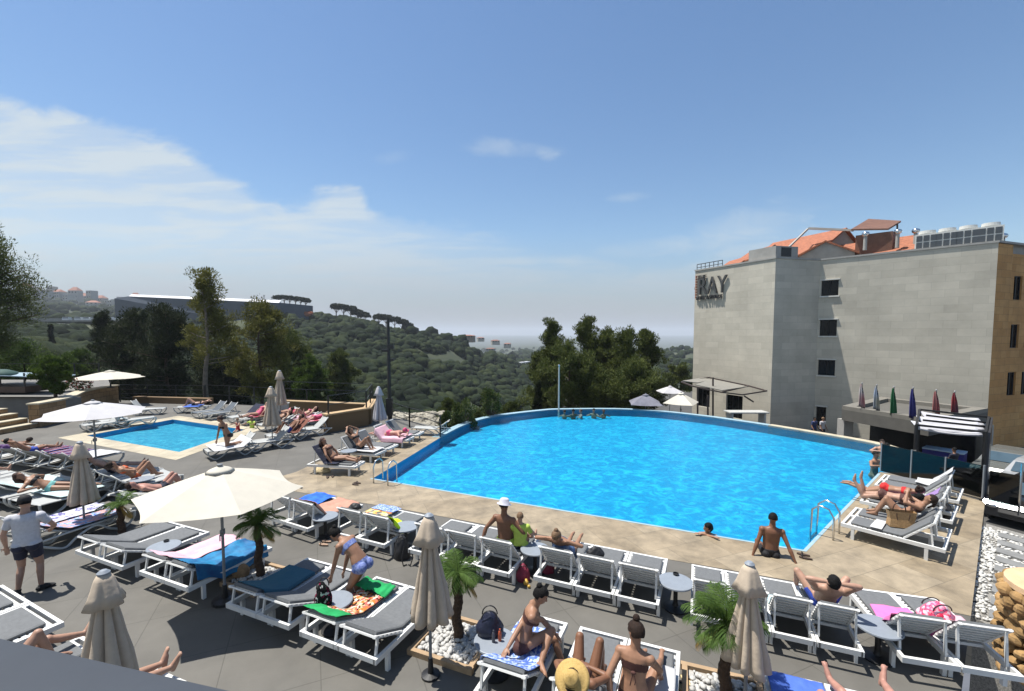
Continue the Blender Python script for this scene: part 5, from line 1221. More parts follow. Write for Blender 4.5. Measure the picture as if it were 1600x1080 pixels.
towel('H41', 1.12, 1.42, T_GREEN, 'crumpled green cloth at the end of the leopard-pattern towel', seed=16, wr=.08)
towel('M11', .1, 1.35, T_BPAT, 'blue and white patterned towel under the seated woman', seed=17, x0=-.36, x1=.3)
towel('M22', .2, 1.25, T_WHITE, 'plain white towel under the woman seen from behind', seed=18, x0=-.42)
towel('M41', .5, 1.6, T_BLU2, 'cobalt blue towel with white stitching lines at the bottom edge', seed=19)
towel('S22', .2, 1.5, T_LILAC, 'lilac towel under the woman in the red bikini', seed=20)
towel('S32', .0, .95, T_WHITE, 'white towel on the backrest beside the glass fence', seed=21, wr=.04)
towel('S11', 1.0, 1.2, T_WHITE, 'small folded white cloth on the nearest lounger right of the pool', seed=22)
towel('L11', .0, 1.1, T_NAVY, 'navy towel hanging over the raised back near the pool ladder', seed=23)
towel('L21', .7, 1.65, T_WHITE, 'white towel under the legs of the woman with raised knees', seed=24)
towel('L31', .2, 1.6, T_PALEPINK, 'pink and white towel under the woman in the pink hat', seed=25, x1=.42)
towel('B12', .7, 1.7, T_RSTR, 'red and navy striped towel on the second resin lounger', seed=26)
towel('B13', .7, 1.6, T_RSTR, 'red and navy striped towel nearer the closed umbrella', seed=27)
towel('B14', .7, 1.66, T_WHITE, 'white towel on the resin lounger next to the umbrella pole', seed=28)
towel('B51', .15, 1.6, T_PURP, 'white and purple patterned towel beside the standing man', seed=29)
towel('B52', .2, 1.6, T_BW, 'blue, white and red patterned towel beside the small palm', seed=30)
towel('B42', .3, 1.3, T_STR, 'mint and white towel under the woman behind the standing man', seed=31)
towel('C151', .3, 1.5, T_PALEPINK, 'pale pink towel on the lounger between twin umbrellas and planter', seed=41)
towel('C161', .2, 1.4, T_RED, 'red patterned towel behind the nearer closed umbrella of the pair', seed=42)
towel('C21', .4, 1.2, T_BLU2, 'blue towel on the lounger left of the dark grey pair', seed=43)
towel('B71', .3, 1.5, T_STR, 'aqua striped towel on the raised lounger near the closed umbrella', seed=44)
towel('C52', .2, 1.3, T_RED, 'red towel on a white lounger behind the small pool', seed=32)
towel('C51', .0, .7, T_NAVY, 'dark cloth hanging over a raised lounger back behind the small pool', seed=33)
towel('C81', .2, 1.5, T_RED, 'red and pink towel on the lounger beside the stone planter', seed=34)
towel('C91', .0, .9, T_BROWN, 'brown towel hanging on a lounger back right of the small pool', seed=35)
towel('C111', .3, 1.6, T_WHITE, 'white towel under the kneeling woman', seed=36)
# ============================================================ umbrellas
def closed_umbrella(label, px, pyb, ytop, canvas, spread=1.0, group='closed umbrellas', seed=1, tilt=0, skirt_=.30, name='closed_umbrella'):
    b = P(px, pyb); H = PD(px, ytop, b.y).z; t = thing(name, label, 'umbrella', tuple(b), seed*.7, group=group); k = H/2.35
    m = MB(); m.tube([(0, 0, 0), (0, 0, H-.05)], .022, 8); m.build('pole', GREYPOLE, t)
    m = MB(); m.lathe([(.13*k, 0), (.13*k, .03), (.04, .05), (.03, .25)], 16); m.build('base', BLACK, t)
    rr = random.Random(seed); ph = [rr.uniform(.8, 1.25) for _ in range(9)]
    def fold(a, u):
        q = a/(2*pi)*8; i = int(q) % 8; f = q-int(q); s_ = abs(sin(pi*f))**.55; return (.52+.48*s_)*(ph[i]*(.25+.75*(1-u))+1*(.75*u))*(1+.10*(1-u)*noise.noise((cos(a)*2.2+seed, sin(a)*2.2, u*5)))
    z0 = H*(1-skirt_*0)-.06; zb = H*.36
    prof_ = []
    for i in range(15):
        u = i/14; z = z0-.12*k-(z0-.12*k-zb)*(1-u); r = (.045+.25*(1-u)**1.0)*k*spread*(1 if u > .08 else .98)
        prof_.append((r, z))
    m = MB(); m.lathe(prof_, 64, fold=fold); m.build('folded_canopy', canvas, t, smooth=True)
    m = MB(); m.lathe([(.20*k, z0-.36*k), (.15*k, z0-.24*k), (.10*k, z0-.07*k), (.06*k, z0+.0)], 48, fold=lambda a, u: 1+.12*(1-u)*cos(4*a+seed)+.05*(1-u)*cos(9*a)); m.build('vent_cap', canvas, t, smooth=True)
    m = MB(); m.lathe([(.06*k, z0-.01), (.065*k, z0+.015), (.03, z0+.04), (.0, z0+.045)], 16); m.build('top_disc', TABLEGREY, t)
    return t
closed_umbrella('largest closed taupe umbrella beside the small palm with white stones', 673, 1056, 800, TAUPE, 1.0, seed=1)
closed_umbrella('closed taupe umbrella leaning out of the bottom edge on the right', 1163, 1130, 875, TAUPE, .95, seed=2)
closed_umbrella('closed taupe umbrella rising from behind the dark ledge', 178, 1180, 888, TAUPE, 1.25, seed=3)
closed_umbrella('closed taupe umbrella left of the largest open umbrella', 133, 838, 688, TAUPE, 1.15, seed=4)
closed_umbrella('closed taupe umbrella on the right of the small pool, the nearer of two', 426, 698, 603, TAUPE, 1.1, seed=5)
closed_umbrella('closed taupe umbrella on the right of the small pool, the farther of two', 439, 662, 578, TAUPE, 1.05, seed=6)
closed_umbrella('closed pale grey umbrella among the loungers left of the big pool', 593, 686, 603, mat('pale_grey_canvas', (.36, .35, .37), .9, .06, 5, .1), 1.15, seed=7)
def open_umbrella(label, px, pyb, ytop, R, canvas, n=8, rot=0, drop=.42, z=0, sq=False, name='open_umbrella', lift=0, base=None):
    b = base or P(px, pyb, z); H = PD(px, ytop, b.y).z-b.z; t = thing(name, label, 'umbrella', tuple(b), rot)
    m = MB(); m.tube([(0, 0, 0), (0, 0, H-.02)], .024, 8); m.build('pole', GREYPOLE, t)
    m = MB(); m.box((0, 0, H*.52), (.05, .1, .1)); m.tube([(0, -.05, H*.52), (0, -.12, H*.52), (0, -.12, H*.52-.1)], .01, 6); m.build('crank', GREYPOLE, t)
    m = MB(); m.lathe([(.2, 0), (.2, .05), (.05, .08), (.035, .3)], 16); m.build('base', BLACK, t)
    m = MB(); sub = 6; rings = 7; vs = []; fs = []
    for j in range(rings+1):
        f = .07+.93*j/rings
        for i in range(n*sub):
            a = 2*pi*i/(n*sub); q = (a/(2*pi)*n) % 1; ch = cos(pi/n)/cos((q-.5)*2*pi/n)      # straight edge between rib tips
            sag = 4*q*(1-q); r = R*f*(ch*(1-.05*sag*f)); zz = H-.02-drop*(f**1.12)-.045*sag*f
            vs.append((r*cos(a), r*sin(a), zz))
    Nn = n*sub
    for j in range(rings):
        for i in range(Nn): fs.append((j*Nn+i, (j+1)*Nn+i, (j+1)*Nn+(i+1) % Nn, j*Nn+(i+1) % Nn))
    fs.append(tuple(range(Nn))); m.add(vs, fs); m.build('canopy', canvas, t, smooth=False)
    m = MB(); m.lathe([(R*.17, H-.075), (R*.12, H-.03), (R*.02, H+.02), (.0, H+.03)], n*2, fold=lambda a, u: 1); m.build('vent', canvas, t, smooth=True)
    m = MB(); m.lathe([(.04, H+.02), (.045, H+.05), (.0, H+.06)], 12); m.build('cap', GREYPOLE, t)
    for i in range(n):
        a = 2*pi*i/n; m = MB(); m.bar((.03*cos(a), .03*sin(a), H-.07), (R*.985*cos(a), R*.985*sin(a), H-.055-drop), .016, .02); m.bar((.03*cos(a), .03*sin(a), H-.62), (R*.5*cos(a), R*.5*sin(a), H-.07-drop*.5), .012, .014); m.build('rib', GREYPOLE, t)
    return t
open_umbrella('largest open cream umbrella with a round top vent, left of centre', 352, 940, 730, 1.30, CREAM, 6, rot=.25, drop=.42)
open_umbrella('open white umbrella in front of the terrace wall beside the small pool', 152, 752, 627, 1.42, WHITECANVAS, 6, rot=.1, drop=.36)
open_umbrella('open cream umbrella on the upper terrace', 175, 612, 579, 1.9, CREAM, 6, rot=.3, drop=.42, base=P(173, 606, 1.2))
open_umbrella('sagging grey parasol beyond the far rim next to the pine group', 1008, 650, 616, 1.35, mat('grey_canvas_old', (.14, .14, .17), .9, .2, 3, .2), 4, rot=.6, drop=.55, z=-2.2, name='parasol', base=PD(1008, 668, 28))
open_umbrella('tilted cream parasol beyond the far rim beside the steel pergola', 1063, 650, 614, 1.25, CREAM, 4, rot=.2, drop=.6, z=-2.2, name='parasol', base=PD(1063, 668, 28))
open_umbrella('rumpled white parasol behind the cream one beyond the far rim', 1046, 650, 603, 1.05, WHITECANVAS, 4, rot=.8, drop=.4, z=-2.2, name='parasol', base=PD(1046, 655, 31))
# ============================================================ tables
tbl0 = None; gT = 'small round grey tables between the loungers'
for px, py, lb in ((1056, 908, 'free-standing round grey table with a black foot in the long row'), (256, 853, 'round grey table with a dark ring under the open umbrella'), (522, 938, 'round grey table holding the flowered bag'), (773, 1000, 'round grey table holding the navy handbag'), (836, 857, 'round grey table right of the boy in the neon shirt'), (1373, 978, 'round grey table partly hidden by a backrest, left of the pink towel'), (634, 822, 'round grey table above the black backpack'), (508, 806, 'round grey table half hidden behind the peach towel'), (222, 748, 'round pale table with white cups beside the orange bikini woman'), (545, 704, 'round pale table by the lounger on the left of the big pool')):
    c_ = P(px, py, .47)
    if tbl0 is None:
        tbl0 = thing('round_table', lb, 'table', (c_.x, c_.y, 0), group=gT)
        m = MB(); m.lathe([(.0, .435), (.27, .435), (.285, .45), (.28, .468), (.27, .472), (0, .472)], 36); m.build('tabletop', TABLEGREY, tbl0)
        m = MB(); m.lathe([(.2, 0), (.2, .02), (.05, .05), (.035, .1), (.035, .44)], 24); m.build('pedestal', BLACK, tbl0)
    else: dup(tbl0, (c_.x, c_.y, 0), 0, lb, gT)
def ashtray(px, py, lb):
    c_ = P(px, py, .475); m = MB(); m.lathe([(.0, 0), (.045, 0), (.05, .03), (.038, .03), (.035, .01), (0, .01)], 16); tag(m.build('ashtray', BLACK, loc=(c_.x, c_.y, .473)), lb, 'ashtray')
ashtray(1056, 898, 'small black ashtray on the free-standing round table'); ashtray(260, 846, 'small dark ashtray on the table under the open umbrella')
# ============================================================ bags and small things
def blobbag(name, label, c, r, m, seed=1, handle=None, cat='bag', squash=1):
    rr = random.Random(seed); t = thing(name, label, cat, c); bm = bmesh.new(); bmesh.ops.create_icosphere(bm, subdivisions=4, radius=1)
    for v in bm.verts:
        p = v.co.copy(); k = 1+.16*noise.noise(p*1.7+Vector((seed*3, 0, 0)))+.07*noise.noise(p*5+Vector((0, seed, 0)))
        zz = p.z; p *= k; 
        if zz < -.45: p.z = -.45*k-.08*(abs(zz)-.45)
        pin = 1-.35*max(0, zz); v.co = Vector((p.x*r[0]*pin, p.y*r[1]*pin, (p.z+.45)*r[2]))
    mb = MB(); mb.add([v.co[:] for v in bm.verts], [tuple(v.index for v in f.verts) for f in bm.faces]); bm.free(); mb.build('body', m, t, smooth=True)
    if handle:
        for s_ in (-1, 1):
            h = MB(); h.tube([(s_*r[0]*.0+r[0]*.55*cos(a), s_*r[1]*.5, r[2]*1.1+r[2]*handle*sin(a)) for a in [pi*i/10 for i in range(11)]], .009, 6); h.build('handle', BLACK, t)
    return t
blobbag('backpack', 'black backpack on the ground under the small table behind the bending woman', tuple(P(628, 872)), (.17, .14, .34), mat('black_nylon', (.012, .012, .014), .6, .4, 9, .5), 2, .3)
m = MB(); bp_ = P(640, 876); 
for s_ in (-1, 1): m.tube([(bp_.x+s_*.08, bp_.y-.12, .35), (bp_.x+s_*.11, bp_.y-.2, .15), (bp_.x+s_*.07, bp_.y-.24, .02), (bp_.x+s_*.02, bp_.y-.18, .01)], .012, 6)
m.build('strap', BLACK, None); st2 = bpy.data.objects['strap']; tag(st2, 'loose black straps trailing from the backpack onto the deck', 'strap')
blobbag('flowered_bag', 'black bag with white and pink flowers on the round table', tuple(P(505, 945, .475)), (.13, .11, .25), toweltex('flower_print', ((.008, .01, .012), (.012, .01, .012), (.01, .01, .01), (.4, .4, .4), (.2, .01, .05), (.01, .01, .01), (.01, .01, .01)), 36, 'voroO'), 3, .5)
blobbag('navy_handbag', 'navy blue handbag with handles on the round table', tuple(P(765, 990, .475)), (.19, .12, .22), mat('navy_leather', (.008, .011, .03), .5, .3, 8, .3), 4, .55)
for px, py, lb, mm in ((771, 1003, 'dark bottle standing in front of the navy handbag', mat('bottle_dark', (.06, .06, .07), .3, .1, 5)), (781, 1001, 'orange sunscreen bottle on the table with the navy handbag', mat('bottle_orange', (.40, .08, .03), .35, .1, 5))):
    c_ = P(px, py, .475); m = MB(); m.lathe([(.022, 0), (.024, .1), (.018, .13), (.01, .14), (.01, .165), (0, .165)], 14); tag(m.build('bottle', mm, loc=(c_.x, c_.y, .473)), lb, 'bottle')
blobbag('pink_bag', 'dark pink bag on the deck beside the boy in neon', tuple(P(817, 907)), (.13, .1, .22), mat('crimson_fabric', (.22, .02, .05), .7, .2, 8, .3), 5, .3)
blobbag('crimson_bag', 'crimson bag under the lounger with the resting sunbather', tuple(P(857, 905)+Vector((0, .25, 0))), (.14, .1, .2), MATS['crimson_fabric'], 6)
blobbag('black_bag', 'black bag behind the middle lounger of the trio', tuple(P(930, 868, .45)), (.17, .1, .12), MATS['black_nylon'], 7)
blobbag('black_bag', 'small black bag lying on the lounger with the yellow towel', tuple(P(555, 795, .42)), (.15, .1, .1), MATS['black_nylon'], 8)
blobbag('black_bag', 'black bag hanging behind the loungers right of the pool', tuple(P(1479, 818)+Vector((0, 0, .12))), (.13, .1, .26), MATS['black_nylon'], 9)
blobbag('black_bag', 'dark shaggy bag between the loungers left of the big pool', tuple(P(535, 712)), (.24, .15, .22), MATS['black_nylon'], 10, .3)
t = blobbag('clear_bag', 'clear pink plastic bag with a red and orange item inside', tuple(P(1462, 974, .42)), (.24, .18, .22), toweltex('clear_pink', ((.5, .22, .34), (.62, .45, .52), (.45, .16, .28), (.6, .02, .08), (.65, .5, .55)), 9, 'noise'), 11, .4)
m = MB(); m.ell((-.05, -.1, .17), (.06, .05, .05)); m.build('red_item', mat('red_item', (.5, .01, .05), .5, .2, 5), t, smooth=True); m = MB(); m.ell((.04, -.12, .13), (.06, .05, .05)); m.build('orange_item', mat('orange_item', (.6, .12, .04), .5, .2, 5), t, smooth=True)
# tan tote on the nearest right lounger
def tote(label, c, rz, w_, d_, h, m):
    t = thing('tote_bag', label, 'bag', c, rz); mb = MB()
    prof_ = [(0, 1.0), (.5, .95), (1, 1.12)]
    def ringp(z, k): return [(a*w_/2*k, b*d_/2*k*(1-.3*z/h), z) for a, b in ((-1, -1), (-.5, -1.15), (.5, -1.15), (1, -1), (1, 1), (-1, 1))]
    R_ = [ringp(h*z, k) for z, k in prof_]; vs = sum(R_, []); fs = [(i*6+j, i*6+(j+1) % 6, (i+1)*6+(j+1) % 6, (i+1)*6+j) for i in range(2) for j in range(6)]+[(5, 4, 3, 2, 1, 0)]
    mb.add(vs, fs); mb.build('body', m, t, smooth=False)
    for s_ in (-1, 1):
        mb = MB(); mb.tube([(w_*.26*cos(a), s_*d_*.42, h*.9+(-.26 if s_ < 0 else .2)*sin(a)*1.0) for a in [pi*i/12 for i in range(13)]], .012, 6); mb.build('handle', mat('brown_leather', (.05, .02, .012), .5, .2, 8), t)
    return t
tote('tan woven tote bag with dark handles standing on the nearest right lounger', tuple(P(1407, 822, .40)), -.3, .46, .2, .34, mat('tan_weave', (.33, .20, .09), .85, .25, 30, .5))
blobbag('straw_hat_pile', 'pale straw bag on the travertine under the lounger near the ladder', tuple(P(503, 738)), (.28, .2, .14), mat('straw_pale', (.42, .34, .2), .9, .35, 14, .6), 12)
# sandals
def sandals(px, py, label, m, rz=0, s=1):
    c_ = P(px, py); t = thing('sandals', label, 'sandals', (c_.x, c_.y, .012), rz)
    for sx in (-1, 1):
        mb = MB(); pts_ = [(sx*.075+.045*cos(a)*(1 if sin(a) > 0 else .8), .12*sin(a)*s+.02*sx) for a in [2*pi*i/14 for i in range(14)]]; prism(mb, pts_, 0, .025); sb_ = mb.build('sandal', m, t)
        mb = MB(); mb.tube([(sx*.075-.045, .02, .01), (sx*.075-.02, .05, .055), (sx*.075+.02, .05, .055), (sx*.075+.045, .02, .01)], .009, 6); mb.build('strap', BLACK, sb_)
BR = mat('sandal_brown', (.05, .03, .02), .7, .2, 8)
sandals(516, 746, 'dark flip-flops on the travertine nearest the straw bag', BR, .3); sandals(557, 757, 'brown sandals on the travertine left of the pool ladder', BR, 1.2); sandals(1257, 871, 'brown and white sandals by the right corner of the pool', BR, 1.0); sandals(508, 850, 'pale sandals on the deck left of the bending woman', mat('sandal_pale', (.3, .2, .14), .7, .2, 8), 1.3); sandals(1070, 1073, 'cream sandals beside the lounger at the bottom edge', mat('sandal_cream', (.45, .36, .2), .7, .2, 8), .4, 1.1); sandals(502, 669, 'dark slippers on the deck beside the stone planter', BR, .9)
m = MB(); c_ = P(822, 915); m.ell((c_.x, c_.y, .05), (.05, .04, .05)); m.ell((c_.x+.05, c_.y-.08, .03), (.03, .03, .03)); m.ell((c_.x, c_.y+.03, .09), (.03, .03, .02)); tag(m.build('yellow_toy', mat('toy_yellow', (.5, .3, .05), .5, .2, 8), smooth=True), 'small yellow toy on the deck below the boy in neon', 'toy')
# pool ladders
def ladder(label, p0, p1, inward, rz=None):
    t = thing('pool_ladder', label, 'ladder', tuple(p0)); d = p1-p0; inw = Vector(inward).normalized()
    for q in (Vector((0, 0, 0)), d):
        m = MB(); o_ = q-inw*.30
        m.tube([o_+Vector((0, 0, 0)), o_+Vector((0, 0, .5)), o_+inw*.1+Vector((0, 0, .68)), o_+inw*.28+Vector((0, 0, .72)), o_+inw*.42+Vector((0, 0, .6)), o_+inw*.44+Vector((0, 0, .0)), o_+inw*.44+Vector((0, 0, -.5))], .021, 8); m.build('handrail', CHROME, t, smooth=True)
    m = MB()
    for z in (-.12, -.32): m.bar(q*0+inw*.14+Vector((0, 0, z)), d+inw*.14+Vector((0, 0, z)), .06, .03)
    m.build('rung', CHROME, t)
e_ = (Vector(near[1])-Vector(near[0])).normalized(); i_ = Vector((-e_.y, e_.x, 0)); 
lp0 = P(594, 751); ladder('bent steel pool ladder at the left corner of the big pool', lp0, lp0+Vector((e_.x, e_.y, 0))*.55, (i_.x, i_.y, 0))
e_ = (Vector(right[1])-Vector(near[1])).normalized(); i_ = Vector((-e_.y, e_.x, 0)); lp0 = P(1277, 838); ladder('bent steel pool ladder at the right corner of the big pool', lp0, lp0+Vector((e_.x, e_.y, 0))*.5, (i_.x, i_.y, 0))
# ============================================================ small palms in stone beds
TRIM = mat('bed_trim', (.32, .22, .13), .8, .2, 4, .2)
def palm(label, px, pyb, H, fr, nf, seed, dry=3):
    b = P(px, pyb); rr = random.Random(seed); t = thing('palm', label, 'palm', tuple(b)); m = MB(); k = 26; pts_ = [(.02*sin(i*.5), 0, H*i/k) for i in range(k+1)]; m.tube(pts_, [.075-.02*i/k+(.008 if i % 2 else 0) for i in range(k+1)], 12); m.build('trunk', mat('palm_trunk', (.06, .035, .02), .95, .4, 14, .8), t)
    for q in range(nf):
        a = 2*pi*q/nf*1.62+rr.uniform(-.2, .2); el = rr.uniform(.2, 1.25) if q >= dry else rr.uniform(-.9, -.5); L_ = fr*rr.uniform(.8, 1.1); m = MB(); p = Vector((0, 0, H)); d = Vector((cos(a)*cos(el), sin(a)*cos(el), sin(el))); pts_ = [p.copy()]
        for s_ in range(10): p = p+d*L_/10; d = (d+Vector((0, 0, -.17 if q >= dry else -.1))).normalized(); pts_.append(p.copy())
        m.tube(pts_, [.008*(1-.7*i/10) for i in range(11)], 4)
        for s_ in range(1, 30):
            f = s_/30*10; i = min(9, int(f)); c_ = pts_[i].lerp(pts_[i+1], f-i); dd = (pts_[i+1]-pts_[i]).normalized(); sd_ = dd.cross(Vector((0, 0, 1)))
            if sd_.length < .1: sd_ = Vector((1, 0, 0))
            sd_.normalize(); ll = fr*.42*sin(pi*(.12+.83*s_/30))
            for g in (-1, 1):
                tip = c_+(sd_*g*.75+dd*.75+Vector((0, 0, -.38+rr.uniform(-.12, .12)))).normalized()*ll; mid = c_.lerp(tip, .4)+Vector((0, 0, .02)); w_ = dd*.009
                m.add([c_, mid-w_, tip, mid+w_], [(0, 1, 2, 3)])
        m.build('frond', L_DRY if q < dry and q % 2 == 0 else L_PALM, t)
    return t
palm('small palm with a brown dead frond in the white stone bed', 715, 1002, 1.05, .46, 30, 5, 5)
palm('small palm half hidden behind the big open umbrella', 406, 905, 1.05, .48, 26, 6, 5)
palm('palm with long drooping fronds in front of the long row at right', 1132, 1092, 1.0, .56, 30, 7, 10)
palm('small young palm between the patterned towel and the open umbrella', 190, 832, .65, .5, 16, 8, 2)
def bed(label, px, py, w_, d_, rz, seed, n=330):
    b = P(px, py); t = thing('planting_bed', label, 'planting bed', tuple(b), rz); m = MB()
    for a, c_, s_ in (((0, -d_/2), (w_+.1, .07), 0), ((0, d_/2), (w_+.1, .07), 0), ((-w_/2, 0), (.07, d_-.07), 0), ((w_/2, 0), (.07, d_-.07), 0)): m.box((a[0], a[1], .04), (c_[0], c_[1], .09))
    m.build('edging', TRIM, t); rr = random.Random(seed); m = MB(); m.box((0, 0, .015), (w_-.07, d_-.07, .025))
    for i in range(n): r = rr.uniform(.022, .05); m.ell((rr.uniform(-.5, .5)*(w_-.14), rr.uniform(-.5, .5)*(d_-.14), .03+r*.4+rr.uniform(0, .02)), (r, r*rr.uniform(.6, 1), r*.65), 7, 5, M=Matrix.Rotation(rr.uniform(0, 3), 3, 'Z'))
    o = m.build('stones', mat('bed_stone', (.42, .41, .39), .7, .3, 12, .2), t, smooth=True); o['kind'] = 'stuff'; return t
bed('square bed of white stones around the palm with the brown frond', 712, 1005, .95, .9, -.40, 1)
bed('stone bed with a brown rock beside the teal towel lounger', 404, 906, .8, .8, -.4, 2, 200)
m = MB(); c_ = P(377, 905); m.ell((c_.x, c_.y, .14), (.16, .12, .16), 9, 7); ro = m.build('rock', mat('rock_tan', (.26, .17, .09), .9, .3, 6, .8), smooth=False)
tag(ro, 'tan pointed rock beside the umbrella pole under the blue towel', 'rock')
bed('stone bed around the drooping palm at the bottom edge', 1130, 1094, .9, .8, -.35, 3, 200)
# terrace things
ft = thing('red_flowers', 'clump of small red flowers on the terrace wall left of the umbrella pole', 'flowers', tuple(P(124, 610, 1.2))); lf = MB(); cards(lf, (0, 0, .35), (.9, .3, .35), 300, .09, rg); lf.build('leaf', L_BUSH, ft); lf = MB(); cards(lf, (0, 0, .42), (.9, .32, .32), 170, .07, rg); lf.build('blossom', mat('red_blossom', (.35, .01, .02), .7, .2, 5), ft)
dc = thing('daybed', 'dark daybed with a pale blue sloping canopy on the upper terrace', 'daybed', tuple(P(20, 613, 1.2)))
m = MB(); m.box((0, 0, .25), (3.2, 1.6, .35)); m.build('base', MATS['dark_timber'], dc)
m = MB(); m.grid(8, 4, lambda a, b: (-1.9+4.8*a, -.9+1.8*b, 1.1-.12*sin(pi*b)-.55*max(0, a-.45)*.4), .05); m.build('canopy_cloth', mat('pale_blue_cloth', (.22, .30, .36), .8, .1, 3), dc, smooth=True)
m = MB(); m.lathe([(1.25, .9), (1.15, 1.15), (.7, 1.32), (0, 1.36)], 20, (-1.3, 0, 0)); m.build('hood', mat('green_hood', (.02, .06, .05), .7, .2, 3), dc, smooth=True)
for sx in (-1.5, 1.5):
    for sy in (-.7, .7): m = MB(); m.box((sx, sy, .7), (.06, .06, 1.0)); m.build('post', BLACK, dc)
# bin next to the twin umbrellas, garbage white pot
pt_ = thing('plant_pot', 'white ribbed pot behind the farther closed umbrella', 'pot', tuple(P(443, 652))); m = MB(); m.lathe([(.22, 0), (.3, .75), (.33, .8), (.28, .8), (.2, .1)], 20); m.build('pot', PLASTIC, pt_)
# ============================================================ cars
CARG = mat('car_grey', (.10, .105, .10), .25, .05, 4, spec=.8); CARB = mat('car_black', (.008, .009, .012), .12, .05, 4, spec=.9); CARS = mat('car_silver', (.25, .26, .27), .25, .05, 4, spec=.8)
def car(label, loc, rz, paint, L=4.4, Wd=1.8, H=1.5):
    t = thing('parked_car', label, 'car', loc, rz)
    prof_ = [(-L/2, .35), (-L/2, .75), (-L/2+.15, .9), (-L*.2, 1.0), (-L*.06, H-.06), (L*.05, H), (L*.34, H-.03), (L*.46, 1.0), (L/2, .9), (L/2, .35)]
    m = MB(); vs = []; n = len(prof_)
    for s_, k in ((-1, 1), (1, 1)):
        for (x, z) in prof_: vs.append((x, s_*Wd/2*(1 if z < 1.02 else .82), z))
    fs = [(i, (i+1) % n, n+(i+1) % n, n+i) for i in range(n)]+[tuple(range(n-1, -1, -1)), tuple(range(n, 2*n))]
    m.add(vs, fs); m.build('body', paint, t)
    m = MB(); m.add([(-L*.19, -Wd*.38, 1.03), (-L*.19, Wd*.38, 1.03), (-L*.075, Wd*.36, H-.1), (-L*.075, -Wd*.36, H-.1)], [(0, 1, 2, 3)]); 
    for v in range(len(m.v)): m.v[v] = (m.v[v][0]-.03, m.v[v][1], m.v[v][2]+.02)
    m.build('windscreen', mat('car_glass', (.05, .08, .10), .05, .1, 3, spec=1), t)
    for s_ in (-1, 1):
        y = s_*(Wd/2*.93); m = MB(); m.add([(-L*.13, y, 1.05), (L*.40, y, 1.05), (L*.32, y*.9, H-.1), (-L*.03, y*.9, H-.1)], [(0, 1, 2, 3) if s_ < 0 else (3, 2, 1, 0)]); m.build('side_window', MATS['car_glass'], t)
        m = MB(); m.ell((-L/2+.05, s_*Wd*.36, .72), (.1, .2, .09)); m.build('headlight', CHROME, t, smooth=True)
        for xx in (-L*.32, L*.31):
            m = MB(); m.lathe([(.2, -.11), (.33, -.11), (.35, -.06), (.35, .06), (.33, .11), (.2, .11)], 20); m.v = [(xx+a, s_*(Wd/2-.09)+c_, .35+b) for a, b, c_ in m.v]; m.build('wheel', BLACK, t, smooth=True)
    m = MB(); m.box((-L/2-.02, 0, .62), (.04, .9, .14)); m.build('grille', CHROME, t); return t
def placecar(px, py, z, label, rz, paint, **k): p = P(px, py, z); car(label, (p.x, p.y, GZ), rz, paint, **k)
placecar(1575, 722, -1.9, 'olive grey car parked facing left under the ochre wall', .55, CARG, L=4.6)
placecar(1618, 775, -1.9, 'shiny black car whose bonnet shows behind the glass fence', .5, CARB, L=4.7)
placecar(1622, 742, -1.9, 'dark car between the grey car and the shiny black one', .5, CARS)
# ============================================================ PEOPLE
def skin(name, c): return mat(name, c, .5, .12, 9, .05, spec=.35)
SK = {'tan': skin('skin_tan', (.27, .145, .09)), 'light': skin('skin_light', (.35, .205, .145)), 'dark': skin('skin_deep_tan', (.17, .08, .045)), 'pink': skin('skin_pink', (.37, .19, .145))}
HAIRM = {'black': mat('hair_black', (.004, .0035, .0035), .7, .3, 40, .6, spec=.2), 'brown': mat('hair_brown', (.02, .010, .006), .65, .3, 40, .6, spec=.25), 'fair': mat('hair_fair', (.14, .08, .04), .7, .25, 40, .5), 'red': mat('hair_auburn', (.04, .014, .008), .65, .3, 40, .5)}
EYE = mat('eye_dark', (.01, .008, .006), .3, 0, 5)
def ik(a, b, l1, l2, hint):
    a = Vector(a); b = Vector(b); d = b-a; D = d.length
    if D > (l1+l2)*.998: return a+d*(l1/(l1+l2))
    x = (D*D+l1*l1-l2*l2)/(2*D); h = sqrt(max(0, l1*l1-x*x)); u = d/D; hv = Vector(hint); hv = (hv-u*hv.dot(u))
    hv = hv.normalized() if hv.length > 1e-4 else u.orthogonal().normalized()
    return a+u*x+hv*h
def rcone(mb, a, b, ra, rb, n=10):
    """tapered limb with rounded ends"""
    a = Vector(a); b = Vector(b); u = (b-a); L = u.length
    if L < 1e-5: mb.ell(a, ra); return
    u.normalize(); pts = []; rr = []
    for k in range(4): t_ = pi/2*(1-k/3); pts.append(a-u*ra*sin(t_)*.98); rr.append(max(.002, ra*cos(t_)))
    for k in range(1, 3): f = k/3; pts.append(a+u*L*f); rr.append(ra+(rb-ra)*f)
    for k in range(4): t_ = pi/2*k/3; pts.append(b+u*rb*sin(t_)*.98); rr.append(max(.002, rb*cos(t_)))
    mb.tube(pts, rr, n)
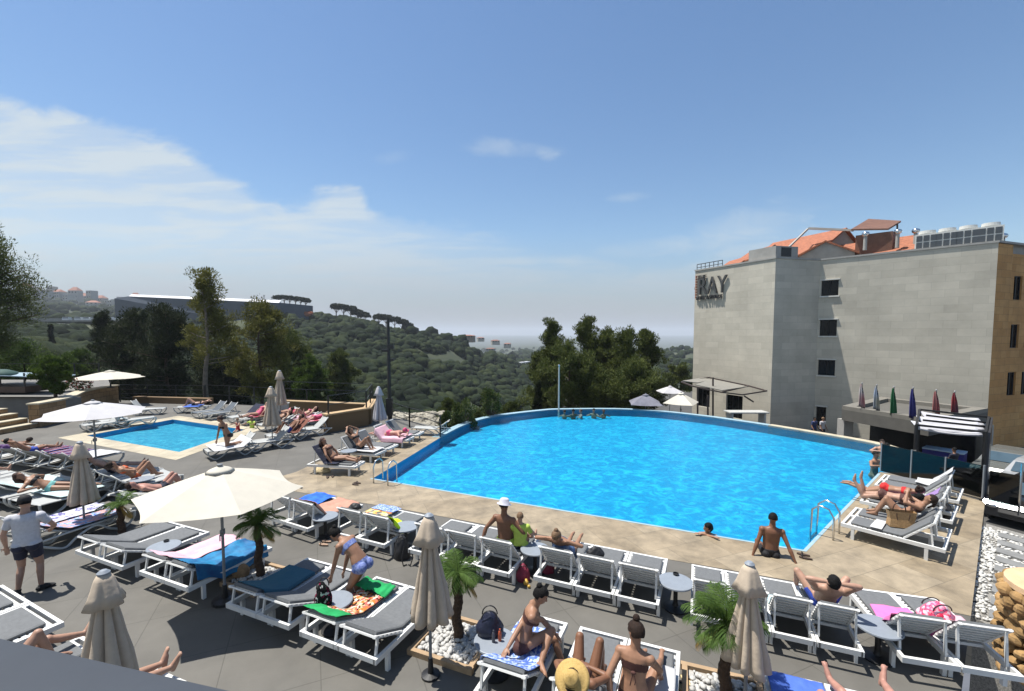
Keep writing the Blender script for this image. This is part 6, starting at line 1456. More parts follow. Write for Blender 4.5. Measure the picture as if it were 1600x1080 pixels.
def person(label, loc, rz, P_, u, f, handL, handR, footL, footR, skin_='tan', hair='black', style='bun', female=True, wear=(), s=1.0, vox=.012, head=None, hintkL=None, hintkR=None, hinteL=None, hinteR=None, face=None, fingers=False, toes=None, group=None, bend=None, hat=None, hipw=1.0, feetdir=None):
    """pelvis P_, spine direction u, chest direction f, all local; hands and feet are wrist / ankle positions"""
    P_ = Vector(P_); u = Vector(u).normalized(); f = Vector(f); f = (f-u*f.dot(u)).normalized(); r = u.cross(f)*-1      # r = person's side axis
    u2 = Vector(bend).normalized() if bend else u
    f2 = (f-u2*f.dot(u2)).normalized(); TL = .50*s
    mid = P_+u*TL*.42; Nk = mid+u2*TL*.58; g = 1 if female else 1.12
    mb = MB(); rings = []
    for t_, a, b in ((-.17, .06, .06), (-.12, .135, .095), (0, .168, .112), (.16, .155, .102), (.36, .122 if female else .14, .088), (.46, .125 if female else .145, .09), (.62, .145, .10), (.78, .16, .103), (.88, .165, .09), (.95, .125, .072), (1.02, .06, .055)):
        if t_ <= .42: c_ = P_+u*TL*t_; ff = f
        else: c_ = mid+u2*TL*(t_-.42); ff = f2
        gg = g if t_ > .3 else (hipw if female else .97)
        rings.append([c_+r*a*s*gg*cos(q)+ff*b*s*sin(q)*(1.0 if sin(q) > 0 else .95) for q in [2*pi*i/18 for i in range(18)]])
    vs = sum(rings, []); fs = [(i*18+j, i*18+(j+1) % 18, (i+1)*18+(j+1) % 18, (i+1)*18+j) for i in range(len(rings)-1) for j in range(18)]+[tuple(range(17, -1, -1)), tuple((len(rings)-1)*18+j for j in range(18))]
    mb.add(vs, fs)
    Hd = Vector(head) if head else Nk+u2*.168*s+f2*.02*s
    fd = Vector(face).normalized() if face else f2
    hu = (Hd-Nk).normalized(); hu = (hu+u2*.3).normalized() if face is None else (hu-fd*hu.dot(fd)).normalized()
    fd = (fd-hu*fd.dot(hu)).normalized(); hr = hu.cross(fd)*-1; HM = Matrix((hr, fd, hu)).transposed()
    rcone(mb, Nk-u2*.04*s, Hd-hu*.04*s, .06*s*(1 if female else 1.15), .054*s)
    mb.ell(Hd+hu*.02*s, (.074*s, .092*s, .098*s), 16, 12, M=HM); mb.ell(Hd-hu*.045*s+fd*.025*s, (.054*s, .06*s, .068*s), 14, 10, M=HM)
    rcone(mb, Hd+hu*.012*s+fd*.085*s, Hd-hu*.02*s+fd*.102*s, .010*s, .015*s, 6); mb.ell(Hd-hu*.058*s+fd*.084*s, (.024*s, .014*s, .011*s), 8, 6, M=HM)
    for sg in (-1, 1): mb.ell(Hd+hr*sg*.077*s-fd*.005*s, (.013*s, .022*s, .03*s), 8, 6, M=HM)
    jd = {}
    toes_ = toes
    for sg, hand, foot, hk, he in ((-1, handL, footL, hintkL, hinteL), (1, handR, footR, hintkR, hinteR)):
        hip = P_+r*sg*.088*s-u*.03*s; ft = Vector(foot); kn = ik(hip, ft, .42*s, .41*s, hk or f)
        kw = 1 if female else 1.04
        rcone(mb, hip, kn, .088*s*kw, .054*s); mb.ell(kn+(kn-(hip+ft)/2).normalized()*.006*s, .054*s); 
        cm = kn.lerp(ft, .3)-(Vector(hk or f).normalized())*.012*s; rcone(mb, kn, cm, .050*s, .054*s); rcone(mb, cm, ft, .054*s, .033*s)
        mb.ell(hip-f*.045*s-u*.035*s, .086*s*(1.06 if female else .95))
        td = Vector(toes_[0 if sg < 0 else 1] if toes_ else (f-u*.2)).normalized(); heel = ft-(ft-kn).normalized()*-.02*s
        rcone(mb, ft-td*.035*s+(ft-kn).normalized()*.03*s, ft+td*.07*s+(ft-kn).normalized()*.03*s, .032*s, .034*s)
        rcone(mb, ft+td*.02*s, ft+td*.14*s+(ft-kn).normalized()*.035*s, .034*s, .024*s)
        tdn = td.cross((ft-kn).normalized()); tdn = tdn.normalized() if tdn.length > .01 else r
        if vox < .011:
            for i_ in range(5): q = (i_-2); c0 = ft+td*.135*s+(ft-kn).normalized()*.04*s+tdn*q*.013*s; rcone(mb, c0, c0+td*(.04-.004*abs(q))*s, .011*s, .008*s, 6)
        sh = Nk-u2*.075*s+r*sg*.165*s*g; hd = Vector(hand); el = ik(sh, hd, .275*s, .25*s, he or (-f+r*sg*.6-u*.3))
        rcone(mb, Nk-u2*.05*s+r*sg*.06*s, sh, .052*s, .056*s); mb.ell(sh, .058*s*g)
        rcone(mb, sh, el, .048*s*g, .038*s); rcone(mb, el, el.lerp(hd, .3), .038*s, .039*s*g); rcone(mb, el.lerp(hd, .3), hd, .039*s*g, .025*s)
        d_ = (hd-el).normalized(); nrm = d_.cross(Vector((0, 0, 1)))
        nrm = nrm.normalized() if nrm.length > .1 else r; dn = nrm.cross(d_)
        PM = Matrix((nrm, d_, dn)).transposed(); mb.ell(hd+d_*.05*s, (.040*s, .052*s, .017*s), 10, 8, M=PM)
        for i_ in range(4):
            c0 = hd+d_*.085*s+nrm*(i_-1.5)*.02*s; L_ = (.062, .074, .07, .055)[i_]*s; k1 = c0+d_*L_*.5-dn*.004*s; rcone(mb, c0-d_*.01*s, k1, .0095*s, .009*s, 6); rcone(mb, k1, k1+(d_*.8-dn*.55).normalized()*L_*.5, .009*s, .0075*s, 6)
        c0 = hd+d_*.025*s-nrm*.032*s; k1 = c0+(d_*.7-nrm*.7).normalized()*.035*s; rcone(mb, c0, k1, .012*s, .010*s, 6); rcone(mb, k1, k1+(d_*.9-nrm*.25-dn*.2).normalized()*.03*s, .010*s, .008*s, 6)
        jd[sg] = (hip, kn, ft, sh, el, hd)
    if female and s > .8:
        for sg in (-1, 1): mb.ell(mid+u2*TL*.27+r*sg*.072*s+f2*.075*s, (.062*s, .062*s, .062*s))
    raw = mb.build('tmp', SK[skin_]); rm = raw.modifiers.new('r', 'REMESH'); rm.mode = 'VOXEL'; rm.voxel_size = vox; rm.use_smooth_shade = True
    sm = raw.modifiers.new('s', 'SMOOTH'); sm.iterations = 3 if vox < .011 else 2; sm.factor = .5
    dg = bpy.context.evaluated_depsgraph_get(); me = bpy.data.meshes.new_from_object(raw.evaluated_get(dg)); bpy.data.objects.remove(raw)
    t = thing('person', label, 'person', loc, rz, group=group)
    me.materials.clear(); me.materials.append(SK[skin_]); body = bpy.data.objects.new('body', me); col.objects.link(body); body.parent = t
    me.polygons.foreach_set('use_smooth', [True]*len(me.polygons))
    nv = len(me.vertices); co = np.empty(nv*3, np.float32); me.vertices.foreach_get('co', co); co = co.reshape(-1, 3); no = np.empty(nv*3, np.float32); me.vertices.foreach_get('normal', no); no = no.reshape(-1, 3)
    def a_(v): return np.array(v[:], dtype=np.float32)
    tl = np.where(((co-a_(mid)) @ a_(u2)) > 0, .42+((co-a_(mid)) @ a_(u2))/TL, .42+((co-a_(mid)) @ a_(u))/TL)      # height along the spine
    def segd(p, q):
        p, q = a_(p), a_(q); d = q-p; h = np.clip(((co-p) @ d)/(d @ d), 0, 1); return np.linalg.norm(co-(p+h[:, None]*d), axis=1), h
    dT, _ = segd(P_, Nk)
    limb = np.full(nv, 9.); armd = np.full(nv, 9.); th_h = np.zeros(nv); ua_h = np.zeros(nv); cal_h = np.zeros(nv)
    for sg in (-1, 1):
        hip, kn, ft, sh, el, hd = jd[sg]; d1, h1 = segd(hip, kn); m_ = d1 < limb; th_h[m_] = h1[m_]; limb = np.minimum(limb, d1)
        d3, h3 = segd(kn, ft); m_ = d3 < limb; th_h[m_] = 1+h3[m_]; limb = np.minimum(limb, d3)
        d2, h2 = segd(sh, el); m_ = d2 < armd; ua_h[m_] = h2[m_]; armd = np.minimum(armd, d2); d4, h4 = segd(el, hd+(hd-el)*.8); m_ = d4 < armd; ua_h[m_] = 1+h4[m_]; armd = np.minimum(armd, d4)
    isarm = (armd < .062*s) & ~((dT < .12*s) & (ua_h < .15))
    isleg = (limb < .1*s) & (th_h > .02)
    nT = (co-a_(P_)) @ a_(u)
    def garment(kind, m, nm):
        if kind == 'bottom': sel = (nT > -.16*s) & (nT < .055*s) & ~isarm & ((th_h < .17) | (dT < .05*s)) & (limb < .2*s); off = .005
        elif kind == 'top': sel = (tl > .60) & (tl < .79) & ~isarm & (dT < .24*s); off = .005
        elif kind == 'shorts': sel = (nT < .09*s) & ~isarm & (th_h < .62) & (limb < .2*s); off = .014
        elif kind == 'trunks': sel = (nT < .05*s) & ~isarm & (th_h < .42) & (limb < .2*s); off = .010
        elif kind == 'shirt': sel = (tl > -.08) & (tl < 1.0) & ((~isarm) | (ua_h < .62)) & (~((limb < dT) & (th_h > .15))); off = .016
        elif kind == 'onepiece': sel = ((tl > -.3) & (tl < .84)) & ~isarm & (th_h < .16); off = .005
        elif kind == 'dress': sel = ((tl > -.3) & (tl < .86)) & ~isarm & (th_h < .7); off = .012
        elif kind == 'shoes': sel = (th_h > 1.93) & (limb < .26*s); off = .010
        nf = len(me.polygons); 
        vs = []; mp_ = {}; fs = []
        for p in me.polygons:
            vi = p.vertices
            if all(sel[i] for i in vi):
                fs.append(tuple(mp_.setdefault(i, len(mp_)) for i in vi))
        if not fs: return
        inv = sorted(mp_, key=mp_.get); q = MB(); q.add([tuple(co[i]+no[i]*off*s) for i in inv], fs); g_ = q.build(nm, m, t, smooth=True)
        if kind in ('shirt', 'shorts', 'trunks', 'shoes', 'dress'):
            sd = g_.modifiers.new('t', 'SOLIDIFY'); sd.thickness = .01; sd.offset = -1
        return g_
    for kd, m, nm in wear: garment(kd, m, nm)
    if vox < .013:
        q = MB()
        for sg in (-1, 1): q.ell(Hd+hu*.022*s+fd*.083*s+hr*sg*.03*s, (.012*s, .008*s, .007*s), 8, 6, M=HM)
        q.build('eyes', EYE, t)
    # hair
    hm = HAIRM[hair]; bm = bmesh.new(); bmesh.ops.create_icosphere(bm, subdivisions=4, radius=1); kill = []
    for v in bm.verts:
        d = v.co.copy()
        if style in ('short', 'crop'): lo = -.25 if d.y < 0 else (.42 if d.y > .35 else .1)
        else: lo = -.55 if d.y < 0 else (.38 if d.y > .45 else -.1)
        if d.z < lo: kill.append(v)
        k_ = 1.10+.06*noise.noise(d*6)+.03*noise.noise(d*17)+(.05 if style == 'curly' else 0)*noise.noise(d*4)
        v.co = Vector((d.x*.080*s*k_, d.y*.096*s*k_-.006*s, d.z*.104*s*k_+.016*s))
    bmesh.ops.delete(bm, geom=kill, context='VERTS'); q = MB(); bm.verts.index_update()
    q.add([Hd+HM @ v.co for v in bm.verts], [tuple(v.index for v in fa.verts) for fa in bm.faces]); bm.free()
    if style == 'bun': q.ell(Hd+hu*.10*s-fd*.075*s, (.042*s, .042*s, .042*s), 12, 8)
    if style == 'topbun': q.ell(Hd+hu*.145*s-fd*.03*s, (.04*s, .04*s, .045*s), 12, 8)
    if style == 'long' or style == 'curly':
        dn_ = -hu*.8-fd*.5; q.tube([Hd-fd*.07*s+hu*.03*s, Hd-fd*.105*s+dn_*.06*s, Hd-fd*.10*s-hu*.20*s], [.07*s, .075*s, .035*s], 12)
    if style == 'tail': q.tube([Hd-fd*.085*s+hu*.02*s, Hd-fd*.12*s-hu*.08*s, Hd-fd*.09*s-hu*.19*s], [.035*s, .03*s, .012*s], 10)
    q.build('hair', hm, t, smooth=True)
    t['_h'] = 0; del t['_h']
    return t, dict(H=Hd, hu=hu, fd=fd, hr=hr, M=HM, Nk=Nk, r=r, u=u, mid=mid, u2=u2)
def cloth(name, c, c2=None, sc=20): return mat(name, c, .8, .1, sc, .1, c2=c2)
BK = cloth('swim_black', (.01, .01, .012)); RD = cloth('swim_red', (.45, .01, .01)); BL_ = cloth('swim_blue_print', (.03, .06, .28), (.25, .3, .5), 26); BLU = cloth('swim_royal', (.02, .05, .30)); OR = cloth('swim_orange', (.55, .10, .03)); BRW = cloth('swim_brown', (.06, .02, .015)); AQ = cloth('swim_aqua', (.15, .38, .36)); NEO = cloth('shirt_neon', (.38, .50, .08)); NVY = cloth('cloth_navy', (.01, .012, .03)); WSH = cloth('shirt_white', (.42, .42, .45)); PNK = cloth('swim_pink', (.5, .08, .16)); DEN = cloth('cloth_denim', (.07, .12, .24))
def at(key):
    loc, rz, th, sx, sy = SPOT[key]; return loc, rz, radians(th)
def supine(label, key, knees='bent', arms='side', y=.80, dx=0, **k):
    loc, rz, th = at(key); z0 = ZM; P_ = Vector((dx, y, z0+.115)); 
    if y > YB+.1 and th > .1: P_.y = y
    ct, st_ = cos(th), sin(th); u = Vector((0, -1, .12)) if th < .1 else Vector((0, -ct, st_)); 
    # start bending at the hips
    f = Vector((0, 0, 1)); f = f-u.normalized()*f.dot(u.normalized())
    Nk = P_+u.normalized()*.5
    fl = {'flat': ((-.09, P_.y+.84, z0+.06), (.09, P_.y+.84, z0+.06)), 'bent': ((-.1, P_.y+.46, z0+.05), (.1, P_.y+.50, z0+.05)), 'one': ((-.1, P_.y+.82, z0+.06), (.1, P_.y+.42, z0+.05)), 'spread': ((-.28, P_.y+.50, z0+.05), (.30, P_.y+.46, z0+.05)), 'cross': ((.05, P_.y+.80, z0+.13), (-.03, P_.y+.83, z0+.05)), 'high': ((-.13, P_.y+.34, z0+.05), (.15, P_.y+.32, z0+.05)), 'vee': ((-.24, P_.y+.80, z0+.08), (.26, P_.y+.76, z0+.22))}[knees]
    fl = [Vector(q)+Vector((dx, 0, 0)) for q in fl]
    n_ = f.normalized(); un = u.normalized()
    hn = {'side': (Vector((dx-.27, P_.y+.02, z0+.05)), Vector((dx+.27, P_.y+.02, z0+.05))), 'belly': (P_+un*.14+n_*.14+Vector((-.07, 0, 0)), P_+un*.16+n_*.14+Vector((.07, 0, 0))), 'head': (Nk+un*.20-n_*.0+Vector((-.07, 0, 0)), Nk+un*.20+Vector((.07, 0, 0))), 'up': (Nk+un*.28+n_*.05+Vector((-.16, 0, 0)), Nk+un*.28+n_*.05+Vector((.16, 0, 0))), 'read': (Nk-un*.05+n_*.34+Vector((-.12, 0, 0)), Nk-un*.05+n_*.34+Vector((.12, 0, 0)))}[arms]
    he = {'side': (Vector((-1, 0, .2)), Vector((1, 0, .2))), 'belly': (Vector((-1, -.3, 0)), Vector((1, -.3, 0))), 'head': (Vector((-1, 0, .1)), Vector((1, 0, .1))), 'up': (Vector((-1, 0, .3)), Vector((1, 0, .3))), 'read': (Vector((-1, .6, -.5)), Vector((1, .6, -.5)))}[arms]
    td = [Vector((-.25, .35, 1)) if knees in ('flat', 'cross', 'vee') else Vector((0, 1, -.1)), Vector((.25, .35, 1)) if knees in ('flat', 'cross', 'vee', 'one') and knees != 'one' else Vector((0, 1, -.1))]
    if knees == 'one': td[0] = Vector((-.25, .35, 1))
    kh = (Vector((-.5, 0, 1)), Vector((.5, 0, 1))) if knees in ('spread', 'vee') else (Vector((0, 0, 1)), Vector((0, 0, 1)))
    return person(label, loc, rz, P_, u, f, hn[0], hn[1], fl[0], fl[1], hintkL=kh[0], hintkR=kh[1], hinteL=he[0], hinteR=he[1], toes=td, **k)
def prone(label, key, legs='flat', y=.85, arms='head', dx=0, flip=False, **k):
    loc, rz, th = at(key); z0 = ZM+.01; sg = 1
    if flip: rz2 = rz+pi; loc2 = loc+Matrix.Rotation(rz, 3, 'Z') @ Vector((0, LL, 0))
    else: rz2, loc2 = rz, loc
    P_ = Vector((dx, y, z0+.10)); u = Vector((0, -1, .10)); f = Vector((0, 0, -1)); climb = th > .1 and y < .95 and not flip
    if climb: u = Vector((0, -cos(th), sin(th))); f = Vector((0, -sin(th), -cos(th))); P_.z += .02
    Nk = P_+u.normalized()*.5
    fz = {'flat': (Vector((dx+.09, y+.82, z0+.05)), Vector((dx-.09, y+.82, z0+.05))), 'up': (Vector((dx+.08, y+.52, z0+.42)), Vector((dx-.10, y+.62, z0+.36)))}[legs]
    hn = {'head': (Vector((dx+.16, Nk.y-.17, z0+.04)), Vector((dx-.16, Nk.y-.17, z0+.04))), 'fwd': (Vector((dx+.10, Nk.y-.30, z0+.05)), Vector((dx-.10, Nk.y-.30, z0+.05))), 'side': (Vector((dx+.26, y-.02, z0+.04)), Vector((dx-.26, y-.02, z0+.04)))}[arms]
    if climb: hn = tuple(Nk+u*.12+Vector((sx_*.2, 0, -.06)) for sx_ in (1, -1)); k.setdefault('bend', None)
    td = (Vector((0, 1, -.15)),)*2 if legs == 'flat' else (Vector((0, -.2, 1)),)*2
    return person(label, loc2, rz2, P_, u, f, hn[0], hn[1], fz[0], fz[1], hintkL=Vector((0, 0, -1)) if legs == 'up' else Vector((0, 0, -1)), hintkR=Vector((0, 0, -1)), hinteL=Vector((1, -.2, 0)), hinteR=Vector((-1, -.2, 0)), toes=td, **({} if climb else dict(head=Nk+Vector((0, -.155, .07)), face=Vector((.35, -.8, -.2)))), **k)
bk = lambda m1, m2=None: (('bottom', m1, 'swim_bottom'), ('top', m2 or m1, 'swim_top'))
def hatobj(info, t, m, kind='straw', s=1, nm='hat'):
    H, hu, M_ = info['H'], info['hu'], info['M']; q = MB()
    if kind == 'straw': pr = [(.0, .125), (.07, .12), (.088, .09), (.095, .03), (.17, .012), (.205, .0), (.20, -.008), (.1, .015)]
    elif kind == 'fedora': pr = [(.0, .105), (.06, .12), (.082, .10), (.092, .03), (.13, .02), (.135, .012), (.09, .015)]
    else: pr = [(.0, .115), (.05, .11), (.08, .075), (.094, .02), (.09, .01)]
    q.lathe(pr, 28); q.v = [tuple(H+M_ @ (Vector(v)*s+Vector((0, -.01, .035)))) for v in q.v]
    if kind == 'cap': q.grid(6, 4, lambda a, b: tuple(H+M_ @ (Vector(((a-.5)*.15*s, .08*s+.08*s*b*(1-(2*a-1)**2*.5), .06*s-.01*b)))), .006)
    q.build(nm, m, t, smooth=True)
# --- standing man, back to us
b = P(47, 926); T, I = person('standing man in white T-shirt, dark shorts and dark cap seen from behind at left', (b.x, b.y, 0), radians(28), (0, 0, .93), (0, .02, 1), (0, 1, 0), (-.30, .10, .86), (.24, .28, 1.02), (-.15, 0, .07), (.14, .03, .07), 'light', 'black', 'short', False,
    (('shirt', WSH, 'shirt'), ('shorts', NVY, 'shorts'), ('shoes', BK, 'shoes')), vox=.010, s=1.03, hinteL=Vector((-1, -.6, 0)), hinteR=Vector((1, -.6, -.3)), toes=(Vector((-.4, 1, 0)), Vector((.9, .5, 0))), hintkL=Vector((0, 1, 0)), hintkR=Vector((0, 1, 0)), face=Vector((.25, 1, -.1)))
hatobj(I, T, BK, 'cap', 1.03, 'cap')
# --- bending woman in blue bikini
b = P(562, 958); T, I = person('woman in a blue patterned bikini bending forward between the loungers', (b.x, b.y, 0), radians(72), (0, -.04, .86), (0, .62, 1), (0, 1, -.45), (-.10, .46, .62), (.14, .40, .60), (-.09, -.02, .07), (.10, .04, .07), 'tan', 'black', 'bun', True,
    bk(BL_), vox=.010, bend=(0, 1.0, .72), hinteL=Vector((-.6, -.2, .3)), hinteR=Vector((.6, -.2, .3)), hintkL=Vector((0, 1, 0)), hintkR=Vector((0, 1, 0)), toes=(Vector((-.1, 1, 0)), Vector((.1, 1, 0))), head=(0.0, .455, 1.275), face=Vector((0, .75, -.65)))
# --- seated woman with bun, M1 (side view, sitting on lounger)
loc, rz, th = at('M11'); T, I = person('woman with a dark bun and brown bikini sitting sideways on the blue patterned towel', loc, rz, (-.02, .86, ZM+.12), (.12, .10, 1), (.92, .30, -.05), (-.10, .50, .62), (.36, 1.02, .60), (.50, 1.05, .10), (.30, .62, .44), 'tan', 'black', 'bun', True,
    bk(BRW), vox=.009, hintkL=Vector((.8, .5, .6)), hintkR=Vector((1, .1, .25)), hinteL=Vector((-.5, -.6, -.1)), hinteR=Vector((.2, .8, -.5)), toes=(Vector((.7, .3, -.1)), Vector((.6, -.5, 0))), bend=(.38, .12, 1), face=Vector((1, .15, -.55)))
# --- M2: person in straw hat, knees up
T, I = supine('woman hidden under a straw sun hat with oiled raised knees, at the bottom edge', 'M21', 'high', 'belly', y=.50, dx=.0, skin_='dark', hair='brown', style='long', female=True, wear=bk(BRW), vox=.010)
hatobj(I, T, mat('straw_gold', (.42, .27, .08), .85, .25, 60, .6, c2=(.55, .38, .14)), 'straw', .92)
# --- M3: woman seen from behind, sitting upright facing the foot end
loc, rz, th = at('M22'); T, I = person('woman with a high bun and string bikini sitting upright, seen from behind', loc, rz, (-.12, .50, ZM+.12), (0, .08, 1), (.1, 1, 0), (-.34, .30, .50), (.14, .86, .55), (-.10, 1.18, .45), (.12, 1.25, .45), 'tan', 'brown', 'topbun', True,
    bk(BRW), vox=.009, s=1.03, hintkL=Vector((-.3, 0, 1)), hintkR=Vector((.3, 0, 1)), hinteL=Vector((-1, -.5, .2)), hinteR=Vector((1, -.2, 0)), toes=(Vector((0, 1, .2)),)*2, face=Vector((-.8, .6, -.35)))
q = MB(); kn_ = Vector(I['mid'])+I['u2']*.10-Vector((0, .115, 0)); q.ell(kn_, (.03, .02, .02)); q.tube([kn_, kn_+Vector((-.02, -.03, -.08)), kn_+Vector((-.03, -.02, -.14))], .006, 5); q.tube([kn_, kn_+Vector((.03, -.03, -.07)), kn_+Vector((.02, -.02, -.12))], .006, 5); q.build('bikini_knot', BRW, T)
# --- M4/M5
supine('person with pink knees beside the cobalt towel at the bottom edge', 'M41', 'bent', 'side', y=.52, dx=.18, skin_='pink', hair='brown', style='long', female=True, wear=bk(BK), vox=.012)
supine('person whose bare feet stick up at the bottom edge right of the umbrella', 'M42', 'vee', 'side', y=.84, dx=-.06, skin_='pink', hair='brown', style='short', female=False, wear=(('trunks', NVY, 'trunks'),), vox=.010)
supine('person with pale shins and feet showing above the dark ledge', 'F21', 'one', 'side', y=.86, dx=0, skin_='light', hair='brown', style='short', female=False, wear=(('trunks', NVY, 'trunks'),), vox=.010)
supine('person whose bare soles show just past the ledge below the closed umbrella', 'F31', 'flat', 'side', y=.86, dx=0, skin_='light', hair='brown', style='short', female=False, wear=(('trunks', NVY, 'trunks'),), vox=.010)
# --- long row
loc, rz, th = at('G33'); T, I = person('bare-backed man in a white hat sitting on a lounger of the long row', loc, rz, (-.12, .85, ZM+.12), (0, -.1, 1), (0, 1, .1), (-.52, .62, .50), (.30, 1.02, .60), (-.12, 1.5, .45), (.1, 1.45, .45), 'dark', 'brown', 'short', False,
    (('trunks', NEO, 'trunks'),), vox=.011, s=1.03, hintkL=Vector((0, 0, 1)), hintkR=Vector((0, 0, 1)), hinteL=Vector((-1, -.3, 0)), hinteR=Vector((.6, -.3, -.4)), toes=(Vector((0, .4, 1)),)*2, face=Vector((.3, 1, -.2)))
hatobj(I, T, mat('hat_white', (.42, .42, .48), .8, .1, 10, .2), 'fedora', 1.1)
T, I = person('boy in a neon yellow shirt sitting beside the man in the white hat', loc, rz, (.20, .88, ZM+.10), (0, -.05, 1), (-.3, 1, 0), (.06, 1.08, .60), (.34, 1.08, .55), (.10, 1.45, .45), (.30, 1.42, .45), 'light', 'fair', 'crop', False,
    (('shirt', NEO, 'shirt'), ('trunks', NVY, 'trunks')), vox=.011, s=.78, hintkL=Vector((0, 0, 1)), hintkR=Vector((0, 0, 1)), hinteL=Vector((-.6, -.3, -.4)), hinteR=Vector((.6, -.3, -.4)), toes=(Vector((0, .4, 1)),)*2, face=Vector((-.3, 1, -.1)))
prone('sunbather in a denim-blue dress resting face down at the top of a lounger', 'G41', 'flat', y=.78, dx=-.02, skin_='tan', hair='fair', style='bun', female=True, wear=(('dress', DEN, 'dress'),), vox=.012)
supine('man in blue trunks lying with hands clasped behind his head and knees apart', 'G54', 'spread', 'head', y=.92, dx=0, skin_='light', hair='black', style='short', female=False, wear=(('trunks', BLU, 'trunks'),), vox=.011)
# --- right loungers
supine('woman reclining with raised knees, reading, right of the pool', 'S12', 'bent', 'read', y=.80, skin_='tan', hair='brown', style='tail', female=True, wear=bk(BRW), vox=.014)
prone('woman in brown patterned swimwear lying face down with her lower legs raised', 'S21', 'up', y=1.27, skin_='light', hair='black', style='long', female=True, wear=bk(BRW), vox=.014)
prone('woman in a red bikini lying face down on the lilac towel', 'S22', 'flat', y=1.34, skin_='tan', hair='brown', style='bun', female=True, wear=bk(RD), vox=.014)
# --- left of the big pool
supine('woman reclining on a navy towel by the pool ladder with legs stretched', 'L11', 'flat', 'side', y=.80, skin_='tan', hair='red', style='long', female=True, wear=bk(BRW), vox=.014)
supine('woman with raised knees holding her hands to her face left of the pool', 'L21', 'bent', 'up', y=.85, skin_='tan', hair='brown', style='long', female=True, wear=bk(BK), vox=.014)
T, I = prone('woman in a pink hat lying face down on the pink and white towel', 'L31', 'flat', y=.90, flip=True, skin_='pink', hair='fair', style='short', female=True, wear=(('bottom', PNK, 'swim_bottom'),), vox=.015)
hatobj(I, T, mat('hat_pink', (.5, .05, .14), .8, .1, 10, .2), 'cap')
# --- left centre
supine('shirtless man with dark crew cut lying on a resin lounger', 'B21', 'flat', 'side', y=.80, skin_='light', hair='black', style='short', female=False, wear=(('trunks', NVY, 'trunks'),), vox=.014)
supine('woman in an orange bikini with one knee raised on a resin lounger', 'B22', 'bent', 'belly', y=.86, skin_='tan', hair='brown', style='bun', female=True, wear=bk(OR), vox=.013)
prone('dark-haired man lying face down at the left edge', 'B11', 'flat', y=.9, arms='head', skin_='dark', hair='brown', style='short', female=False, wear=(('trunks', cloth('trunks_violet', (.08, .03, .12)), 'trunks'),), vox=.014, flip=True)
loc, rz, th = at('B42'); T, I = person('auburn-haired woman in a mint swimsuit lounging behind the standing man', loc, rz, (.30, 1.05, ZM+.14), (.60, .80, .62), (-.7, -.2, .9), (.62, 1.10, .56), (.25, 1.42, .60), (-.30, .40, .45), (-.48, .62, .45), 'tan', 'red', 'curly', True,
    bk(AQ, BK), vox=.012, hintkL=Vector((0, 0, 1)), hintkR=Vector((0, 0, 1)), hinteL=Vector((.3, -.5, .2)), hinteR=Vector((.3, .8, 0)), toes=(Vector((-.8, -.5, -.1)),)*2)
# --- small pool people
loc, rz, th = at('C111'); T, I = person('woman in a black bikini kneeling on a lounger with her back turned', loc, rz, (0, 1.02, ZM+.45), (-.15, .35, 1), (-.4, 1, -.2), (-.35, 1.15, .60), (.3, 1.30, .60), (-.08, .66, ZM+.07), (.1, .62, ZM+.07), 'tan', 'red', 'bun', True,
    bk(BK), vox=.014, hintkL=Vector((0, 1, -.6)), hintkR=Vector((0, 1, -.6)), hinteL=Vector((-1, 0, 0)), hinteR=Vector((1, 0, 0)), toes=(Vector((0, -1, .1)),)*2, face=Vector((0, 1, -.3)))
def inwater(label, px, py, zneck, rz, skin_='tan', hair='brown', style='short', female=False, wear=(), s=1.0, arms='front', vox=.02, face=None, z=WL):
    b = P(px, py, z); a = {'front': ((-.22, .30, zneck-.12), (.22, .30, zneck-.12)), 'side': ((-.34, .1, zneck-.35), (.34, .1, zneck-.35)), 'edge': ((.16, .36, zneck-.02), (-.16, .36, zneck-.02)), 'up': ((-.16, .22, zneck+.10), (.3, .1, zneck-.2))}[arms]
    P0 = zneck-.5*s
    return person(label, (b.x, b.y, z), rz, (0, 0, P0), (0, 0, 1), (0, 1, 0), a[0], a[1], (-.12, .1*s, P0-.62*s), (.12, .15*s, P0-.62*s), skin_, hair, style, female, wear, s=s, vox=vox, hintkL=Vector((0, 1, 0)), hintkR=Vector((0, 1, 0)), hinteL=Vector((-1, 0, -.3)), hinteR=Vector((1, 0, -.3)), face=face)
inwater('small child in a red swimsuit standing at the corner of the small pool', 372, 674, .45, radians(150), 'light', 'fair', 'short', False, (('onepiece', RD, 'swimsuit'),), s=.7, vox=.016)
inwater('child in the small pool near the closed umbrella', 394, 671, .42, radians(170), 'tan', 'brown', 'short', False, (('shirt', NEO, 'shirt'),), s=.7, vox=.016)
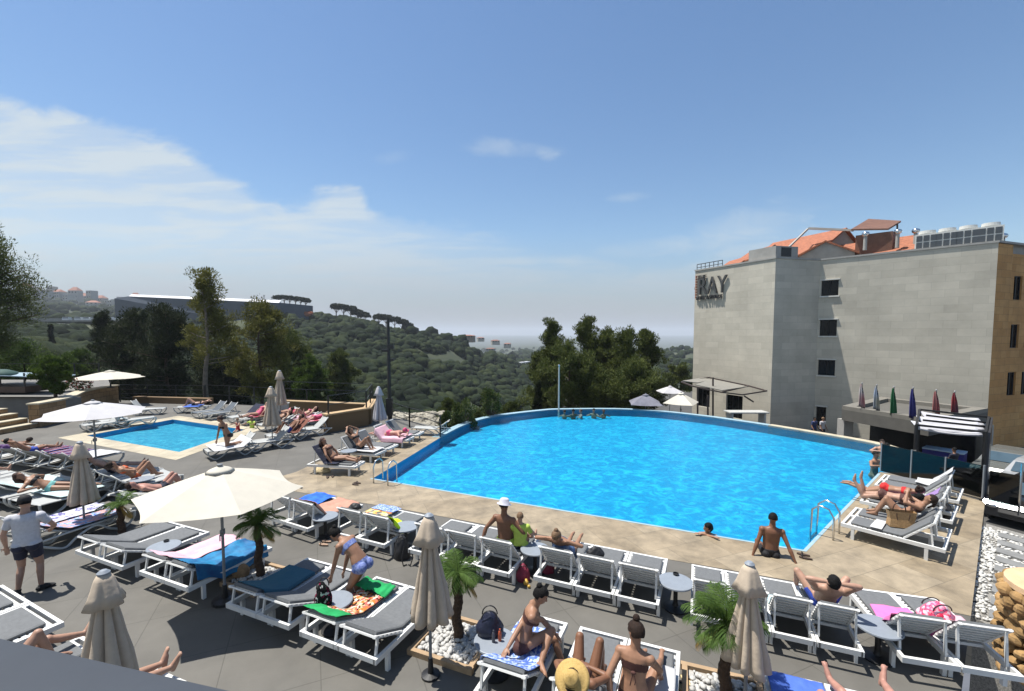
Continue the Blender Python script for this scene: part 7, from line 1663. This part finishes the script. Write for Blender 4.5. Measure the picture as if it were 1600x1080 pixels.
# big pool
be = P(1112, 840, .0); ed = (Vector(near[1])-Vector(near[0])).normalized(); er = atan2(ed.y, ed.x)
T, I = person('dark-haired swimmer resting on crossed arms at the near pool edge', (be.x+.05, be.y+.32, 0), er+pi, (0, 0, -.50), (0, .12, 1), (0, 1, 0), (-.12, .34, .035), (.14, .30, .035), (-.1, -.3, -.56), (.12, -.35, -.56), 'tan', 'black', 'tail', True, bk(BK), vox=.012, hintkL=Vector((0, 1, 0)), hintkR=Vector((0, 1, 0)), hinteL=Vector((1.5, .1, 0)), hinteR=Vector((-1.5, .1, 0)), hipw=1, face=Vector((.9, .5, -.1)), head=(0, .16, .16))
be = P(1203, 868); T, I = person('man seen from behind sitting on the near pool edge with one hand on the deck', (be.x, be.y, 0), er+radians(8), (0, 0, .11), (.06, .02, 1), (0, 1, .0), (-.34, -.10, .03), (.40, -.22, .03), (-.12, .62, -.25), (.16, .60, -.25), 'dark', 'black', 'short', False, (('trunks', BK, 'trunks'),), vox=.011, hintkL=Vector((-.2, .4, 1)), hintkR=Vector((.2, .4, 1)), hinteL=Vector((-.8, 0, -.3)), hinteR=Vector((.8, -.4, 0)), toes=(Vector((0, 1, -.5)),)*2, face=Vector((.2, 1, -.1)))
inwater('tanned man standing in the far right corner of the big pool', 1366, 732, .32, radians(200), 'tan', 'black', 'short', False, (), vox=.02)
inwater('person with a pink towel on the head at the far right corner of the pool', 1377, 712, .35, radians(160), 'light', 'brown', 'short', False, (), vox=.02)
inwater('dark-haired person at the far right corner of the pool beside the glass', 1385, 716, .30, radians(120), 'dark', 'black', 'short', False, (), vox=.02)
gW = 'swimmers chatting at the far rim of the big pool'
for i, (px, py, s_, h_, lb) in enumerate(((882, 646, 'tan', 'brown', 'leftmost swimmer of the group at the far rim, by the pale pole'), (896, 646, 'dark', 'black', 'second swimmer from the pale pole at the far rim'), (908, 645, 'pink', 'red', 'third swimmer from the pale pole at the far rim'), (928, 645, 'tan', 'black', 'fourth swimmer from the pale pole at the far rim'), (943, 645, 'dark', 'red', 'rightmost swimmer of the group at the far rim'))):
    inwater(lb, px, py, -.08+.05*(i % 2), radians(-30+60*i), s_, h_, 'short', i % 2 == 0, (), vox=.024)[0]['group'] = gW
# far side of the small pool
supine('sunbather lying behind the small pool in front of the tall pine trunk', 'C21', 'bent', 'up', y=.75, skin_='light', hair='black', style='long', female=True, wear=bk(BK), vox=.018)
supine('person with tanned raised knees behind the nearer twin umbrella', 'C71', 'bent', 'side', y=.8, skin_='tan', hair='brown', style='long', female=True, wear=bk(BRW), vox=.018)
prone('sunbather in pink lying on the red towel beside the stone planter', 'C81', 'up', y=1.0, skin_='pink', hair='fair', style='short', female=True, wear=(('onepiece', PNK, 'swimsuit'),), vox=.018)
supine('sunbather on the lounger with the red towel behind the small pool', 'C52', 'flat', 'side', y=.85, skin_='light', hair='brown', style='long', female=True, wear=(('onepiece', PNK, 'swimsuit'),), vox=.018)
# people at the foot of the hotel
for px, py, lb, mm, hr_ in ((1272, 668, 'person in dark blue standing at the foot of the hotel wall', cloth('shirt_blue', (.02, .035, .12)), 'black'), (1285, 671, 'person in a white top beside the one in dark blue at the hotel wall', WSH, 'fair')):
    b = PD(px, py, 30.8); person(lb, (b.x, b.y, GZ), radians(200), (0, 0, .90), (0, 0, 1), (0, 1, 0), (-.25, .15, .85), (.25, .15, .85), (-.1, 0, .06), (.1, 0, .06), 'tan', hr_, 'short', False, (('shirt', mm, 'shirt'), ('shorts', NVY, 'shorts')), vox=.022, hintkL=Vector((0, 1, 0)), hintkR=Vector((0, 1, 0)), toes=(Vector((0, 1, 0)),)*2)
b = P(1491, 718, -1.5); person('person in dark clothes standing at the blue bar counter', (b.x, b.y, GZ+.2), radians(10), (0, 0, .90), (0, 0, 1), (0, 1, 0), (-.25, .3, .95), (.25, .3, .95), (-.1, 0, .06), (.1, 0, .06), 'tan', 'black', 'short', False, (('shirt', NVY, 'shirt'), ('shorts', NVY, 'shorts')), vox=.02, hintkL=Vector((0, 1, 0)), hintkR=Vector((0, 1, 0)), toes=(Vector((0, 1, 0)),)*2)

supine('person with bent legs partly hidden by the top of the largest open umbrella', 'B61', 'bent', 'side', y=.8, skin_='pink', hair='brown', style='short', female=False, wear=(('trunks', NVY, 'trunks'),), vox=.018)
supine('sunbather with raised knees between the twin umbrellas and the planter wall', 'C151', 'bent', 'side', y=.8, skin_='light', hair='brown', style='long', female=True, wear=bk(PNK), vox=.018)
prone('sunbather lying face down behind the nearer closed umbrella of the pair', 'C161', 'flat', y=1.0, skin_='tan', hair='brown', style='short', female=False, wear=(('trunks', NVY, 'trunks'),), vox=.018)
supine('sunbather reclining on the brown towel right of the small pool', 'C91', 'bent', 'side', y=.82, skin_='dark', hair='black', style='short', female=False, wear=(('trunks', BLU, 'trunks'),), vox=.018)
supine('shirtless man lying with straight legs on the striped towel near the left edge', 'B12', 'flat', 'head', y=.82, skin_='tan', hair='black', style='short', female=False, wear=(('trunks', BLU, 'trunks'),), vox=.018)
supine('woman in a black bikini on the flat pale lounger at the left edge', 'B32', 'one', 'side', y=.86, skin_='light', hair='red', style='long', female=True, wear=bk(BK), vox=.016)
# pale rubble bank behind the short railing
rr = random.Random(21); q = MB()
for i in range(420):
    px = rr.uniform(612, 700); Y = rr.uniform(25.5, 31); x = (px-800)/F*Y; r = rr.uniform(.1, .34); n0 = len(q.v); q.ell((x, Y, -1.15+rr.uniform(-.2, .35)), (r, r*.8, r*.6), 7, 5)
    for k_ in range(n0, len(q.v)): v = q.v[k_]; q.v[k_] = (v[0]+rr.uniform(-.03, .03), v[1], v[2]+rr.uniform(-.03, .03))
struct(q.build('rubble_bank', mat('pale_rubble', (.20, .18, .14), .95, .4, 2, .5, c2=(.42, .39, .32))), 'stuff')
# chairs and tables beyond the far rim
wt = thing('white_table', 'white table on the lower terrace beside the steel pergola legs', 'table', tuple(PD(1165, 668, 27.5)))
q = MB(); q.box((0, 0, .98), (2.4, .9, .07)); q.build('tabletop', PLASTIC, wt)
for sx in (-1, 1): q = MB(); q.box((sx*1.0, 0, .47), (.1, .7, .95)); q.build('leg', PLASTIC, wt)
